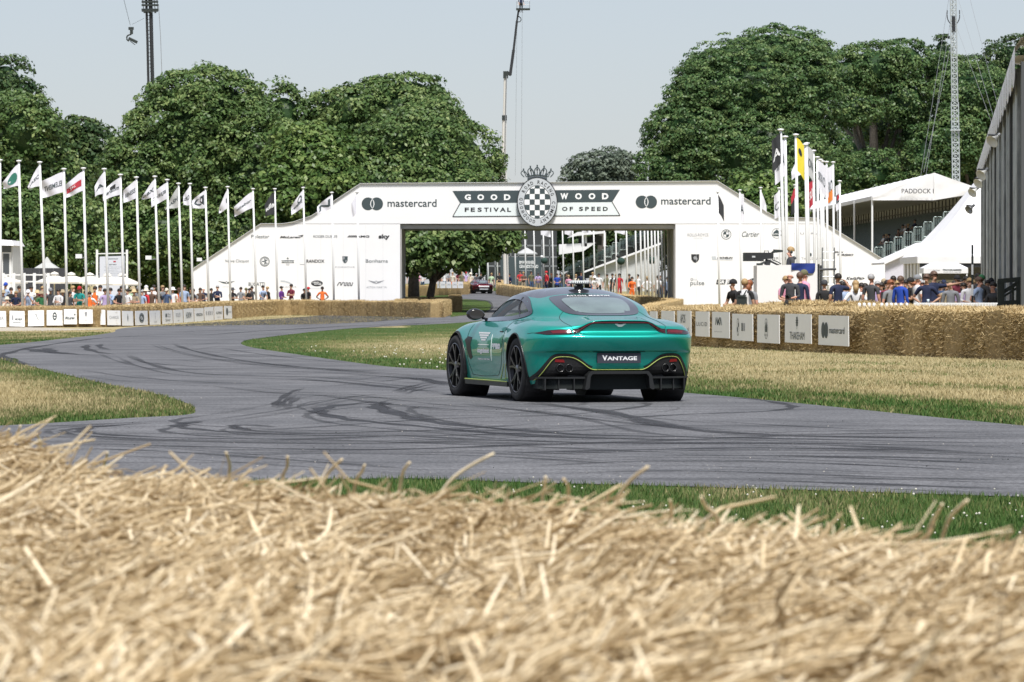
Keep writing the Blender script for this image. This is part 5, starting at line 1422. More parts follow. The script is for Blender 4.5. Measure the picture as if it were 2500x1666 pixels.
br=thing('black_handrail','black timber stair rail with sloping bars at the right edge above the bales','handrail',(X_at(2440,D),D,gz(D,X_at(2440,D))))
z0=gz(D,X_at(2440,D));P_=lambda x,y,dy=0.:((x-2440)/k,dy,Z_at(y,D)-z0)
BLK=mat('black_timber',(.022,.03,.028),.6)
for name,a,b,w in(('post',(2441,780),(2441,686),.12),('post',(2447,780),(2447,688),.10),('post',(2486,780),(2486,685),.10),('post',(2520,780),(2520,680),.10),('top_rail',(2436,687),(2560,676),.11),('bottom_rail',(2436,742),(2560,734),.12),('sloping_bar',(2451,713),(2486,690),.09),('sloping_bar',(2451,724),(2486,702),.05),('baluster',(2474,738),(2474,700),.05)):
 mb=MB();dy={'post':0,'top_rail':-.02,'bottom_rail':.02,'sloping_bar':.05,'baluster':.07}[name]
 mb.beam(P_(*a,dy),P_(*b,dy),w,w*.9,up=(0,1,0));mb.build(name,BLK,br)
D=119;mp_=thing('marker_pole','slim pole banded black and white in front of the kiosk','pole',(X_at(2374,D),D,gz(D,12)))
z0=gz(D,12)
for i,(y0,y1,c) in enumerate(((598,622,'k'),(622,646,'k'),(646,671,'w'),(671,695,'k'),(695,722,'w'),(722,770,'k'))):
 mb=MB();mb.tube([(0,0,Z_at(y1,D)-z0),(0,0,Z_at(y0,D)-z0-.003)],.028,8);mb.build('band',BLK if c=='k' else POLE_W,mp_)
D=101;k=F/D;zt_=Z_at(738,D)
pk=thing('picket_barrier','low white plastic picket barrier lying along the right hand bales','barrier',(X_at(2232,D),D,Z_at(754,D)))
for i in range(54):
 x=i*(2438-2234)/54/k
 mb=MB();mb.box((x,0,.06),(.024,.02,.14));mb.build('picket',POLE_W,pk)
for z in(.02,.12):mb=MB();mb.box((204/2/k,.02,z),(204/k,.015,.025));mb.build('rail',POLE_W,pk)
for i,px in enumerate((2098,2110,2122,2134,2153,2165,2176,2187,2200,2214)):
 c=at(px,746,101)
 o=put('white_bollard',(lambda m_:(m_.lathe([(0,.06),(.026,.052),(.036,.03),(.036,-.10),(0,-.10)],10),m_)[1].mesh('white_bollard',POLE_W,True))(MB()),None,c)
 tag(o,'small white rounded post on the right bales, %s left of the picket barrier'%ORD[9-i],'post','white rounded posts on the bales')
wp=at(1762,741,106);o=put('white_bollard',(lambda m_:(m_.box((0,0,0),(.05,.05,.16)),m_)[1].mesh('marker_post',POLE_W))(MB()),None,wp);tag(o,'short square white post standing alone on the bales before the printed arch pier','post')
D=134;k=F/D;z0=gz(D,X_at(1920,D))
ct=thing('camera_platform','plain white boxed camera platform at the foot of the right arch pier','platform',(X_at(1848,D),D,z0))
z_=lambda y:Z_at(y,D)-z0
W_=148/k
mb=MB();mb.prism([(0,0),(W_,0),(W_,z_(646)),(0,z_(648.5))],0,1.9);mb.build('cladding',WHITE_PANEL,ct)
mb=MB();mb.beam((W_+.03,0,0),(W_+.03,0,z_(645)),.05,.06);mb.beam((W_+.12,.3,0),(W_+.12,.3,z_(648)),.05,.06);mb.build('corner_post',DARK_METAL,ct)
cl=MB();nx_=12;vs=[]
for j in range(7):
 for i in range(nx_+1):
  u,v=i/nx_,j/6
  x=(1932+58*u)/1;y=645+(1 if v>0 else-2)+v*(14+8*(u>.35)*(u<.93))
  vs.append(((x-1848)/k,-.03-.02*math.sin(7*u+v*3)-.0*v,z_(y)))
cl.add(vs,[(j*(nx_+1)+i,j*(nx_+1)+i+1,(j+1)*(nx_+1)+i+1,(j+1)*(nx_+1)+i) for j in range(6) for i in range(nx_)])
o=cl.build('blue_cloth',mat('blue_cloth',(.012,.035,.22),.8),None,smooth=True,loc=ct.location);tag(o,'royal blue cloth draped over the edge of the white camera platform','cloth')
tc_=thing('broadcast_camera','big black broadcast camera with a box lens on the white platform','camera',(X_at(1878,D),D+.4,z0+z_(648)))
q=lambda x,y:((x-1878)/k,Z_at(y,D)-(z0+z_(648)))
mb=MB();(x0,zz0),(x1,zz1)=q(1818,638),q(1866,617);mb.prism([(x0,zz0),(x1,zz0),(x1,zz1),(x0,zz1)],-.15,.15);mb.build('lens',DARK_METAL,tc_)
mb=MB();(x0,zz0),(x1,zz1)=q(1816,638),q(1820,617.5);mb.prism([(x0,zz0),(x1,zz0),(x1,zz1),(x0,zz1)],-.17,.17);mb.build('lens_hood',BLK,tc_)
mb=MB();(x0,zz0),(x1,zz1)=q(1837,629),q(1845,625);mb.prism([(x0,zz0),(x1,zz0),(x1,zz1),(x0,zz1)],-.155,-.15);mb.build('label',PRINT_PALE,tc_)
mb=MB();(x0,zz0),(x1,zz1)=q(1864,634),q(1890,617);mb.prism([(x0,zz0),(x1,zz0+.03),(x1,zz1),(x0,zz1)],-.11,.11);mb.build('camera_body',DARK_METAL,tc_)
mb=MB();(x0,zz0),(x1,zz1)=q(1890,618),q(1913,609);mb.prism([(x0,zz0),(x1,zz0+.03),(x1,zz1-.02),(x0,zz1)],-.09,.09);mb.beam((q(1884,620)[0],0,q(1884,620)[1]),(q(1892,613)[0],0,q(1892,613)[1]),.06,.06);mb.build('viewfinder',BLK,tc_)
mb=MB();a=q(1868,617);b=q(1878,613);mb.tube([(a[0],0,a[1]),(a[0],0,b[1]),(b[0],0,b[1]),(b[0],0,a[1])],.015,5);mb.build('handle',BLK,tc_)
mb=MB();a=q(1878,634);b=q(1874,648);mb.tube([(a[0],0,a[1]),(b[0],0,b[1])],.09,8)
for sx in(-1,1):mb.tube([(a[0],0,a[1]-.02),(a[0]+sx*.32,.2*sx,0)],.03,6)
mb.tube([(a[0]+.1,-.1,a[1]),q(1900,640) and(q(1900,640)[0],-.2,q(1900,640)[1]),(q(1908,645)[0],-.2,q(1908,645)[1])],.018,5);mb.build('pan_head',DARK_METAL,tc_)
mb=MB();(x0,zz0),(x1,zz1)=q(1848,648),q(1863,643);mb.prism([(x0,zz0),(x1,zz0),(x1,zz1),(x0,zz1)],-.3,-.1);mb.build('monitor',BLK,tc_)
D=131;k=F/D;z0=gz(D,9.)
ld=thing('ladder','thin grey access ladder standing right of the white camera platform','ladder',(X_at(2008,D),D,z0))
z_=lambda y:Z_at(y,D)-z0;w=29/k
for x in(0,w):mb=MB();mb.tube([(x,0,0),(x,0,z_(605))],.022,6);mb.build('stile',GREY_METAL,ld)
for y in(616,636,676,695,715):mb=MB();mb.tube([(0,-.004,z_(y)),(w,-.004,z_(y))],.017,6);mb.build('rung',GREY_METAL,ld)
mb=MB();mb.tube([(-.08,-.03,z_(658.5)),(w+.05,-.03,z_(657.5))],.032,8);mb.build('clamp_bar',DARK_METAL,ld)
# -- things behind the left hand crowd
D=262;k=F/D
cabin=thing('white_cabin','white framed cabin with glazed door cut by the left edge behind the flags','cabin',(X_at(-60,D),D,gz(D)))
z_=lambda y:Z_at(y,D)-gz(D)
GLASS_D=mat('dark_glazing',(.09,.10,.115),.15)
mb=MB();mb.box((47/k,3,z_(597)/2),(84/k,5,z_(597)));mb.build('wall',mat('cabin_white',(.62,.64,.65),.6),cabin)
vs=[(-.2,-.1,z_(598)),(93.5/k,-.1,z_(600)),(93.5/k,6,z_(600)),(-.2,6,z_(598)),(-.2,.3,z_(581)),(88/k,.3,z_(587)),(88/k,5.5,z_(587)),(-.2,5.5,z_(581))]
mb=MB();mb.add(vs,[(0,1,5,4),(1,2,6,5),(4,5,6,7),(2,3,7,6),(3,0,4,7),(0,3,2,1)]);mb.build('roof',CANVAS,cabin)
dr=MB();dr.box((74/k,.47,z_(650)*.62),(22/k,.05,z_(610)));dr=dr.build('door',POLE_W,cabin)
mb=MB();mb.box((73/k,.43,z_(640)*.95),(15/k,.03,1.3));mb.build('pane',GLASS_D,dr)
mb=MB();mb.box((74/k,.44,z_(604)-.1),(22/k,.03,.38));mb.build('fanlight',GLASS_D,cabin)
D=232;k=F/D
fn=thing('post_and_rail_fence','white post and rail fence behind the first four flagpoles','fence',(X_at(-30,D),D,gz(D)))
z_=lambda y:Z_at(y,D)-gz(D)
for px in(8,34,59,84,109,118):mb=MB();mb.box(((px+30)/k,0,z_(667)/2),(.15,.12,z_(667)));mb.build('post',POLE_W,fn)
for y in(671.5,688):mb=MB();mb.box((74/k,-.02,z_(y)),(150/k,.05,.07));mb.build('rail',POLE_W,fn)
CREAM=mat('cream_canvas',(.70,.67,.60),.8,noise=.03,scale=2)
for i,(px,py,hw,D) in enumerate(((8,671,62,245),(133,665,50,243),(174,666,58,246),(219,667,56,242),(262,668,64,240),(298,668,50,237))):
 k=F/D;rim=689 if i<4 else 693
 o=thing('parasol','large cream parasol '+('cut by the left edge of the photo','behind the second and third flagpoles','behind the fourth flagpole','behind the fifth flagpole','left under the tall notice board','furthest right, pointing at the arch')[i],'parasol',(X_at(px,D),D,gz(D)),0,'cream parasols behind the left crowd')
 zt_=Z_at(py+5,D)-gz(D);zr_=Z_at(rim,D)-gz(D);r=hw/k
 vs=[(0,0,zt_)];n=8
 for t in(.5,1.0):
  for a in range(n):
   th=2*math.pi*(a+.5)/n;vs.append((r*t*math.cos(th),r*t*math.sin(th),zt_+(zr_-zt_)*(t**1.1)))
 for a in range(n):
  th=2*math.pi*(a+.5)/n;vs.append((r*math.cos(th),r*math.sin(th),zr_-.09))
 fs=[(0,1+a,1+(a+1)%n) for a in range(n)]+[(1+a,9+a,9+(a+1)%n,1+(a+1)%n) for a in range(n)]+[(9+a,17+a,17+(a+1)%n,9+(a+1)%n) for a in range(n)]
 mb=MB();mb.add(vs,fs);mb.build('canopy',CREAM,o)
 mb=MB();mb.lathe([(0,.10),(.20,.02),(.24,-.06)],8,c=(0,0,zt_+.05));mb.build('vent_cap',CREAM,o)
 mb=MB();mb.tube([(0,0,0),(0,0,zt_)],.035,8);mb.build('pole',POLE_W,o)
D=256;k=F/D
nb=thing('notice_board','tall white notice board on two posts behind the cream parasols','sign',(X_at(237,D),D,gz(D)))
z_=lambda y:Z_at(y,D)-gz(D)
for px in(0,73):mb=MB();mb.beam((px/k,0,0),(px/k,0,z_(610)),.12,.12);mb.build('post',POLE_W,nb)
mb=MB();mb.beam((0,.02,z_(620)),(73/k,.02,z_(618.5)),.06,.06);mb.build('crossbar',POLE_W,nb)
mb=MB();mb.prism([(5/k,1.2),(69/k,1.2),(69/k,z_(623)),(5/k,z_(625))],-.04,0);mb.build('frame',DARK_METAL,nb)
mb=MB();mb.prism([(6.5/k,1.25),(67.5/k,1.25),(67.5/k,z_(625)),(6.5/k,z_(627))],-.055,-.041);mb.build('panel',mat('pale_sign',(.58,.61,.68),.6),nb)
mb=MB()
lettering(mb,'GOODWOOD',27/k,z_(634),51/k,z_(631),-.06,.02);lettering(mb,'EXIT ONLY',30/k,z_(648),48/k,z_(645),-.06,.03)
for j in range(6):lettering(mb,'festival of speed ticket notice',(18+j%2*4)/k,z_(653+j*4),(60-j%3*5)/k,z_(651.4+j*4),-.06)
mb.build('lettering',PRINT_DARK,nb)
mb=MB();mb.box((43/k,-.06,z_(639)),(6/k,.01,3.2/k));mb.build('emblem',FLAG_R,nb)
D=272;k=F/D
hd=thing('black_hoarding','dark grey screen fence behind the white rails on the left','fence',(X_at(28,D),D,gz(D)))
z_=lambda y:Z_at(y,D)-gz(D)
for i in range(8):mb=MB();mb.box(((i+.5)*17/k,0,z_(655)/2),(16.6/k,.05,z_(655)));mb.build('panel',mat('charcoal_screen',(.045,.047,.055),.8,noise=.1),hd)
D=282;k=F/D
tp=thing('white_tent','small grey white tent peak half hidden by tree leaves on the left','tent',(X_at(115,D),D,gz(D)))
z_=lambda y:Z_at(y,D)-gz(D)
mb=MB();mb.lathe([(.05,z_(628)),(14/k,z_(642)),(40/k,z_(655)),(40/k,0)],4);t_=mb.build('canopy',mat('dull_canvas',(.42,.43,.42),.8),tp);t_.rotation_euler[2]=R(45)
# -- cranes and mast against the sky
D=400;k=F/D
cr=thing('camera_crane','black twin tube crane mast with a lamp cluster head rising behind the big dome tree','crane',(X_at(374,D),D,gz(D)))
o0=cr.location;v_=lambda x,y,dy=0.:at(x,y,D)-o0+Vector((0,dy,0))
mb=MB();mb.tube([v_(384,690),v_(370,100),v_(367,-40)],.17,10);mb.build('mast_tube',DARK_METAL,cr)
mb=MB();mb.tube([v_(373,690),v_(360,100),v_(356,-40)],.11,8);mb.build('mast_tube',DARK_METAL,cr)
for i in range(16):mb=MB();y=40+i*9;mb.beam(v_(357.5+i*.55,y),v_(367.5+i*.55,y-3),.04,.05);mb.build('brace',DARK_METAL,cr)
for y in(-2,5,13,24):mb=MB();mb.beam(v_(346,y),v_(386,y),.5,.16);mb.build('head_frame',BLK,cr)
for i in range(9):mb=MB();c=v_(349+i*4.4,27+3*(i%2),-.3);mb.box(c,(.16,.3,.2));mb.build('lamp',BLK,cr)
for i in range(6):mb=MB();mb.beam(v_(348+i*7,-2),v_(351+i*7,27),.06,.06);mb.build('lattice',DARK_METAL,cr)
mb=MB();mb.tube([v_(387,10),v_(392,90),v_(398,260)],.025,5);mb.build('hanging_cable',GREY_METAL,cr)
sc_=thing('cable_camera','black gimbal camera hanging on a thin line in the sky left of the crane','camera',at(318,62,D),0)
o0=sc_.location
for nm,fn2 in(('suspension',lambda mb:mb.tube([v_(318,62),v_(300,-10),v_(286,-60)],.018,5)),('stay',lambda mb:mb.tube([v_(322,60),v_(352,45)],.012,5)),('gimbal',lambda mb:(mb.box(v_(320,70),(.45,.4,.25)),mb.box(v_(321,79),(.25,.3,.35)),mb.tube(catmull([v_(321,84),v_(311,88),v_(310,97),v_(315,101)],4),.07,6))),('camera_body',lambda mb:(mb.beam(v_(314,94),v_(335,104),.32,.26),mb.beam(v_(318,101),v_(330,110),.06,.06)))):
 mb=MB();fn2(mb);mb.build(nm,BLK,sc_)
bl=thing('boom_lift','tall telescopic boom lift with white lower mast and dark raised arm and basket','boom lift',(X_at(1236,D),D,gz(D)))
o0=bl.location
for(x0,y0,x1,y1,r) in((1236,700,1230,395,.24),(1230,395,1231.5,288,.20),(1231.5,288,1234,186,.15)):
 mb=MB();mb.tube([v_(x0,y0),v_(x1,y1)],r,10);mb.build('mast_section',mat('mast_cream',(.66,.64,.60),.5),bl)
 mb=MB();mb.tube([v_(x0+2.5,y0,-.22),v_(x1+2.5,y1,-.22)],.05,6);mb.build('mast_rib',GREY_METAL,bl)
for x,y,h in((1230,391,14),(1231.5,288,12),(1234.5,183,17)):mb=MB();mb.box(v_(x,y),(.44,.5,h/k));mb.build('collar',BLK,bl)
mb=MB();mb.beam(v_(1236,177),v_(1248,183),.3,.3);mb.build('knuckle',BLK,bl)
mb=MB();mb.beam(v_(1245.5,184),v_(1254,122),.32,.26);mb.beam(v_(1254,122),v_(1262,52),.25,.2);mb.beam(v_(1262,52),v_(1266,26),.2,.16);mb.build('upper_arm',DARK_METAL,bl)
mb=MB();mb.tube(catmull([v_(1266,40),v_(1272,46),v_(1270,53),v_(1263,54)],4),.04,5);mb.build('hose',BLK,bl)
bk=MB();bk.box(v_(1277,23),(34/k,.9,.14));bk=bk.build('basket',BLK,bl)
mb=MB()
for x in(1262,1293):mb.tube([v_(x,22),v_(x,3)],.025,5)
for y in(3,12):mb.tube([v_(1262,y),v_(1293,y)],.02,5)
mb.build('basket_rail',GREY_METAL,bk)
mb=MB();mb.tube([v_(1275,26),v_(1273,430)],.012,5);mb.tube([v_(1262,60),v_(1258,430)],.012,5);mb.build('cable',GREY_METAL,bl)
D=350;k=F/D
ms=thing('lattice_mast','slender grey lattice radio mast with guy wires rising over the paddock stand','mast',(X_at(2338,D),D,gz(D)))
o0=ms.location;v_=lambda x,y,dy=0.:at(x,y,D)-o0+Vector((0,dy,0))
MAST=mat('galvanised',(.46,.50,.51),.45,metal=.4)
xc=lambda y:2327+(y+10)*.016
for sx,dy in((-1,0),(1,0),(0,.5)):
 for(ya,yb,w) in((700,250,8.5),(250,-60,7)):
  mb=MB();mb.tube([v_(xc(ya)+sx*w,ya,dy),v_(xc(yb)+sx*w,yb,dy)],.05,6);mb.build('leg',MAST,ms)
br_=MB();y=700.;i=0
while y>-50:
 w=8.5 if y>250 else 7
 br_.tube([v_(xc(y)-w,y),v_(xc(y-13)+w,y-13)],.028,4);br_.tube([v_(xc(y)+w,y,.02),v_(xc(y-13)-w,y-13,.02)],.028,4);br_.tube([v_(xc(y)-w,y),v_(xc(y)+w,y)],.028,4)
 y-=13
tag(br_.build('lattice',MAST,ms),kind='stuff')
mb=MB();mb.box(v_(xc(318),318),(24/k,.7,.10));mb.build('bracket',MAST,ms)
for sx in(-1,1):
 mb=MB();mb.tube(catmull([v_(xc(60)+sx*6,60),v_(xc(40)+sx*12,52),v_(xc(30)+sx*15,42),v_(xc(20)+sx*15,25)],4),.04,6);mb.build('aerial',DARK_METAL,ms)
mb=MB();mb.tube([v_(xc(78),78),v_(xc(40),40)],.14,8);mb.build('antenna',DARK_METAL,ms)
for(x0,y0,x1,y1) in((2320,-20,2230,440),(2320,60,2242,440),(2320,120,2238,425),(2332,-30,2432,380),(2334,60,2428,380),(2362,-30,2440,360)):
 mb=MB();mb.tube([v_(x0,y0,.3),v_(x1,y1,-6)],.014,4);mb.build('guy_wire',GREY_METAL,ms)
# -- sports cars
def car_paint(name,col,flake=.64):
 m,nt,b=nodes_of(name)
 N=nt.nodes
 tc=N.new('ShaderNodeTexCoord');n=N.new('ShaderNodeTexNoise');n.inputs['Scale'].default_value=900;n.inputs['Detail'].default_value=1
 link(nt,tc.outputs['Object'],n.inputs['Vector'])
 mr=N.new('ShaderNodeMapRange');mr.inputs['To Min'].default_value=.7;mr.inputs['To Max'].default_value=1.35
 link(nt,n.outputs['Fac'],mr.inputs['Value'])
 h=N.new('ShaderNodeHueSaturation');h.inputs['Color'].default_value=(*col,1);link(nt,mr.outputs['Result'],h.inputs['Value'])
 link(nt,h.outputs['Color'],b.inputs['Base Color'])
 b.inputs['Metallic'].default_value=flake;b.inputs['Roughness'].default_value=.38
 b.inputs['Coat Weight'].default_value=1;b.inputs['Coat Roughness'].default_value=.04
 return m
PAINT=car_paint('green_paint',(.0,.37,.30))
PAINT_RED=car_paint('dark_red_paint',(.17,.012,.03))
TRIM=mat('satin_black_trim',(.016,.017,.018),.42)
GLOSS_BLACK=mat('gloss_black',(.012,.012,.014),.12,coat=.6)
ROOF_BLACK=mat('gloss_roof',(.035,.036,.042),.18,coat=.8)
TYRE=mat('tyre_rubber',(.020,.020,.021),.85,noise=.2,scale=30)
RIM=mat('black_rim',(.025,.025,.027),.3,metal=.5)
RIM_EDGE=mat('machined_rim',(.24,.24,.25),.3,metal=.9)
LIME=mat('lime_line',(.40,.50,.12),.5)
RED_LAMP=mat('red_lamp',(.11,.006,.010),.12,coat=.8)
RED_DARK=mat('smoked_lamp',(.020,.006,.008),.12,coat=.8)
PANE=mat('tinted_pane',(.12,.15,.15),.06,alpha=.30,coat=.3)
REAR_PANE=mat('pale_rear_glass',(.14,.195,.185),.12,coat=1.0,noise=.35,scale=2.6)  # opaque pane, sky reflection mottled into its base colour
FRIT=mat('frit_black',(.030,.032,.040),.15,coat=.8)
TAN=mat('tan_leather',(.26,.115,.055),.6)
CHARCOAL=mat('charcoal_trim',(.02,.02,.022),.7)
MESHB=mat('black_honeycomb',(.014,.014,.015),.6,noise=.6,scale=90)
GAP=mat('panel_gap',(.004,.008,.008),.8)
CAR_ROWS=[[(0,-.62,.24),(.30,-.62,.24),(.50,-.60,.24),(.68,-.56,.24),(.80,-.50,.22),(.86,-.42,.20),(.88,-.3,.19),(.89,0,.18),(.88,.4,.17),(.87,.85,.17),(.86,1.4,.17),(.86,1.95,.17),(.87,2.35,.17),(.88,2.7,.17),(.86,3.05,.17),(.76,3.3,.15),(.48,3.45,.15),(0,3.5,.15)],[(0,-.79,.37),(.30,-.785,.37),(.50,-.76,.36),(.68,-.70,.34),(.83,-.60,.33),(.905,-.47,.33),(.94,-.3,.33),(.95,0,.33),(.93,.4,.33),(.885,.85,.32),(.87,1.4,.32),(.875,1.95,.32),(.90,2.35,.33),(.925,2.7,.33),(.91,3.05,.33),(.80,3.35,.33),(.5,3.53,.33),(0,3.58,.33)],[(0,-.83,.55),(.30,-.825,.55),(.50,-.80,.55),(.68,-.745,.55),(.835,-.655,.54),(.925,-.51,.53),(.962,-.32,.52),(.972,0,.52),(.95,.4,.52),(.90,.85,.50),(.885,1.4,.50),(.89,1.95,.50),(.915,2.35,.51),(.94,2.7,.52),(.925,3.05,.51),(.81,3.38,.5),(.5,3.56,.5),(0,3.61,.5)],[(0,-.875,.572),(.30,-.870,.572),(.50,-.845,.572),(.68,-.785,.572),(.84,-.685,.57),(.93,-.52,.57),(.966,-.33,.57),(.975,0,.57),(.952,.4,.57),(.90,.85,.56),(.885,1.4,.56),(.89,1.95,.56),(.915,2.35,.57),(.942,2.7,.58),(.925,3.05,.57),(.80,3.37,.55),(.49,3.55,.54),(0,3.60,.54)],[(0,-.945,.715),(.30,-.94,.715),(.50,-.915,.715),(.69,-.845,.713),(.845,-.72,.705),(.93,-.54,.695),(.963,-.34,.69),(.972,0,.69),(.95,.4,.68),(.895,.85,.66),(.88,1.4,.65),(.885,1.95,.65),(.91,2.35,.66),(.935,2.7,.68),(.905,3.05,.66),(.77,3.34,.62),(.47,3.5,.6),(0,3.55,.6)],[(0,-.86,.785),(.30,-.86,.785),(.50,-.85,.775),(.69,-.80,.765),(.835,-.69,.755),(.91,-.53,.755),(.947,-.34,.755),(.957,0,.757),(.935,.4,.74),(.885,.85,.72),(.87,1.4,.71),(.875,1.95,.71),(.89,2.35,.73),(.90,2.7,.755),(.86,3.05,.72),(.72,3.28,.66),(.44,3.42,.64),(0,3.47,.64)],[(0,-.885,.875),(.30,-.878,.868),(.48,-.845,.815),(.67,-.785,.80),(.815,-.67,.80),(.885,-.51,.805),(.92,-.34,.815),(.93,0,.825),(.91,.4,.80),(.865,.85,.78),(.855,1.4,.77),(.86,1.95,.77),(.865,2.35,.79),(.84,2.7,.81),(.78,3.05,.77),(.64,3.2,.71),(.40,3.32,.69),(0,3.36,.69)],[(0,-.90,.905),(.28,-.893,.90),(.46,-.84,.845),(.64,-.76,.835),(.77,-.65,.84),(.84,-.5,.845),(.87,-.33,.855),(.88,0,.865),(.87,.4,.845),(.84,.85,.83),(.835,1.4,.83),(.835,1.95,.83),(.82,2.35,.84),(.76,2.7,.845),(.68,2.98,.81),(.54,3.08,.75),(.34,3.18,.735),(0,3.2,.735)],[(0,-.62,.93),(.27,-.61,.925),(.43,-.58,.895),(.57,-.54,.88),(.67,-.48,.88),(.73,-.38,.885),(.77,-.25,.895),(.79,.05,.905),(.80,.4,.885),(.80,.85,.875),(.80,1.4,.875),(.79,1.95,.875),(.74,2.35,.87),(.64,2.65,.87),(.54,2.8,.85),(.42,2.85,.82),(.26,2.9,.815),(0,2.92,.815)],[(0,-.36,.965),(.25,-.34,.963),(.38,-.30,.955),(.48,-.24,.945),(.55,-.16,.94),(.61,-.05,.935),(.66,.08,.93),(.70,.25,.93),(.73,.5,.915),(.745,.85,.905),(.745,1.4,.895),(.735,1.95,.89),(.68,2.2,.89),(.55,2.36,.895),(.42,2.43,.9),(.31,2.46,.905),(.18,2.48,.905),(0,2.49,.905)],[(0,.0,1.08),(.25,.01,1.078),(.38,.03,1.07),(.48,.07,1.06),(.55,.13,1.05),(.60,.2,1.045),(.635,.3,1.045),(.655,.42,1.05),(.665,.62,1.06),(.67,.9,1.065),(.665,1.35,1.06),(.645,1.75,1.04),(.60,1.92,1.03),(.48,2.03,1.04),(.37,2.08,1.05),(.27,2.1,1.05),(.15,2.115,1.05),(0,2.12,1.05)],[(0,.5,1.195),(.22,.5,1.19),(.34,.5,1.18),(.43,.51,1.165),(.485,.54,1.15),(.52,.58,1.145),(.545,.65,1.15),(.56,.74,1.155),(.57,.85,1.165),(.575,1.0,1.17),(.57,1.3,1.17),(.55,1.52,1.165),(.5,1.62,1.165),(.41,1.68,1.175),(.32,1.7,1.18),(.23,1.71,1.185),(.13,1.72,1.19),(0,1.72,1.19)],[(0,.9,1.255),(.15,.9,1.25),(.25,.9,1.245),(.31,.91,1.238),(.35,.93,1.23),(.375,.95,1.228),(.39,.98,1.228),(.40,1.02,1.23),(.405,1.06,1.232),(.41,1.1,1.233),(.405,1.2,1.234),(.395,1.28,1.234),(.36,1.33,1.238),(.3,1.36,1.245),(.24,1.37,1.25),(.17,1.375,1.252),(.1,1.38,1.254),(0,1.38,1.254)],[(0,1.08+i*.01,1.272) for i in range(18)]]
SUB=7
def dense_net():
 A=np.array(CAR_ROWS,float)
 def interp(A):
  n=A.shape[0]
  out=[]
  d=np.diff(A,axis=0)
  m=np.zeros_like(A)
  a,b=d[:-1],d[1:]
  same=(a*b)>0
  la=np.linalg.norm(a,axis=2,keepdims=True);lb=np.linalg.norm(b,axis=2,keepdims=True)
  h=np.where(same,2*a*b/np.where(a+b==0,1,a+b),0)
  m[1:-1]=.6*h+.4*(a+b)/2*np.minimum(1,2*np.minimum(la,lb)/(np.maximum(la,lb)+1e-9))
  m[0]=d[0];m[-1]=d[-1]
  for i in range(n-1):
   for k in range(SUB):
    t=k/SUB
    h00=2*t**3-3*t**2+1;h10=t**3-2*t**2+t;h01=-2*t**3+3*t**2;h11=t**3-t**2
    out.append(h00*A[i]+h10*m[i]+h01*A[i+1]+h11*m[i+1])
  out.append(A[-1]);return np.array(out)
 B=interp(A)
 Lf=B[:,::-1]*np.array([-1,1,1])
 full=np.concatenate([Lf[:,-4:-1],B,Lf[:,1:4]],1)
 C=interp(full.transpose(1,0,2)).transpose(1,0,2)
 C=C[:,3*SUB:-3*SUB]
 C[:,0,0]=0;C[:,-1,0]=0
 return C
NET=dense_net()
NR,NCc=NET.shape[:2]
RA_,RF_=.357,.356
AX=2.704
def half_faces():
 fs=[]
 for i in range(NR-1):
  for j in range(NCc-1):
   fs.append((i,j))
 return fs
SIDE_WIN=[(2.27,.893),(2.10,.965),(1.85,1.065),(1.60,1.128),(1.30,1.158),(1.00,1.155),(.75,1.125),(.52,1.07),(.36,1.01),(.33,.985),(.40,.962),(.62,.935),(.95,.91),(1.5,.898)]
def poly_in(poly,x,y):
 ins=False;n=len(poly)
 for i in range(n):
  x1,y1=poly[i];x2,y2=poly[(i+1)%n]
  if(y1>y)!=(y2>y) and x<(x2-x1)*(y-y1)/(y2-y1)+x1:ins=not ins
 return ins
def shrink(poly,d):
 n=len(poly);out=[]
 area=sum(poly[i][0]*poly[(i+1)%n][1]-poly[(i+1)%n][0]*poly[i][1] for i in range(n))
 sg=1 if area>0 else-1
 for i in range(n):
  p0,p1,p2=Vector(poly[i-1]),Vector(poly[i]),Vector(poly[(i+1)%n])
  a=(p1-p0).normalized();b=(p2-p1).normalized()
  nn=Vector((-(a.y+b.y),a.x+b.x));
  if nn.length<1e-6:nn=Vector((-a.y,a.x))
  nn.normalize();c=max(.5,nn.dot(Vector((-a.y,a.x))))
  q=p1+nn*(sg*d/c);out.append((q.x,q.y))
 return out
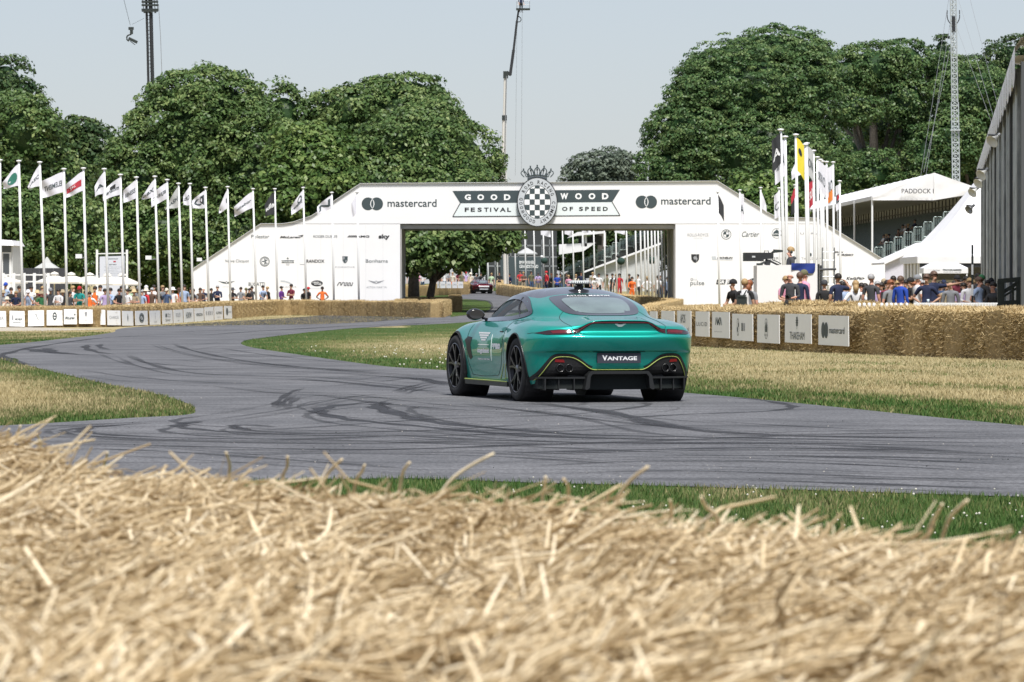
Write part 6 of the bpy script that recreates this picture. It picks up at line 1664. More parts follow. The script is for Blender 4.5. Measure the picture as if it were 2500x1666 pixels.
def car_shell(cut=True):
 """returns lists of (verts, faces) for body, roof, windscreen, plus a BVH of the whole skin"""
 verts={};V=[]
 def vid(i,j,s):
  key=(i,j,s if NET[i,j,0]>1e-6 else 1)
  if i==NR-1:key=(i,j,1)
  if key not in verts:
   verts[key]=len(V);p=NET[i,j];V.append(Vector((p[0]*key[2],p[1],p[2])))
  return verts[key]
 body,roof,screen,allf=[],[],[],[]
 win_in=shrink(SIDE_WIN,.02)
 r11=11*SUB
 for(i,j) in half_faces():
  for s in(1,-1):
   f=[vid(i,j,s),vid(i,j+1,s),vid(i+1,j+1,s),vid(i+1,j,s)]
   if s<0:f.reverse()
   f2=[]
   for k in f:
    if k not in f2:f2.append(k)
   if len(f2)<3:continue
   allf.append(f2)
   c=NET[i:i+2,j:j+2].reshape(-1,3).mean(0)
   if i>=r11:roof.append(f2);continue
   if cut:
    hit=False
    for ay in(0,AX):
     rr=.392 if ay==0 else.388
     if abs(c[0])>.55 and c[2]<.8 and(c[1]-ay)**2+(c[2]-.357)**2<rr**2:hit=True
    if hit:continue
    if 9*SUB<=i<r11 and 6*SUB<=j<=13*SUB and poly_in(win_in,c[1],c[2]) and c[0]>.45:continue
    if 9*SUB+1<=i<r11 and j>=13*SUB:screen.append(f2);continue
   body.append(f2)
 if cut:
  from collections import Counter
  ec=Counter()
  for f in body:
   for a,b in zip(f,f[1:]+f[:1]):ec[(min(a,b),max(a,b))]+=1
  for(a,b),n in ec.items():
   if n==1:
    for v in(a,b):
     p=V[v]
     for ay in(0,AX):
      rr=.392 if ay==0 else.388
      d=math.hypot(p.y-ay,p.z-.357)
      if abs(p.x)>.55 and p.z>.2 and p.z<.85 and abs(d-rr)<.05 and d>1e-3:
       p.y=ay+(p.y-ay)*rr/d;p.z=.357+(p.z-.357)*rr/d
 bvh=BVHTree.FromPolygons([tuple(v) for v in V],allf)
 return V,body,roof,screen,bvh
SHELL=car_shell()
BVH=SHELL[4]
def compact(V,F):
 used=sorted({i for f in F for i in f});mp={k:n for n,k in enumerate(used)}
 return[tuple(V[i]) for i in used],[tuple(mp[i] for i in f) for f in F]
def cast(axis,a,b,side=1):
 """point and normal of the car skin seen along an axis: 'rear' (a=x, b=z), 'side' (a=y, b=z), 'top' (a=x, b=y)"""
 if axis=='rear':o,d=Vector((a,-3,b)),Vector((0,1,0))
 elif axis=='side':o,d=Vector((3*side,a,b)),Vector((-side,0,0))
 elif axis=='front':o,d=Vector((a,6,b)),Vector((0,-1,0))
 else:o,d=Vector((a,b,3)),Vector((0,0,-1))
 p,n,_,_=BVH.ray_cast(o,d)
 if p is None:return None,None
 if n.dot(d)>0:n=-n
 return p,n
def patch(mb,axis,poly,off=.004,step=.03,side=1,mi=0,smooth_n=True):
 """skin-hugging patch: a flat outline laid on the body"""
 xs=[p[0] for p in poly];ys=[p[1] for p in poly]
 pts=[]
 n=len(poly);ring=[]
 for i in range(n):
  a,b=Vector(poly[i]),Vector(poly[(i+1)%n]);k=max(1,int((b-a).length/step))
  for t in range(k):ring.append(a.lerp(b,t/k))
 m=len(ring)
 pts=list(ring)
 x=min(xs)+step/2
 while x<max(xs):
  y=min(ys)+step/2
  while y<max(ys):
   if poly_in(poly,x,y) and min((Vector((x,y))-r).length for r in ring)>step*.45:pts.append(Vector((x,y)))
   y+=step
  x+=step
 res=delaunay_2d_cdt([Vector((p.x,p.y)) for p in pts],[],[list(range(m))],1,1e-5)
 P2,_,F2=res[0],res[1],res[2]
 vs=[];ok=[]
 for p in P2:
  q,nn=cast(axis,p.x,p.y,side)
  if q is None:vs.append(Vector((0,0,0)));ok.append(False)
  else:vs.append(q+nn*off);ok.append(True)
 fs=[tuple(f) for f in F2 if all(ok[i] for i in f)]
 return mb.add(vs,fs,mi)
def skin_line(mb,axis,pts,r=.004,off=.001,side=1,n=5,k=6,mi=0,smooth=True):
 c=catmull([Vector((a,b,0)) for a,b in pts],k) if smooth else[Vector((*pts[i],0)).lerp(Vector((*pts[i+1],0)),t/4) for i in range(len(pts)-1) for t in range(4)]+[Vector((*pts[-1],0))]
 q=[]
 for p in c:
  a,nn=cast(axis,p.x,p.y,side)
  if a is not None:q.append(a+nn*off)
 if len(q)>1:mb.tube(q,r,n,mi)
 return mb
def skin_text(mb,axis,body,a0,b0,a1,b1,off=.005,side=1,bold=0.,shear=0.,spacing=1.,mi=0):
 """a0 -> a1 is the reading direction"""
 vs,fs=glyphs(body,bold,shear,spacing);out=[]
 for u,v in vs:
  q,nn=cast(axis,a0+u*(a1-a0),b0+v*(b1-b0),side)
  out.append((q+nn*off) if q is not None else Vector((0,0,0)))
 return mb.add(out,fs,mi)
def mirror(poly):return[(-x,z) for x,z in poly][::-1]
LIME_CURVE=[(0,.367),(.20,.367),(.29,.369),(.345,.392),(.42,.445),(.49,.485),(.56,.503),(.66,.503),(.715,.480),(.765,.410),(.82,.315),(.865,.245)]
def wheel(parent,x,y,width,R_,side,mats,steer=0.):
 w=bpy.data.objects.new('wheel',None);COL.objects.link(w);w.parent=parent
 w.location=(x,y,R_);w.rotation_euler=(0,0,steer if side>0 else math.pi+steer)
 hw=width/2
 prof=[(R_*.735,-hw*.90),(R_*.80,-hw*1.0),(R_*.93,-hw*.97),(R_*.985,-hw*.80),(R_,-hw*.4),(R_,hw*.4),(R_*.985,hw*.80),(R_*.93,hw*.97),(R_*.80,hw*1.0),(R_*.735,hw*.90),(R_*.72,0)]
 mb=MB();mb.lathe(prof,48,axis='X',close=True);mb.build('tyre',mats[0],w,smooth=True)
 rr=R_*.735
 mb=MB();mb.lathe([(rr,hw*.93),(rr*.965,hw*.90),(rr*.93,hw*.6),(rr*.88,-hw*.8),(rr,-hw*.9)],40,axis='X');rim=mb.build('rim',mats[1],w,smooth=True)
 mb=MB();mb.lathe([(rr*1.0,hw*.945),(rr*.975,hw*.96),(rr*.955,hw*.93)],40,axis='X');mb.build('rim_lip',mats[2],rim)
 mb=MB();mb.lathe([(0,hw*.1),(rr*.78,hw*.1),(rr*.78,hw*.0)],28,axis='X');mb.build('brake_disc',mat('brake_steel',(.10,.10,.10),.4,metal=.8),w)
 for k in range(5):
  a0=2*math.pi*k/5+.3
  mb=MB();me_=MB()
  for da in(-.20,.20):
   t0,t1=a0+da*.35,a0+da*1.25
   p0=Vector((hw*.72,math.cos(t0)*rr*.16,math.sin(t0)*rr*.16));p1=Vector((hw*.80,math.cos(t0+da*.3)*rr*.55,math.sin(t0+da*.3)*rr*.55));p2=Vector((hw*.86,math.cos(t1)*rr*.95,math.sin(t1)*rr*.95))
   mb.beam(p0,p1,.030,.036,up=(1,0,0));mb.beam(p1,p2,.026,.034,up=(1,0,0))
   me_.beam(p0+Vector((.019,0,0)),p1+Vector((.019,0,0)),.008,.006,up=(1,0,0));me_.beam(p1+Vector((.018,0,0)),p2+Vector((.018,0,0)),.007,.006,up=(1,0,0))
  sp=mb.build('spoke',mats[1],rim);me_.build('spoke_edge',mats[2],rim)
 mb=MB();mb.lathe([(rr*.20,hw*.55),(rr*.20,hw*.84),(rr*.15,hw*.90),(0,hw*.90)],18,axis='X');mb.build('hub_cap',mats[2],rim,smooth=True)
 return w
def build_car():
 car=thing('sports_car','metallic green two door sports car with a light bar on its black roof','car')
 V,body,roof,screen,_=SHELL
 def lay(name,F,m,smooth=True,par=car):
  v,f=compact(V,F);mb=MB();mb.add(v,f);return mb.build(name,m,par,smooth=smooth)
 bodyo=lay('body',body,PAINT)
 rf=lay('roof',roof,ROOF_BLACK)
 lay('windscreen',screen,PANE)
 mb=MB()
 for ay in(0,AX):
  for s in(1,-1):
   mb.lathe([(.40,s*.60),(.385,s*.93)],28,axis='X',c=(0,ay,.357));mb.lathe([(0,s*.60),(.40,s*.60)],28,axis='X',c=(0,ay,.357))
 mb.box((0,1.35,.24),(1.1,4.1,.12));mb.box((0,1.35,.22),(1.70,1.8,.10));mb.build('underbody',CHARCOAL,car)
 mb=MB();mb.box((0,1.2,.60),(1.36,1.9,.55));mb.build('cabin_floor',CHARCOAL,car)
 for s in(1,-1):
  mb=MB();mb.box((s*.34,1.12,.72),(.42,.50,.18));mb.box((s*.34,.90,.86),(.40,.14,.44),M=Matrix.Rotation(R(10),3,'X'));mb.ball((s*.33,.88,1.08),(.11,.06,.07),10,8);mb.build('seat',TAN,car,smooth=False)
 mb=MB();mb.box((0,1.95,.83),(1.3,.35,.14));mb.build('dashboard',CHARCOAL,car)
 for s in(1,-1):
  mb=MB();mb.tube([(s*.60,2.12,.88),(s*.55,1.80,1.01),(s*.47,1.52,1.11)],.03,6);mb.build('pillar_trim',TAN,car)
 for ay in(0,AX):
  for s in(1,-1):
   pts=[]
   for t in np.linspace(R(-14),R(194),40):
    rr=.394 if ay==0 else.390
    y_,z_=ay+rr*1.012*math.cos(t),.357+rr*1.012*math.sin(t)
    p,n_=cast('side',y_,z_,s)
    if p is not None:pts.append(p+n_*.001)
   mb=MB();mb.tube(pts,.009,6);mb.build('arch_lip',TRIM,car,smooth=True)
 for s in(1,-1):
  mb=MB();mb.prismz([(s*.84,.40),(s*.935,.42),(s*.915,1.3),(s*.925,2.28),(s*.84,2.30)] if s>0 else[(s*.84,2.30),(s*.925,2.28),(s*.915,1.3),(s*.935,.42),(s*.84,.40)],.150,.205);mb.build('side_skirt',TRIM,car)
  mb=MB();mb.tube([(s*.938,.42,.208),(s*.918,1.3,.208),(s*.928,2.28,.208)],.007,5);mb.build('skirt_line',LIME,car)
 for s in(1,-1):
  ring=[Vector((*p,0)) for p in SIDE_WIN]
  mb=MB();outer,inner=shrink(SIDE_WIN,-.022),shrink(SIDE_WIN,.030)
  oc=catmull([Vector((*p,0)) for p in outer],4,True);ic=catmull([Vector((*p,0)) for p in inner],4,True)
  vs=[]
  for p in oc+ic:
   q,nn=cast('side',p.x,p.y,s);vs.append((q+nn*.006) if q is not None else Vector((0,0,0)))
  n=len(oc);mb.add(vs,[(k,(k+1)%n,n+(k+1)%n,n+k) for k in range(n)]);mb.build('window_frame',GLOSS_BLACK,car,smooth=True)
  mb=MB();patch(mb,'side',[(p.x,p.y) for p in catmull([Vector((*p,0)) for p in shrink(SIDE_WIN,.01)],2,True)],-.004,.06,s);mb.build('side_window',PANE,car,smooth=True)
  mb=MB();skin_line(mb,'side',[(.62,.935),(.78,1.02),(.93,1.150)],.012,.0,s,smooth=False);mb.build('window_divider',GLOSS_BLACK,car)
  mb=MB();skin_line(mb,'side',[(2.22,.84),(2.27,.70),(2.24,.45),(2.10,.26)],.0035,0,s);skin_line(mb,'side',[(.60,.90),(.66,.75),(.72,.55),(.80,.40),(.98,.27)],.0035,0,s);skin_line(mb,'side',[(2.10,.26),(1.6,.25),(.98,.27)],.003,0,s);mb.build('door_gap',GAP,car)
  mb=MB();skin_line(mb,'side',[(.78,.765),(.93,.765)],.008,.004,s);mb.build('door_handle',TRIM,car)
  mb=MB();patch(mb,'side',[(2.34,.66),(2.28,.60),(2.20,.47),(2.13,.43),(2.06,.46),(2.14,.60),(2.10,.69),(2.24,.70)],.003,.03,s);mb.build('side_vent',TRIM,car,smooth=True)
  mi_=bpy.data.objects.new('door_mirror',None);COL.objects.link(mi_);mi_.parent=car;mi_.location=(s*.885,1.93,.955);mi_.scale=(.82,.82,.82)
  mb=MB();mb.ball((0,.04,0),(.135,.085,.085),16,10)
  for k_,v in enumerate(mb.v):
   x,y,z=v;y=max(y,-.02);mb.v[k_]=(x*(1.0 if x*s>0 else 1.05),y,z*(1-.25*(x*s<0)*abs(x)/.13))
  mb.build('mirror_shell',GLOSS_BLACK,mi_,smooth=True)
  mb=MB();disc(mb,0,0,.105,.062,-.024,20);mb.build('mirror_glass',mat('mirror_glass',(.10,.095,.09),.05,metal=.6),mi_)
  mb=MB();mb.tube([(-s*.10,.03,-.05),(-s*.19,.05,-.075),(-s*.26,.06,-.07)],[.022,.018,.022],6);mb.build('mirror_arm',GLOSS_BLACK,mi_)
 RW_=[(0,1.186),(.22,1.180),(.36,1.168),(.435,1.150),(.462,1.12),(.470,1.07),(.448,1.008),(.40,.974),(.30,.958),(.15,.953),(0,.953)]
 full=RW_+[(-x,z) for x,z in RW_[-2:0:-1]]
 sm=[(p.x,p.y) for p in catmull([Vector((*p,0)) for p in full],3,True)]
 mb=MB();patch(mb,'rear',sm,.004,.05);rg=mb.build('rear_window',FRIT,car,smooth=True)
 ip=[(0,1.150),(.24,1.146),(.325,1.135),(.36,1.11),(.355,1.06),(.315,.998),(.22,.978),(.1,.972),(0,.972)]
 full=ip+[(-x,z) for x,z in ip[-2:0:-1]]
 mb=MB();patch(mb,'rear',[(p.x,p.y) for p in catmull([Vector((*p,0)) for p in full],3,True)],.007,.05);mb.build('pane',REAR_PANE,rg,smooth=True)
 mb=MB();skin_text(mb,'rear','ASTON MARTIN',-.25,1.160,.25,1.172,.009,bold=.01,spacing=1.2);mb.build('lettering',PRINT_WHITE,rg)
 mb=MB()
 for s in(1,-1):
  skin_line(mb,'rear',[(s*.44,.995),(s*.49,.955),(s*.545,.90),(s*.55,.86),(s*.53,.81)],.0035,0)
  skin_line(mb,'rear',[(s*.86,.765),(s*.90,.765),(s*.935,.755)],.003,0)
 skin_line(mb,'rear',[(-.30,.560),(0,.558),(.30,.560)],.0045,.001)
 mb.build('panel_gap',GAP,car)
 for s in(1,-1):
  P_=[(.90,.762),(.78,.792),(.66,.803),(.545,.806),(.538,.752),(.66,.746),(.80,.744)]
  mb=MB();patch(mb,'rear',P_ if s>0 else mirror(P_),.006,.03);tl=mb.build('tail_lamp',RED_DARK,car,smooth=True)
  Q_=[(.76,.783),(.66,.793),(.56,.796),(.555,.764),(.66,.758),(.74,.757)]
  mb=MB();patch(mb,'rear',Q_ if s>0 else mirror(Q_),.009,.03);mb.build('lens',RED_LAMP,tl,smooth=True)
  P_=[(.534,.806),(.48,.812),(.43,.835),(.37,.870),(.30,.892),(.28,.894),(.28,.868),(.33,.862),(.40,.815),(.46,.770),(.527,.752)]
  mb=MB();patch(mb,'rear',P_ if s>0 else mirror(P_),.006,.02);mb.build('light_blade',RED_DARK,car,smooth=True)
  mb=MB();skin_line(mb,'rear',[(s*.52,.775),(s*.46,.795),(s*.40,.835),(s*.33,.876),(s*.28,.881)],.006,.007);mb.build('light_strip',RED_LAMP,car)
 mb=MB();patch(mb,'rear',[(-.28,.868),(.28,.868),(.28,.894),(-.28,.894)],.006,.03);mb.build('light_bar',RED_DARK,car,smooth=True)
 mb=MB();skin_line(mb,'rear',[(-.28,.881),(0,.882),(.28,.881)],.006,.007);mb.build('light_strip',RED_LAMP,car)
 mb=MB();
 for s in(1,-1):skin_text
 W_=[(0,.836),(.018,.836),(.028,.842),(.06,.862),(.066,.870),(.03,.868),(.02,.862),(-.02,.862),(-.03,.868),(-.066,.870),(-.06,.862),(-.028,.842),(-.018,.836)]
 patch(mb,'rear',W_,.006,.02);mb.build('winged_badge',PRINT_WHITE,car)
 pl=MB();p0,n0=cast('rear',0,.49);pl.box((0,p0.y-.012,.489),(.50,.02,.112));pl=pl.build('number_plate',mat('plate_slate',(.035,.038,.055),.5),car)
 mb=MB();lettering(mb,'V',-.195,.462,-.135,.520,p0.y-.024,bold=.04);lettering(mb,'ANTAGE',-.138,.464,.205,.508,p0.y-.024,bold=.03);mb.build('lettering',PRINT_WHITE,pl)
 lc=[(p.x,p.y) for p in catmull([Vector((*p,0)) for p in LIME_CURVE],3)]
 both=[(-x,z) for x,z in lc[::-1]]+lc[1:]
 low=both+[(.80,.235),(.60,.25),(.30,.255),(0,.255),(-.30,.255),(-.60,.25),(-.80,.235)]
 mb=MB();patch(mb,'rear',low[::-1],.004,.035);fas=mb.build('lower_fascia',MESHB,car)
 for s in(1,-1):
  outer=[(.90,.235),(.905,.27),(.845,.36),(.785,.455),(.735,.515),(.67,.538),(.57,.538),(.49,.52),(.42,.478),(.35,.425),(.29,.395)]
  oc=[(p.x,p.y) for p in catmull([Vector((*p,0)) for p in outer],3)]
  inner=[p for p in lc if p[0]>=.29]
  pol=[(s*x,z) for x,z in oc+inner]
  if s<0:pol=pol[::-1]
  mb=MB();patch(mb,'rear',pol,.008,.03);mb.build('fascia_frame',TRIM,car,smooth=True)
 mb=MB();pts=[]
 for x,z in both:
  q,nn=cast('rear',x,z);
  if q is not None:pts.append(q+nn*.012)
 mb.tube(pts,.0048,6);mb.build('lime_line',LIME,car,smooth=True)
 for s in(1,-1):
  pz=MB();patch(pz,'rear',[(s*.60,.442),(s*.70,.448),(s*.695,.478),(s*.61,.474)] if s>0 else[(s*.61,.474),(s*.695,.478),(s*.70,.448),(s*.60,.442)],.009,.03);pz.build('reflector',mat('red_reflector',(.22,.012,.015),.25),car)
  for x in(.555,.648):
   q,nn=cast('rear',s*x,.38)
   mb=MB();mb.lathe([(.036,.10),(.036,-.015),(.043,-.022),(.045,-.015),(.045,.10)],20,axis='Y',c=(s*x,q.y-.015,.38));mb.build('exhaust_tip',mat('dark_chrome',(.10,.10,.10),.25,metal=.9),car,smooth=True)
   mb=MB();mb.ball((s*x,q.y+.02,.38),(.035,.004,.035),14,6);mb.build('exhaust_bore',GAP,car)
 mb=MB();mb.prism([(-.38,.14),(-.345,.16),(-.335,.285),(-.31,.315),(.31,.315),(.335,.285),(.345,.16),(.38,.14),(.40,.15),(.37,.30),(.33,.345),(-.33,.345),(-.37,.30),(-.40,.15)],-.87,-.60);mb.build('diffuser_frame',TRIM,car)
 mb=MB();mb.prism([(-.37,.14),(.37,.14),(.33,.33),(-.33,.33)],-.72,-.45);mb.build('diffuser_well',GAP,car)
 for s in(1,-1):
  a=[(s*.38,-.80),(s*.70,-.74),(s*.87,-.60),(s*.87,-.40),(s*.38,-.45)]
  mb=MB();mb.prismz(a if s<0 else a[::-1],.262,.282);mb.build('diffuser_shelf',TRIM,car)
  mb=MB();mb.prismz([(x*.98,y+.04) for x,y in(a if s<0 else a[::-1])],.15,.262);mb.build('diffuser_floor',GAP,car)
  for x in(.50,.66,.80):
   mb=MB();mb.prism([(s*x-.006,.135),(s*x+.006,.135),(s*x+.006,.265),(s*x-.006,.265)],-.79+(x-.5)*.35,-.5);mb.build('diffuser_fin',TRIM,car)
 q,_=cast('top',0,.74)
 bb_=bpy.data.objects.new('beacon',None);COL.objects.link(bb_);bb_.parent=car;bb_.location=q
 mb=MB();mb.lathe([(0,.018),(.06,.016),(.12,.004),(.12,-.03)],24);mb.build('mount_pad',GLOSS_BLACK,bb_,smooth=True)
 mb=MB();mb.box((0,0,.03),(.085,.085,.035));mb.tube([(0,0,.03),(0,0,.07)],.022,8);mb.box((0,0,.062),(.07,.05,.014));mb.build('mount_stem',CHARCOAL,bb_)
 P_=[(.128*math.copysign(abs(math.cos(t))**.5,math.cos(t)),.075*math.copysign(abs(math.sin(t))**.8,math.sin(t))) for t in np.linspace(0,2*math.pi,33)[:-1]]
 mb=MB();mb.prismz(P_,.068,.080);mb.build('beacon_base',PRINT_BLACK,bb_);mb=MB();mb.prismz([(x*.985,y*.985) for x,y in P_],.0805,.101);mb.build('beacon_lens',mat('clear_lens',(.78,.80,.82),.2),bb_);mb=MB();mb.prismz([(x*.97,y*.97) for x,y in P_],.1015,.110);mb.build('beacon_cap',PRINT_WHITE,bb_)
 for k_ in range(9):
  mb=MB();mb.box((-.10+k_*.025,-.0755+.006*abs(k_-4)*.3,.091),(.010,.006,.014));mb.build('beacon_lamp',PRINT_DARK,bb_)
 s=-1
 def dt(body,y0,z0,y1,z1,**k):
  mb=MB();skin_text(mb,'side',body,y0,z0,y1,z1,.004,s,**k);mb.build('decal',PRINT_WHITE,car)
 dt('aramco',1.22,.565,.82,.635,bold=.09);dt('cognizant',1.86,.50,1.35,.57,bold=.07);dt('FORMULA ONE TEAM',1.84,.435,1.34,.455,bold=.05)
 mb=MB();skin_line(mb,'side',[(1.84,.61),(1.40,.61)],.003,.002,s);skin_line(mb,'side',[(1.27,.43),(1.27,.73)],.003,.002,s);mb.build('decal_rule',PRINT_WHITE,car)
 for k_ in range(4):
  z=.752-k_*.026;w_=.25-k_*.05
  mb=MB();patch(mb,'side',[(1.62-w_,z),(1.62+w_,z),(1.62+w_*.93,z-.018),(1.62-w_*.93,z-.018)][::-1],.004,.05,s);mb.build('wings_decal',PRINT_WHITE,car)
 for y0,y1 in((.60,.88),(.44,.62)):
  mb=MB();patch(mb,'side',[(y0,.41),(y0+.035,.41),(y1+.035,.225),(y1,.225)],.004,.05,s);mb.build('lime_stripe',LIME,car)
 ms_=(TYRE,RIM,RIM_EDGE)
 for sx in(1,-1):
  wheel(car,sx*.805,0,.30,.357,sx,ms_);wheel(car,sx*.815,AX,.262,.356,sx,ms_,steer=R(2))
 return car
car=build_car()
CAR_D,CAR_YAW=50.4,R(15.5)
car.location=(.955,CAR_D,gz(CAR_D)+.008)
car.rotation_euler=(0,0,CAR_YAW)
def copy_tree(o,parent=None,swap=None,skip=()):
 c=o.copy();COL.objects.link(c)
 if parent is not None:c.parent=parent
 if swap and c.type=='MESH':
  for i,sl in enumerate(o.material_slots):
   if sl.material in swap:
    c.material_slots[i].link='OBJECT';c.material_slots[i].material=swap[sl.material]
 for ch in list(o.children):
  if not any(ch.name.startswith(k) for k in skip):copy_tree(ch,c,swap,skip)
 return c
red=copy_tree(car,None,{PAINT:PAINT_RED,LIME:TRIM,ROOF_BLACK:PAINT_RED,TAN:CHARCOAL},('beacon','decal','wings_decal','lime_stripe','number_plate','winged_badge','lime_line','skirt_line'))
red.name='sports_car'
tag(red,'small dark red car with a raised rear wing far up the track','car')
RD=409.
red.location=(X_at(1176,RD),RD,gz(RD)+.01);red.rotation_euler=(0,0,R(13));red.scale=(1.0,1.0,1.0)
mb=MB();mb.prism([(-.78,1.20),(.78,1.20),(.78,1.225),(-.78,1.225)],-1.0,-.70);mb.build('rear_wing',GLOSS_BLACK,red)
for s in(1,-1):
 mb=MB();mb.prism([(s*.78,1.08),(s*.80,1.08),(s*.80,1.27),(s*.78,1.27)],-1.02,-.68);mb.build('wing_endplate',PAINT_RED,red)
 mb=MB();mb.beam((s*.42,-.62,.90),(s*.42,-.86,1.20),.03,.10);mb.build('wing_strut',GLOSS_BLACK,red)
mb=MB();mb.box((0,-.97,.65),(.95,.02,.13));mb.build('number_plate',PRINT_WHITE,red)
mb=MB();mb.box((0,-.93,.40),(.8,.02,.10));mb.build('tail_print',PRINT_PALE,red)
# -- big loose bale in the foreground
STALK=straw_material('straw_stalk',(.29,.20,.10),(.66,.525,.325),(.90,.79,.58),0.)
def fore_edge(x):
 """distance of the far edge of the bale top at lateral position x"""
 return 8.95+(5.72-8.95)*(x+.99)/(.66+.99)+.10*mnoise.noise((x*2.2,0,5))+.05*mnoise.noise((x*7,3,1))
def fore_top(x,y):
 z=.93+.035*mnoise.noise((x*1.6,y*1.0,1.7))+.028*mnoise.noise((x*4.5,y*2.6,4.1))+.014*mnoise.noise((x*11,y*7,8.))
 e=fore_edge(x)
 z-=.16*max(0,mnoise.noise((x*3.1,y*1.7,21.))-.22)+.05*max(0,mnoise.noise((x*8,y*5,31.))-.2)
 z+=.035*math.exp(-((x+1.0)/.16)**2)*ss(7.5,8.6,y)
 d=e-y
 if d<.25:z-=.18*(1-max(d,-.2)/.25)**2*.5
 return z
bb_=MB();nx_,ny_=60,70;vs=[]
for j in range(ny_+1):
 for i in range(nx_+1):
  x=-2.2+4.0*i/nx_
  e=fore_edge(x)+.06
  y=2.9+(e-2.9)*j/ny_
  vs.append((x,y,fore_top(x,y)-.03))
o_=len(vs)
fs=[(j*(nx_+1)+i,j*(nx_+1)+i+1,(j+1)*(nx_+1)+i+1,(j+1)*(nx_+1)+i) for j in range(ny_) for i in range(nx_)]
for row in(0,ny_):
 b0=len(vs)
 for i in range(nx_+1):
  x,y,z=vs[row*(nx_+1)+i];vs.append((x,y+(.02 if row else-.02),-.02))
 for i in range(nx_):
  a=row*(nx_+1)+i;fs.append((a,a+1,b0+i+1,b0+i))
me=np_mesh('straw_bale',vs,fs,STRAW,np.full(len(vs),.04))  # body painted near darkest so gaps between stalks read as shade
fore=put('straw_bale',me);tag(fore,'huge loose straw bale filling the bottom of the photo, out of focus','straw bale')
g=np.random.default_rng(5)
N_=77000
ylo,yhi=3.2,9.6
y=ylo*(yhi/ylo)**g.random(N_*2)
x=g.uniform(-.140,.140,N_*2)*y
e=np.array([fore_edge(a) for a in x])
k=y<e+.02
x,y=x[k][:N_],y[k][:N_];N_=len(x)
z=np.array([fore_top(a,b) for a,b in zip(x,y)])
ang=np.array([mnoise.noise((a*2.0,b*1.2,11.))*3.2 for a,b in zip(x,y)])+g.normal(0,.9,N_)
tilt=g.normal(.0,.20,N_)
up=g.random(N_)<.007
tilt=np.where(up,g.uniform(.2,.75,N_),tilt)
big=g.random(N_)<.05;ln=(g.gamma(2.2,.017,N_)+.020)*np.where(big,2.0,1.0);ln=np.clip(ln,.02,.20);ln=np.where(up,np.clip(ln,.03,.09),ln)
wd=g.uniform(.0009,.0027,N_)*np.where(big,1.25,1.0)
dr=np.stack([np.cos(ang)*np.cos(tilt),np.sin(ang)*np.cos(tilt),np.sin(tilt)],1)
bend=g.normal(0,.30,(N_,3))
P0=np.stack([x,y,z+np.where(big,g.uniform(-.005,.018,N_),g.uniform(-.060,.016,N_))-.004],1)
Pm=P0+dr*(ln*.5)[:,None]
d2=dr+bend;d2/=np.linalg.norm(d2,axis=1)[:,None]
P1=Pm+d2*(ln*.5)[:,None]
sv=np.cross(dr,np.array([0,0,1.]));sv/=np.linalg.norm(sv,axis=1)[:,None]+1e-9
uv=np.cross(sv,dr)
rings=[]
for P,w in((P0,1.0),(Pm,1.0),(P1,.75)):
 for q in range(3):
  t=2*math.pi*q/3+.5
  rings.append(P+(sv*math.cos(t)+uv*math.sin(t))*(wd*w)[:,None])
V=np.stack(rings,1).reshape(-1,3)
fq=[]
for r_ in(0,3):
 for q in range(3):fq.append((r_+q,r_+(q+1)%3,r_+3+(q+1)%3,r_+3+q))
Q=(np.arange(N_)[:,None,None]*9+np.array(fq)[None]).reshape(-1,4)
t=np.clip(g.normal(.50,.31,N_),0,1)
tag(put('loose_straw',np_mesh('loose_straw',V,Q,STALK,np.repeat(t,9),smooth=True),fore),kind='stuff')
for i,(xa,ya,xb,yb,D) in enumerate(((1095,1180,1205,1108,7.3),(1508,1215,1582,1140,6.7),(560,1160,552,1105,8.1),(690,1165,702,1115,7.9),(795,1168,835,1122,7.7),(870,1172,890,1136,7.6),(980,1172,1000,1130,7.5),(1325,1215,1332,1165,6.9),(1388,1215,1376,1170,6.8),(1480,1220,1505,1190,6.7),(1750,1262,1712,1214,6.2),(2270,1290,2300,1232,5.9),(2310,1285,2362,1222,5.9),(100,1100,90,1060,8.9),(30,1090,50,1040,8.9),(60,1095,88,1062,8.9),(12,1080,22,1048,8.9),(255,1130,262,1105,8.6),(1640,1262,1636,1222,6.4))):
 a,b=at(xa,ya,D),at(xb,yb,D-.08);a2=a+(a-b)*.5
 mb=MB();m_=(a+b)/2+Vector((random.uniform(-.004,.004),.01,random.uniform(-.002,.006)))
 mb.tube(catmull([a2-Vector((0,0,.03)),a,m_,b],3),list(np.linspace(.0034,.0022,10)),6)
 me=mb.mesh('stalk',STALK,True);at_=me.attributes.new('tint','FLOAT','POINT');at_.data.foreach_set('value',np.full(len(me.vertices),random.uniform(.55,.9),np.float32))
 put('stalk',me,fore)
# -- people
SKINS={'pale':mat('skin_pale',(.56,.34,.25),.55),'tan':mat('skin_tan',(.42,.24,.16),.55),'ruddy':mat('skin_ruddy',(.55,.29,.21),.55),'brown':mat('skin_brown',(.13,.07,.045),.55)}
CL={'white':(.72,.72,.74),'cream':(.62,.57,.47),'navy':(.012,.020,.060),'black':(.014,.014,.016),'grey':(.22,.23,.25),'charcoal':(.05,.052,.058),'blue':(.015,.06,.38),'pale blue':(.33,.42,.60),'teal':(.01,.26,.24),'orange':(.85,.17,.03),'red':(.50,.025,.035),'pink':(.66,.30,.42),'lilac':(.46,.36,.60),'olive':(.13,.13,.07),'brown':(.11,.065,.045),'khaki':(.33,.27,.18),'green':(.03,.15,.06),'pale green':(.45,.60,.40),'denim':(.05,.085,.17),'maroon':(.16,.02,.04),'purple':(.12,.03,.22),'yellow':(.6,.5,.12),'straw':(.52,.40,.22),'fair':(.36,.24,.11),'dark':(.018,.013,.010),'silver':(.34,.34,.35),'ginger':(.24,.08,.03)}
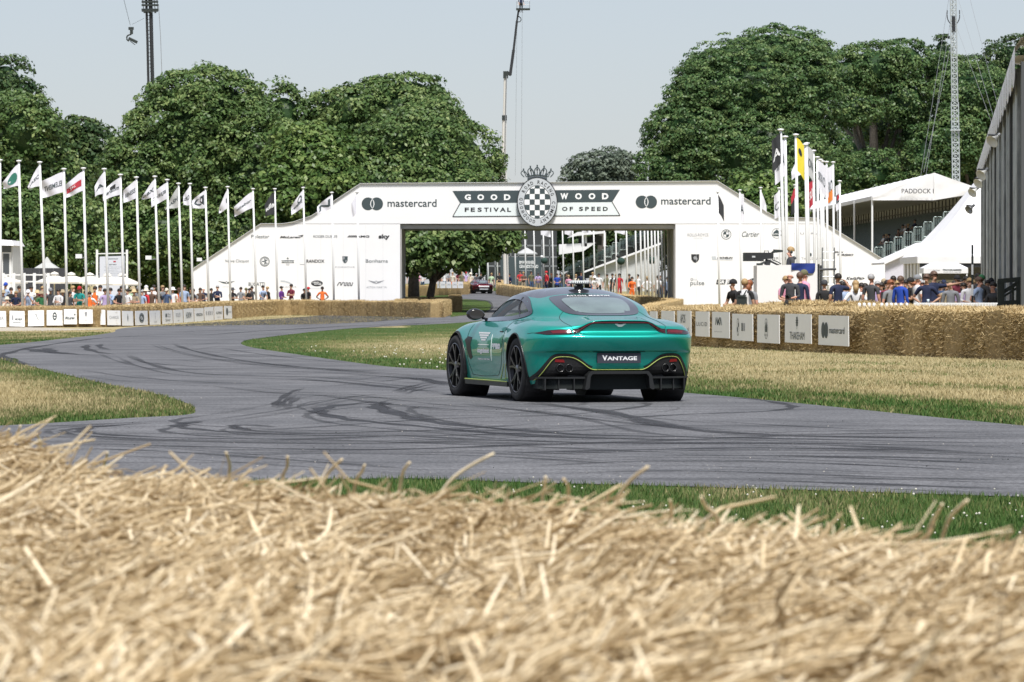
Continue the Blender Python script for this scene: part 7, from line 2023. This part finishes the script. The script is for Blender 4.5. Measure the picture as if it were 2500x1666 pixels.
def cloth(c):return mat('cloth_'+c.replace(' ','_'),CL[c],.85,noise=.10,scale=9)
def hairm(c):return mat('hair_'+c,CL[c],.6,noise=.2,scale=30)
ZONE=['head','torso','upper_arm','forearm','hand','thigh','shin','shoe','neck']
def skeleton(pose):
 J={}
 def j(n,p,r,par,zone):J[n]=(Vector(p),r,par,zone)
 seated=pose=='seated'
 hz=.93
 j('pelvis',(0,0,hz),(.155,.115),None,'torso')
 lean={'lean':-.16,'phone':-.02,'camera':-.03,'point':0}.get(pose,0)
 j('waist',(0,lean*.3,1.08),(.145,.108),'pelvis','torso');j('chest',(0,lean*.7+.01,1.27),(.168,.122),'waist','torso');j('collar',(0,lean,1.42),(.125,.095),'chest','torso')
 j('neck',(0,lean-.005,1.505),(.056,.058),'collar','neck');j('jaw',(0,lean-.030,1.565),(.066,.078),'neck','head');j('brow',(0,lean-.012,1.655),(.078,.096),'jaw','head');j('skull',(0,lean,1.712),(.060,.078),'brow','head')
 j('nose',(0,lean-.118,1.603),(.013,.014),'jaw','head')
 for s,n in((1,'l'),(-1,'r')):
  j('ear'+n,(s*.086,lean-.005,1.622),(.012,.022),'brow','head')
  if seated:
   kn,an,to=(s*.11,-.42,hz+.02),(s*.11,-.45,hz-.42),(s*.11,-.60,hz-.46)
  else:
   st={'stride':s*.16}.get(pose,0)
   kn,an,to=(s*.105,-.01-st*.5,.50),(s*.115,.01-st,.085),(s*.125,-.15-st,.035)
  j('hip'+n,(s*.095,0,hz-.07),(.098,.105),'pelvis','thigh');j('thigh'+n,((s*.10+kn[0])/2,kn[1]/2,(hz-.07+kn[2])/2),(.083,.088),'hip'+n,'thigh')
  j('knee'+n,kn,(.058,.062),'thigh'+n,'shin');j('calf'+n,((kn[0]*.6+an[0]*.4),kn[1]*.6+an[1]*.4+.02,kn[2]*.6+an[2]*.4),(.056,.062),'knee'+n,'shin')
  j('ankle'+n,an,(.040,.046),'calf'+n,'shin');j('toe'+n,to,(.042,.034),'ankle'+n,'shoe')
  sh=(s*.185,lean+.005,1.385)
  P_=pose
  if P_ in('stand','stride'):el,wr,ha=(s*.245,.03,1.10),(s*.25,-.06,.86),(s*.245,-.09,.77)
  elif P_=='hips':el,wr,ha=(s*.37,.10,1.13),(s*.20,-.03,1.01),(s*.15,-.09,.98)
  elif P_=='crossed':el,wr,ha=(s*.24,-.08,1.12),(s*-.02,-.19,1.16+.03*s),(s*-.10,-.16,1.17+.03*s)
  elif P_ in('phone','camera'):el,wr,ha=(s*.23,-.20,1.18),(s*.10,-.30,1.43),(s*.06,-.29,1.52)
  elif P_=='salute':el,wr,ha=((s*.40,-.06,1.36),(s*.30,-.20,1.58),(s*.22,-.22,1.62)) if s<0 else((s*.245,.03,1.10),(s*.22,-.10,.87),(s*.20,-.14,.78))
  elif P_=='point':el,wr,ha=((s*.46,-.04,1.41),(s*.71,-.07,1.46),(s*.80,-.08,1.49)) if s>0 else((s*.25,.05,1.10),(s*.21,-.08,.88),(s*.20,-.12,.79))
  elif P_=='hold':el,wr,ha=(s*.24,-.02,1.12),(s*.13,-.24,1.08),(s*.06,-.29,1.07)
  elif P_=='lean':el,wr,ha=(s*.25,-.20,1.14),(s*.16,-.36,1.02),(s*.10,-.42,1.00)
  else:el,wr,ha=(s*.24,-.14,1.14),(s*.16,-.34,1.00),(s*.12,-.40,.98)
  el,wr,ha=Vector(el),Vector(wr),Vector(ha)
  j('sh'+n,sh,(.074,.076),'collar','upper_arm');j('arm'+n,tuple((Vector(sh)+el)/2),(.056,.056),'sh'+n,'upper_arm')
  j('el'+n,el,(.043,.043),'arm'+n,'forearm');j('fore'+n,el.lerp(wr,.4),(.041,.041),'el'+n,'forearm');j('wr'+n,wr,(.026,.026),'fore'+n,'hand')
  d=(ha-wr).normalized();side=d.cross(Vector((0,0,1)));side=side.normalized() if side.length>.1 else Vector((0,1,0))
  nrm=side.cross(d)
  j('palm'+n,wr+d*.06,(.036,.018),'wr'+n,'hand')
  for f,(o,l) in enumerate(((-.030,.075),(-.010,.085),(.011,.080),(.030,.062))):
   b=wr+d*.095+side*o
   j('fa%d'%f+n,b,(.009,.009),'palm'+n,'hand');j('fb%d'%f+n,b+d*l*.9-nrm*.02,(.007,.007),'fa%d'%f+n,'hand')
  j('th'+n,wr+d*.05-side*.045,(.010,.010),'palm'+n,'hand');j('ti'+n,wr+d*.095-side*.062,(.008,.008),'th'+n,'hand')
 return J
def make_body(pose):
 J=skeleton(pose);names=list(J);ix={n:i for i,n in enumerate(names)}
 me=bpy.data.meshes.new('person')
 me.from_pydata([J[n][0] for n in names],[(ix[n],ix[J[n][2]]) for n in names if J[n][2]],[])
 o=bpy.data.objects.new('person',me);COL.objects.link(o)
 sk=o.modifiers.new('skin','SKIN');sk.branch_smoothing=.6;sk.use_smooth_shade=True
 for n,v in zip(names,me.skin_vertices[0].data):
  v.radius=J[n][1];v.use_root=n=='pelvis'
 su=o.modifiers.new('smooth','SUBSURF');su.levels=1;su.render_levels=1
 dg=bpy.context.evaluated_depsgraph_get()
 out=bpy.data.meshes.new_from_object(o.evaluated_get(dg))
 bpy.data.objects.remove(o)
 segs=[(J[n][0],J[J[n][2]][0],J[n][3],(J[n][1][0]+J[n][1][1])/2) for n in names if J[n][2]]
 zi={z:i for i,z in enumerate(ZONE)}
 ph=mat('cloth_white',CL['white'],.85)
 out.materials.clear()
 for _ in ZONE:out.materials.append(ph)
 idx_=[]
 for p in out.polygons:
  c=p.center;best=None
  for a,b,z,r_ in segs:
   ab=b-a;t=max(0,min(1,(c-a).dot(ab)/(ab.length_squared+1e-9)))
   d=(c-a-ab*t).length/(r_+.02)
   if best is None or d<best[0]:best=(d,z)
  z=best[1]
  if z in('neck','head') and c.z<1.475 and pose!='seated':z='torso'
  idx_.append(zi[z])
 out.polygons.foreach_set('material_index',idx_)
 out.polygons.foreach_set('use_smooth',[True]*len(idx_))
 out.name='person_'+pose
 lean={'lean':-.16,'phone':-.02,'camera':-.03}.get(pose,0)
 return out,lean
BODIES={p:make_body(p) for p in('stand','hips','crossed','phone','camera','salute','point','hold','lean','seated')}
def hair_mesh(kind):
 mb=MB()
 def shell(rx,ry,rz,zc,yc,zmin,front,n=16,k=10,lift=0.):
  vs=[];fs=[]
  for i in range(k+1):
   t=math.pi*.62*i/k
   for q in range(n):
    a=2*math.pi*q/n
    z=math.cos(t);y=math.sin(t)*math.sin(a);x=math.sin(t)*math.cos(a)
    lim=zmin+(front-zmin)*max(0,-math.sin(a))**.7*(1 if math.sin(a)<0 else 0)
    zz=max(zc+rz*z,lim)
    vs.append((rx*x*(1+.04*math.sin(5*a+i)),yc+ry*y,zz))
  for i in range(k):
   for q in range(n):fs.append((i*n+q,(i+1)*n+q,(i+1)*n+(q+1)%n,i*n+(q+1)%n))
  mb.add(vs,fs)
 if kind=='short':shell(.096,.118,.110,1.692,.008,1.585,1.712)
 elif kind=='long':
  shell(.100,.122,.112,1.690,.010,1.56,1.712);mb.tube([(0,.085,1.66),(0,.105,1.55),(0,.085,1.43)],[.075,.085,.05],10)
 elif kind=='bald':shell(.088,.108,.06,1.625,.012,1.585,1.66);mb.v=[(x,max(y,-.01),min(z,1.645)) for x,y,z in mb.v]
 elif kind=='cap':
  shell(.098,.120,.112,1.690,.0,1.655,1.678);mb.add([(-.075,-.085,1.675),(.075,-.085,1.675),(.06,-.185,1.655),(0,-.20,1.652),(-.06,-.185,1.655),(-.075,-.085,1.664),(.075,-.085,1.664),(.06,-.185,1.645),(0,-.20,1.642),(-.06,-.185,1.645)],[(0,1,2,3,4),(9,8,7,6,5),(0,5,6,1),(1,6,7,2),(2,7,8,3),(3,8,9,4),(4,9,5,0)])
 elif kind=='hat':
  mb.lathe([(0,1.815),(.06,1.81),(.098,1.78),(.106,1.69),(.17,1.672),(.205,1.66),(.20,1.655),(.10,1.672),(.09,1.66)],18)
 return mb.mesh(kind,cloth('white'),True)
HAIRS={k:hair_mesh(k) for k in('short','long','bald','cap','hat')}
def person(px,ytop,D,pose,face,skin,top,arms,legs,head,hcol,label,group,hgt=None,zfoot=None,vest=None):
 """ytop: photograph row of the crown of the head; face: degrees, 0 = towards the camera; arms 'long' or 'short' sleeves"""
 X=X_at(px,D);ztop=Z_at(ytop,D)
 zf=gz(D,X) if zfoot is None else zfoot
 me,lean=BODIES[pose]
 std=1.79
 sc=(ztop-zf)/std
 if hgt:sc=hgt/std;zf=ztop-hgt
 if sc<.93 or sc>1.10:
  s2=min(1.10,max(.93,sc));zf=ztop-s2*std;sc=s2
 o=put('person',me,None,(X,D,zf));o.rotation_euler=(0,0,R(face));o.scale=(sc*1.03,sc*1.03,sc)
 tag(o,label,'person',group)
 sk=SKINS[skin];tm=cloth(top);lm=cloth(legs)
 ms={'head':sk,'neck':sk,'torso':cloth(vest) if vest else tm,'upper_arm':tm,'forearm':tm if arms=='long' else sk,'hand':sk,'thigh':lm,'shin':lm,'shoe':cloth('black' if legs!='black' else 'grey')}
 for i,z in enumerate(ZONE):
  o.material_slots[i].link='OBJECT';o.material_slots[i].material=ms[z]
 if head:
  h=put('hair' if head in('short','long','bald') else head,HAIRS[head],o,(0,lean,0))
  h.material_slots[0].link='OBJECT';h.material_slots[0].material=hairm(hcol) if head in('short','long','bald') else cloth(hcol)
 return o
def held(name,label,cat,o,local,build,m):
 mb=MB();build(mb);sc=o.scale[0]
 p=Matrix.Rotation(o.rotation_euler[2],3,'Z')@(Vector(local)*sc)+o.location
 t=mb.build(name,m,None,loc=p);t.rotation_euler=o.rotation_euler;tag(t,label,cat);return t
GA='spectators behind the left bales'
LEFT=[(8,709,217,'crossed',10,'pale','grey','short','denim','hat','khaki','person in grey top and khaki hat cut by the left photo edge'),(14,690,226,'stand',-20,'tan','pale blue','short','navy','cap','blue','person in pale blue with a blue cap, tallest at the far left'),(17,725,213,'camera',15,'pale','cream','short','khaki','hat','cream','low person in cream hat raising a camera at far left'),(27,702,222,'stand',25,'pale','black','short','black','short','dark','person in black beside the blue capped one'),(39,711,214,'hold',-5,'ruddy','navy','short','teal','short','fair','person in navy top left of the second flagpole'),(47,698,224,'stand',30,'tan','charcoal','short','black','short','dark','person in charcoal behind the second flagpole'),(69,708,214,'camera',0,'pale','pale blue','short','cream','hat','white','person in white sun hat and pale blue shirt between the second and third flagpoles'),(76,698,225,'stand',0,'tan','white','short','denim','short','dark','person in white behind the white sun hat'),(91,709,216,'crossed',-20,'ruddy','olive','short','denim','hat','straw','person in straw hat and olive top left of the third flagpole'),(101,711,213,'hold',20,'ruddy','green','short','khaki','hat','khaki','person in dark green with a khaki hat touching the third flagpole'),(104,699,227,'stand',0,'pale','maroon','short','black','short','fair','person in maroon seen above the khaki hat by the third flagpole'),(123,703,217,'stand',10,'tan','charcoal','long','black','cap','grey','bearded looking person in grey cap right of the third flagpole'),(143,705,213.5,'crossed',-25,'pale','white','long','black','short','dark','person in white shirt with folded arms left of the fourth flagpole'),(153,708,220,'stand',0,'tan','black','short','black','hat','khaki','person in black with khaki hat behind the folded arms'),(171,711,217,'stand',40,'tan','charcoal','short','black','long','dark','dark haired person in charcoal just right of the fourth flagpole'),(178,698,222,'stand',60,'pale','white','short','navy','short','fair','person in white with a dark rucksack strap left of the teal top'),(194,699,215,'crossed',-10,'tan','teal','short','green','cap','red','person in bright teal polo and red cap by the fifth flagpole'),(208,710,222,'stand',0,'tan','olive','short','black','long','dark','person in olive half hidden between the teal top and orange steward'),(219,712,213,'hips',0,'tan','white','short','navy','short','dark','steward in an orange vest over white right of the fifth flagpole'),(232,699,221,'hold',-15,'tan','white','short','khaki','short','dark','person in white tee behind the orange vested steward'),(245,696,227,'stand',20,'pale','white','short','navy','short','dark','person in white shirt under the notice board'),(256,705,216,'stand',30,'tan','lilac','short','navy','short','dark','person in lilac top left of the sixth flagpole'),(270,703,217,'phone',-30,'pale','pale blue','long','navy','short','dark','person in pale blue shirt raising hands right of the sixth flagpole'),(291,705,218,'hold',15,'ruddy','black','short','black','short','dark','person in black top left of the seventh flagpole'),(297,698,226,'stand',0,'tan','grey','short','denim','short','dark','person in grey behind the seventh flagpole'),(312,705,219,'hold',-35,'tan','white','short','black','short','dark','person in white tee looking down right of the seventh flagpole'),(325,700,228,'stand',10,'pale','pale green','short','khaki','hat','khaki','person in pale green with a khaki bucket hat'),(327,707,221,'crossed',20,'ruddy','khaki','short','olive','hat','straw','person in khaki shirt and straw hat below the bucket hat'),(338,699,228,'stand',0,'tan','grey','short','black','cap','grey','person in grey cap just left of the eighth flagpole'),(348,708,222,'stand',-40,'pale','pale blue','short','denim','short','silver','silver haired person in pale blue right of the eighth flagpole'),(357,704,224,'stand',-60,'ruddy','red','long','grey','hat','cream','person in a bright red jacket and cream hat'),(357,697,232,'stand',0,'tan','white','short','black','cap','white','white capped person just above the bright red jacket'),(371,703,229,'stand',-20,'pale','brown','short','khaki','short','silver','person in brown right of the bright red jacket'),(376,696,235,'stand',10,'pale','white','short','denim','short','dark','person in white high at the back left of the ninth flagpole'),(385,706,231,'stand',0,'tan','black','short','khaki','short','dark','person in black left of the ninth flagpole'),(397,697,236,'stand',20,'pale','grey','short','denim','short','fair','person in grey at the back right of the ninth flagpole'),(407,704,231,'stand',-15,'ruddy','denim','short','navy','cap','cream','person in dark blue with a cream cap left of the tenth flagpole'),(422,702,232,'stand',0,'pale','white','short','black','hat','white','person in white vest top and hat right of the tenth flagpole'),(437,703,232,'stand',5,'tan','orange','short','orange','cap','brown','steward in full orange by the eleventh flagpole'),(450,695,240,'stand',30,'pale','pale blue','short','denim','short','dark','person in pale blue at the back right of the orange steward'),(466,702,240,'stand',-20,'tan','black','short','grey','short','dark','person in black left of the twelfth flagpole'),(472,705,242,'hold',20,'pale','grey','short','denim','short','dark','person in grey touching the twelfth flagpole'),]
for L in LEFT:
 px,yt,D,pose,fc,sk,top,sl,lg,hd_,hc,lab=L
 D=behind_wall(px,D,2.6+(D-213)*.25 if px<300 else 3)
 v='orange' if 'orange vest' in lab and 'steward' in lab else None
 person(px,yt,D,pose,fc,sk,top,sl,lg,hd_,hc,lab,GA,vest=v)
GB='people standing in front of the white arch'
for L in[(489,703,262,'hold',10,'tan','brown','long','brown','long','dark','person in brown left of the thirteenth flagpole'),(497,702,268,'hold',-10,'ruddy','navy','short','khaki','bald','fair','balding person in navy by the thirteenth flagpole'),(516,704,272,'stand',20,'tan','black','long','black','short','dark','dark person between the balding one and the suited one'),(531,697,270,'crossed',0,'pale','navy','long','black','short','silver','silver haired person in a dark suit under the first winged badge'),(568,703,274,'crossed',30,'tan','black','short','black','hat','charcoal','person in black with a dark hat right of the fourteenth flagpole'),(588,701,276,'hold',-15,'tan','grey','short','denim','short','dark','person in grey tee right of the dark hat'),(597,703,279,'lean',40,'pale','khaki','short','denim','cap','olive','person in khaki leaning behind the grey tee'),(609,704,276,'crossed',-40,'tan','black','short','black','short','dark','person in black left of the fifteenth flagpole'),(615,699,280,'stand',0,'tan','charcoal','short','black','short','dark','person in charcoal behind the fifteenth flagpole'),(638,697,277,'lean',40,'tan','pale blue','short','denim','short','dark','person in pale blue shirt right of the fifteenth flagpole'),(658,700,277,'lean',-50,'pale','black','long','black','short','fair','person in a long dark coat stooping left of the sixteenth flagpole'),(687,699,277,'hold',60,'tan','purple','long','navy','short','dark','person in dark purple standing right of the sixteenth flagpole'),(711,694,277,'crossed',-35,'tan','maroon','short','cream','short','dark','tall person in maroon top and pale trousers'),(740,705,276,'lean',30,'tan','black','long','black','short','dark','person in black stooping left of the seventeenth flagpole'),(753,701,279,'stand',-60,'tan','black','short','black','cap','red','person in black with a red cap by the seventeenth flagpole'),(787,700,276,'hips',0,'brown','orange','short','orange','short','dark','steward all in orange alone before the zigzag word'),]:person(L[0],L[1],min(behind_wall(L[0],L[2],3.0),290.5),*L[3:],GB)
GC='people inside the arch behind the far bales'
INS=[(1001,662,425,'stand',0,'pale','maroon','short','black','cap','white','person in maroon with white cap left of the forked tree'),(1009,664,425,'stand',20,'tan','purple','short','black','short','dark','person in purple left of the forked tree'),(1022,665,428,'stand',0,'pale','pink','short','khaki','short','fair','person in pale pink just left of the forked trunk'),(1032,666,426,'hold',-20,'pale','white','short','denim','short','fair','person in white against the forked trunk on its left'),(1060,666,424,'stand',0,'pale','white','long','black','short','silver','silver haired person in white right of the forked trunk'),(1074,664,425,'hips',10,'tan','brown','short','khaki','short','dark','person in brown second right of the forked trunk'),(1085,663,424,'stand',30,'pale','white','short','denim','hat','straw','person in white with a straw hat right of the forked tree'),(1097,664,426,'crossed',0,'tan','grey','short','black','short','dark','person in grey between two thin poles right of the forked tree'),(1105,665,424,'stand',-20,'ruddy','cream','short','orange','short','fair','person in cream top with orange trousers'),(1119,662,427,'hold',40,'pale','maroon','short','khaki','short','dark','person in maroon right of the orange trousers'),(1127,664,423,'stand',0,'pale','olive','short','brown','short','fair','person in olive left of the lilac pair'),(1137,664,425,'stand',20,'ruddy','lilac','short','denim','cap','red','person in lilac with red cap above the white boards'),(1149,666,424,'hold',-10,'pale','cream','short','khaki','hat','cream','person in cream hat and shirt left of the red car'),(1163,668,422,'stand',0,'pale','charcoal','long','black','short','silver','person in charcoal coat above the red car'),(1172,666,426,'lean',30,'tan','black','long','black','short','dark','dark person stooping right above the red car'),(1200,667,421,'stand',0,'pale','pale green','short','cream','short','fair','person in pale green over the tail of the red car'),(1219,664,418,'hold',20,'tan','black','long','black','short','dark','person in black third pole right of the red car'),(1246,668,412,'lean',-30,'tan','navy','long','cream','short','dark','person in navy stooping with pale trousers'),(1270,661,408,'hold',0,'ruddy','red','short','khaki','short','dark','person in red checks below the slate hoarding'),(1278,664,404,'crossed',10,'ruddy','brown','short','khaki','short','fair','person in brown leaning right of the red checks'),(1297,662,405,'stand',30,'tan','olive','short','denim','short','dark','person in olive below the hoarding lettering'),(1314,665,398,'crossed',0,'pale','lilac','short','khaki','cap','charcoal','person in a lilac shirt under the first speaker globe'),(1334,662,398,'stand',-60,'ruddy','red','long','navy','cap','red','person in a red jacket right of the first speaker globe'),(1343,668,394,'lean',40,'tan','black','long','black','short','ginger','dark person stooping beside the red jacket'),(1360,668,388,'hold',10,'pale','blue','short','navy','short','dark','person in bright blue left of the roof beacon'),(1368,667,390,'stand',0,'tan','charcoal','short','denim','short','dark','person in charcoal right of the bright blue one'),(1383,666,386,'stand',10,'tan','black','short','denim','short','dark','person in black left of the small pink one'),(1388,672,381,'hold',-20,'pale','pink','short','khaki','short','fair','small person in pink left of the beacon'),(1406,670,380,'stand',0,'pale','cream','short','denim','short','fair','person in cream directly behind the roof beacon'),(1419,664,376,'hips',0,'ruddy','navy','long','navy','short','dark','broad person in navy with hands on hips above the beacon'),(1447,665,368,'stand',20,'pale','khaki','short','denim','short','fair','person in khaki right of the roof beacon'),(1449,674,358,'lean',30,'pale','white','short','orange','hat','white','low person in white over orange right of the beacon'),(1462,668,364,'stand',0,'tan','white','short','black','short','dark','person in white shirt and dark tie facing out'),(1482,669,358,'stand',10,'tan','olive','short','khaki','short','dark','person in olive right of the white shirt and tie'),(1495,668,356,'stand',0,'tan','white','long','black','short','dark','waiter like person in black waistcoat over white'),(1504,669,352,'stand',-20,'pale','white','short','cream','short','fair','person in white between the black waistcoat and the red dress'),(1512,668,348,'stand',0,'pale','red','short','red','long','dark','person in a long red dress inside the arch'),(1536,669,340,'stand',30,'tan','black','short','black','short','dark','person in black left of the crouching orange steward'),(1543,676,331,'lean',0,'pale','orange','long','orange','short','dark','steward in orange bending inside the arch'),(1557,670,334,'stand',-30,'tan','white','short','black','short','dark','person in white right of the bending steward'),(1580,675,322,'hips',180,'pale','white','short','black','short','fair','person in white seen from behind near the right pier'),(1606,673,316,'stand',160,'pale','white','short','denim','short','dark','person in white second from the right pier'),(1611,670,320,'stand',20,'tan','charcoal','short','black','short','silver','silver haired person in charcoal by the right pier'),(1630,676,308,'stand',0,'tan','pale blue','short','navy','short','dark','person in pale blue closest to the right pier'),]
for L in INS:
 person(*L,GC,vest='black' if 'waistcoat' in L[-1] else None)
GE='right hand crowd beyond the second bales'
NEAR=[(1802,682,120.5,'lean',-60,'tan','black','short','black','cap','black','photographer in black cap stooping at the left of the white camera platform'),(1818,681,119.5,'stand',170,'tan','black','short','navy','short','fair','photographer in white bib seen from behind by the camera platform'),(1830,684,121.5,'stand',150,'ruddy','grey','short','black','long','ginger','ginger haired person behind the white bibbed photographer'),(1919,674,124,'hold',30,'pale','pink','short','khaki','short','fair','child like fair person peering from behind the balding one'),(1929,663,121,'hold',-15,'ruddy','charcoal','long','black','bald','dark','balding person in a dark hooded coat holding a camera'),(1953,665,123,'stand',160,'ruddy','navy','long','black','short','brown','brown haired person in navy behind the balding one'),(1963,659,125.5,'stand',120,'ruddy','pink','long','maroon','cap','olive','person in a pink shirt and olive cap before the platform'),(2013,684,125,'stand',180,'tan','black','short','brown','cap','charcoal','person in black with dark cap behind the ladder'),(2046,668,119,'salute',200,'tan','navy','short','black','short','dark','broad person in navy polo shading the eyes, seen from behind'),(2065,688,130,'stand',10,'pale','pale blue','short','denim','short','dark','small person in pale blue between the navy polo and white straps'),(2089,685,121,'hips',180,'pale','white','short','charcoal','long','fair','fair haired person in white tee with dark overall straps'),(2103,691,133,'phone',0,'ruddy','white','short','khaki','short','dark','person in white raising hands behind the overall straps'),(2112,692,131,'stand',-20,'pale','cream','short','khaki','short','dark','person in cream left of the grey haired one'),(2127,669,120,'stand',150,'ruddy','charcoal','short','navy','short','silver','grey haired person in a dark polo seen from behind'),(2166,684,134,'stand',20,'tan','maroon','short','denim','short','dark','dark haired person glimpsed right of the grey haired one'),(2174,683,127,'stand',30,'ruddy','grey','short','denim','short','ginger','ginger person in grey with a rucksack'),(2181,674,134,'stand',-10,'tan','black','short','black','short','dark','tall dark haired person behind the ginger one'),(2199,674,123,'stand',140,'ruddy','blue','long','navy','short','brown','person in a royal blue hooded top'),(2223,678,128,'crossed',-70,'tan','black','short','black','cap','black','person in black cap right of the royal blue top'),(2240,671,125,'hold',110,'ruddy','white','short','pale green','cap','grey','person in grey cap and white tee pointing down'),(2262,669,118.5,'hips',-10,'tan','navy','short','navy','short','brown','bearded person in navy polo, shorter of the matching pair'),(2280,662,119.5,'point',25,'tan','navy','short','khaki','short','brown','tall person in navy polo with one arm stretched out to the right'),(2311,690,136,'stand',0,'tan','khaki','short','black','short','dark','person in khaki glimpsed under the outstretched arm'),(2321,683,124,'stand',-15,'pale','grey','long','white','bald','fair','balding person in pale grey jacket over white'),(2337,672,134,'stand',10,'tan','maroon','long','black','cap','black','person with black cap above the pale grey jacket'),(2352,690,130,'stand',0,'pale','lilac','short','khaki','long','dark','long haired person in lilac left of the striped pole'),(2359,675,137,'stand',-10,'tan','black','long','black','short','dark','dark person at the back left of the striped pole'),(2367,679,124.5,'hold',0,'pale','white','long','black','short','fair','person in white shirt beside the striped pole'),(2390,676,122,'hips',60,'ruddy','pale blue','short','navy','short','brown','person in pale blue checked shirt with a bent elbow right of the pole'),(2388,668,134,'stand',20,'tan','charcoal','long','black','short','dark','dark haired person above the pale blue shirt'),(2402,671,130,'lean',-30,'brown','charcoal','long','black','cap','green','person in charcoal with green cap against the metal wall'),(2433,689,121,'lean',-40,'ruddy','charcoal','long','black','short','dark','person in charcoal stooping left of the black handrail'),(2502,684,116,'stand',-50,'pale','white','long','navy','short','dark','steward in an orange vest over white at the right photo edge'),]
near={}
for L in NEAR:
 v='white' if 'bib' in L[-1] and 'seen from behind by' in L[-1] else 'orange' if 'orange vest' in L[-1] else None
 near[L[-1]]=person(*L,GE,vest=v)
for k_,(px,py,D,pose,fc,sk,top,hd_,hc,lab) in enumerate([(2056,687,136,'stand',20,'tan','black','short','dark','dark top person half hidden right of the navy saluting back'),(2073,690,138,'stand',-20,'pale','cream','cap','white','white capped person between the navy back and the white tee'),(2142,686,137,'stand',10,'ruddy','lilac','short','silver','silver haired person in lilac right of the dark polo'),(2152,690,139,'hold',-10,'tan','white','long','dark','long haired person in white before the lavender tent'),(2158,681,141,'stand',0,'tan','olive','cap','khaki','khaki capped person in olive before the lavender tent'),(2190,685,139,'stand',20,'pale','pale green','short','fair','fair person in pale green glimpsed left of the royal blue top'),(2212,683,138,'stand',-30,'tan','white','short','dark','person in white between the royal blue top and black cap'),(2232,687,137,'stand',0,'pale','maroon','short','ginger','ginger person in maroon left of the navy pair'),(2250,684,139,'stand',15,'ruddy','black','short','silver','silver haired person in black behind the navy pair'),(2296,687,139,'stand',-10,'tan','denim','short','dark','person in denim under the stretched arm by the kiosk'),(2304,684,141,'stand',10,'pale','grey','cap','navy','navy capped person in grey under the kiosk canopy'),(2330,686,138,'stand',-20,'ruddy','pink','short','dark','person in pink right of the pale grey jacket'),(2345,682,142,'stand',5,'tan','charcoal','short','dark','person in charcoal at the kiosk right leg'),(2378,684,139,'hold',0,'pale','cream','short','fair','fair person in cream just right of the striped pole'),(2412,684,136,'stand',-20,'tan','brown','short','dark','person in brown against the foot of the metal wall'),(2420,679,140,'stand',10,'ruddy','grey','cap','black','black capped person in grey against the metal wall')]):
 person(px,py,D,pose,fc,sk,top,'short',('denim','khaki','navy')[k_%3],hd_,hc,lab,GE)
b_=near['balding person in a dark hooded coat holding a camera']
held('handheld_camera','small black camera in the hands of the balding person','camera',b_,(.02,-.36,1.08),lambda mb:(mb.box((0,0,0),(.15,.08,.10)),mb.lathe([(.04,-.12),(.045,-.04),(.045,.0)],12,axis='Y'),mb.box((0,0,.06),(.06,.05,.03))),BLK)
p_=near['photographer in white bib seen from behind by the camera platform']
held('rucksack','black camera rucksack slung on the white bibbed photographer','bag',p_,(.05,.22,1.12),lambda mb:(mb.box((0,0,-.05),(.26,.14,.34)),mb.box((0,.02,.12),(.20,.10,.10)),mb.tube([(-.12,-.05,.30),(-.02,.0,.1),(.10,.04,-.1)],.02,5)),BLK)
p_=near['fair haired person in white tee with dark overall straps']
mb=MB()
mb.tube([(-.13,.06,1.36),(-.10,.135,1.25),(-.03,.13,1.10)],.014,5);mb.tube([(.13,.06,1.36),(.10,.135,1.25),(.03,.13,1.10)],.014,5);mb.box((0,.105,1.02),(.26,.05,.18));mb.build('overall_straps',cloth('black'),p_)
p_=near['bearded person in navy polo, shorter of the matching pair']
c=at(2266,736,117.5);mb=MB();mb.lathe([(0,-.055),(.026,-.055),(.036,.055),(.033,.055),(.024,-.05),(0,-.05)],14);o=mb.build('paper_cup',mat('pale_cup',(.55,.66,.74),.5),None,True,loc=c);tag(o,'pale blue paper cup standing on the bales before the navy polo pair','cup')
p_=near['ginger person in grey with a rucksack']
held('rucksack','slate grey rucksack on the ginger person beside the royal blue top','bag',p_,(0,.2,1.15),lambda mb:(mb.box((0,0,0),(.28,.15,.42)),mb.ball((0,.04,.02),(.13,.09,.18),10,8)),cloth('charcoal'))
cm=person(1930,603,134.5,'hold',-75,'ruddy','charcoal','long','black','short','fair','camera operator in dark hooded coat and headphones on the white platform','camera crew',zfoot=Z_at(603,134.5)-1.775)
mb=MB()
for s in(1,-1):mb.ball((s*.092,0,1.63),(.022,.04,.048),10,8)
mb.tube([(math.cos(t)*.098,0,1.64+math.sin(t)*.13) for t in np.linspace(0,math.pi,12)],.010,5);mb.build('headphones',BLK,cm)
mb=MB();mb.ball((0,.10,1.45),(.11,.07,.06),12,8);mb.build('hood',cloth('charcoal'),cm,smooth=True)
person(1272,-16,399.6,'stand',30,'pale','navy','long','black','short','dark','person in dark clothes standing in the boom lift basket at the top edge','camera crew',hgt=1.75)
for i,(px,py,top,hc,lab) in enumerate(((2120,575,'black','dark','seated person in black at the left of the paddock stand'),(2137,575,'charcoal','fair','seated person in charcoal beside the second stand post'),(2146,571,'white','dark','seated person in white right of the second stand post'),(2166,572,'brown','dark','seated person in brown, middle of the paddock stand'),(2176,574,'white','silver','seated silver haired person in white in the paddock stand'),(2183,566,'grey','dark','seated person in grey a row above the silver haired one'),(2196,568,'black','fair','seated fair person in black in the paddock stand'),(2207,566,'navy','dark','seated person in navy, last to the right in the paddock stand'))):
 k_=int((px-2125)/24)+2
 zs=3.3+max(0,min(8,k_))*.37+.45
 D=337+(i%3)*2
 X=26.5+(max(0,min(8,k_))+.45)*.72
 xx=X-.012*(D-330)
 o=person(CX+xx/D*F,HY+(EYE-(zs+.82))*F/D,D,'seated',-70,'tan',top,'short','denim','short',hc,lab,'people seated in the paddock stand',hgt=1.70)
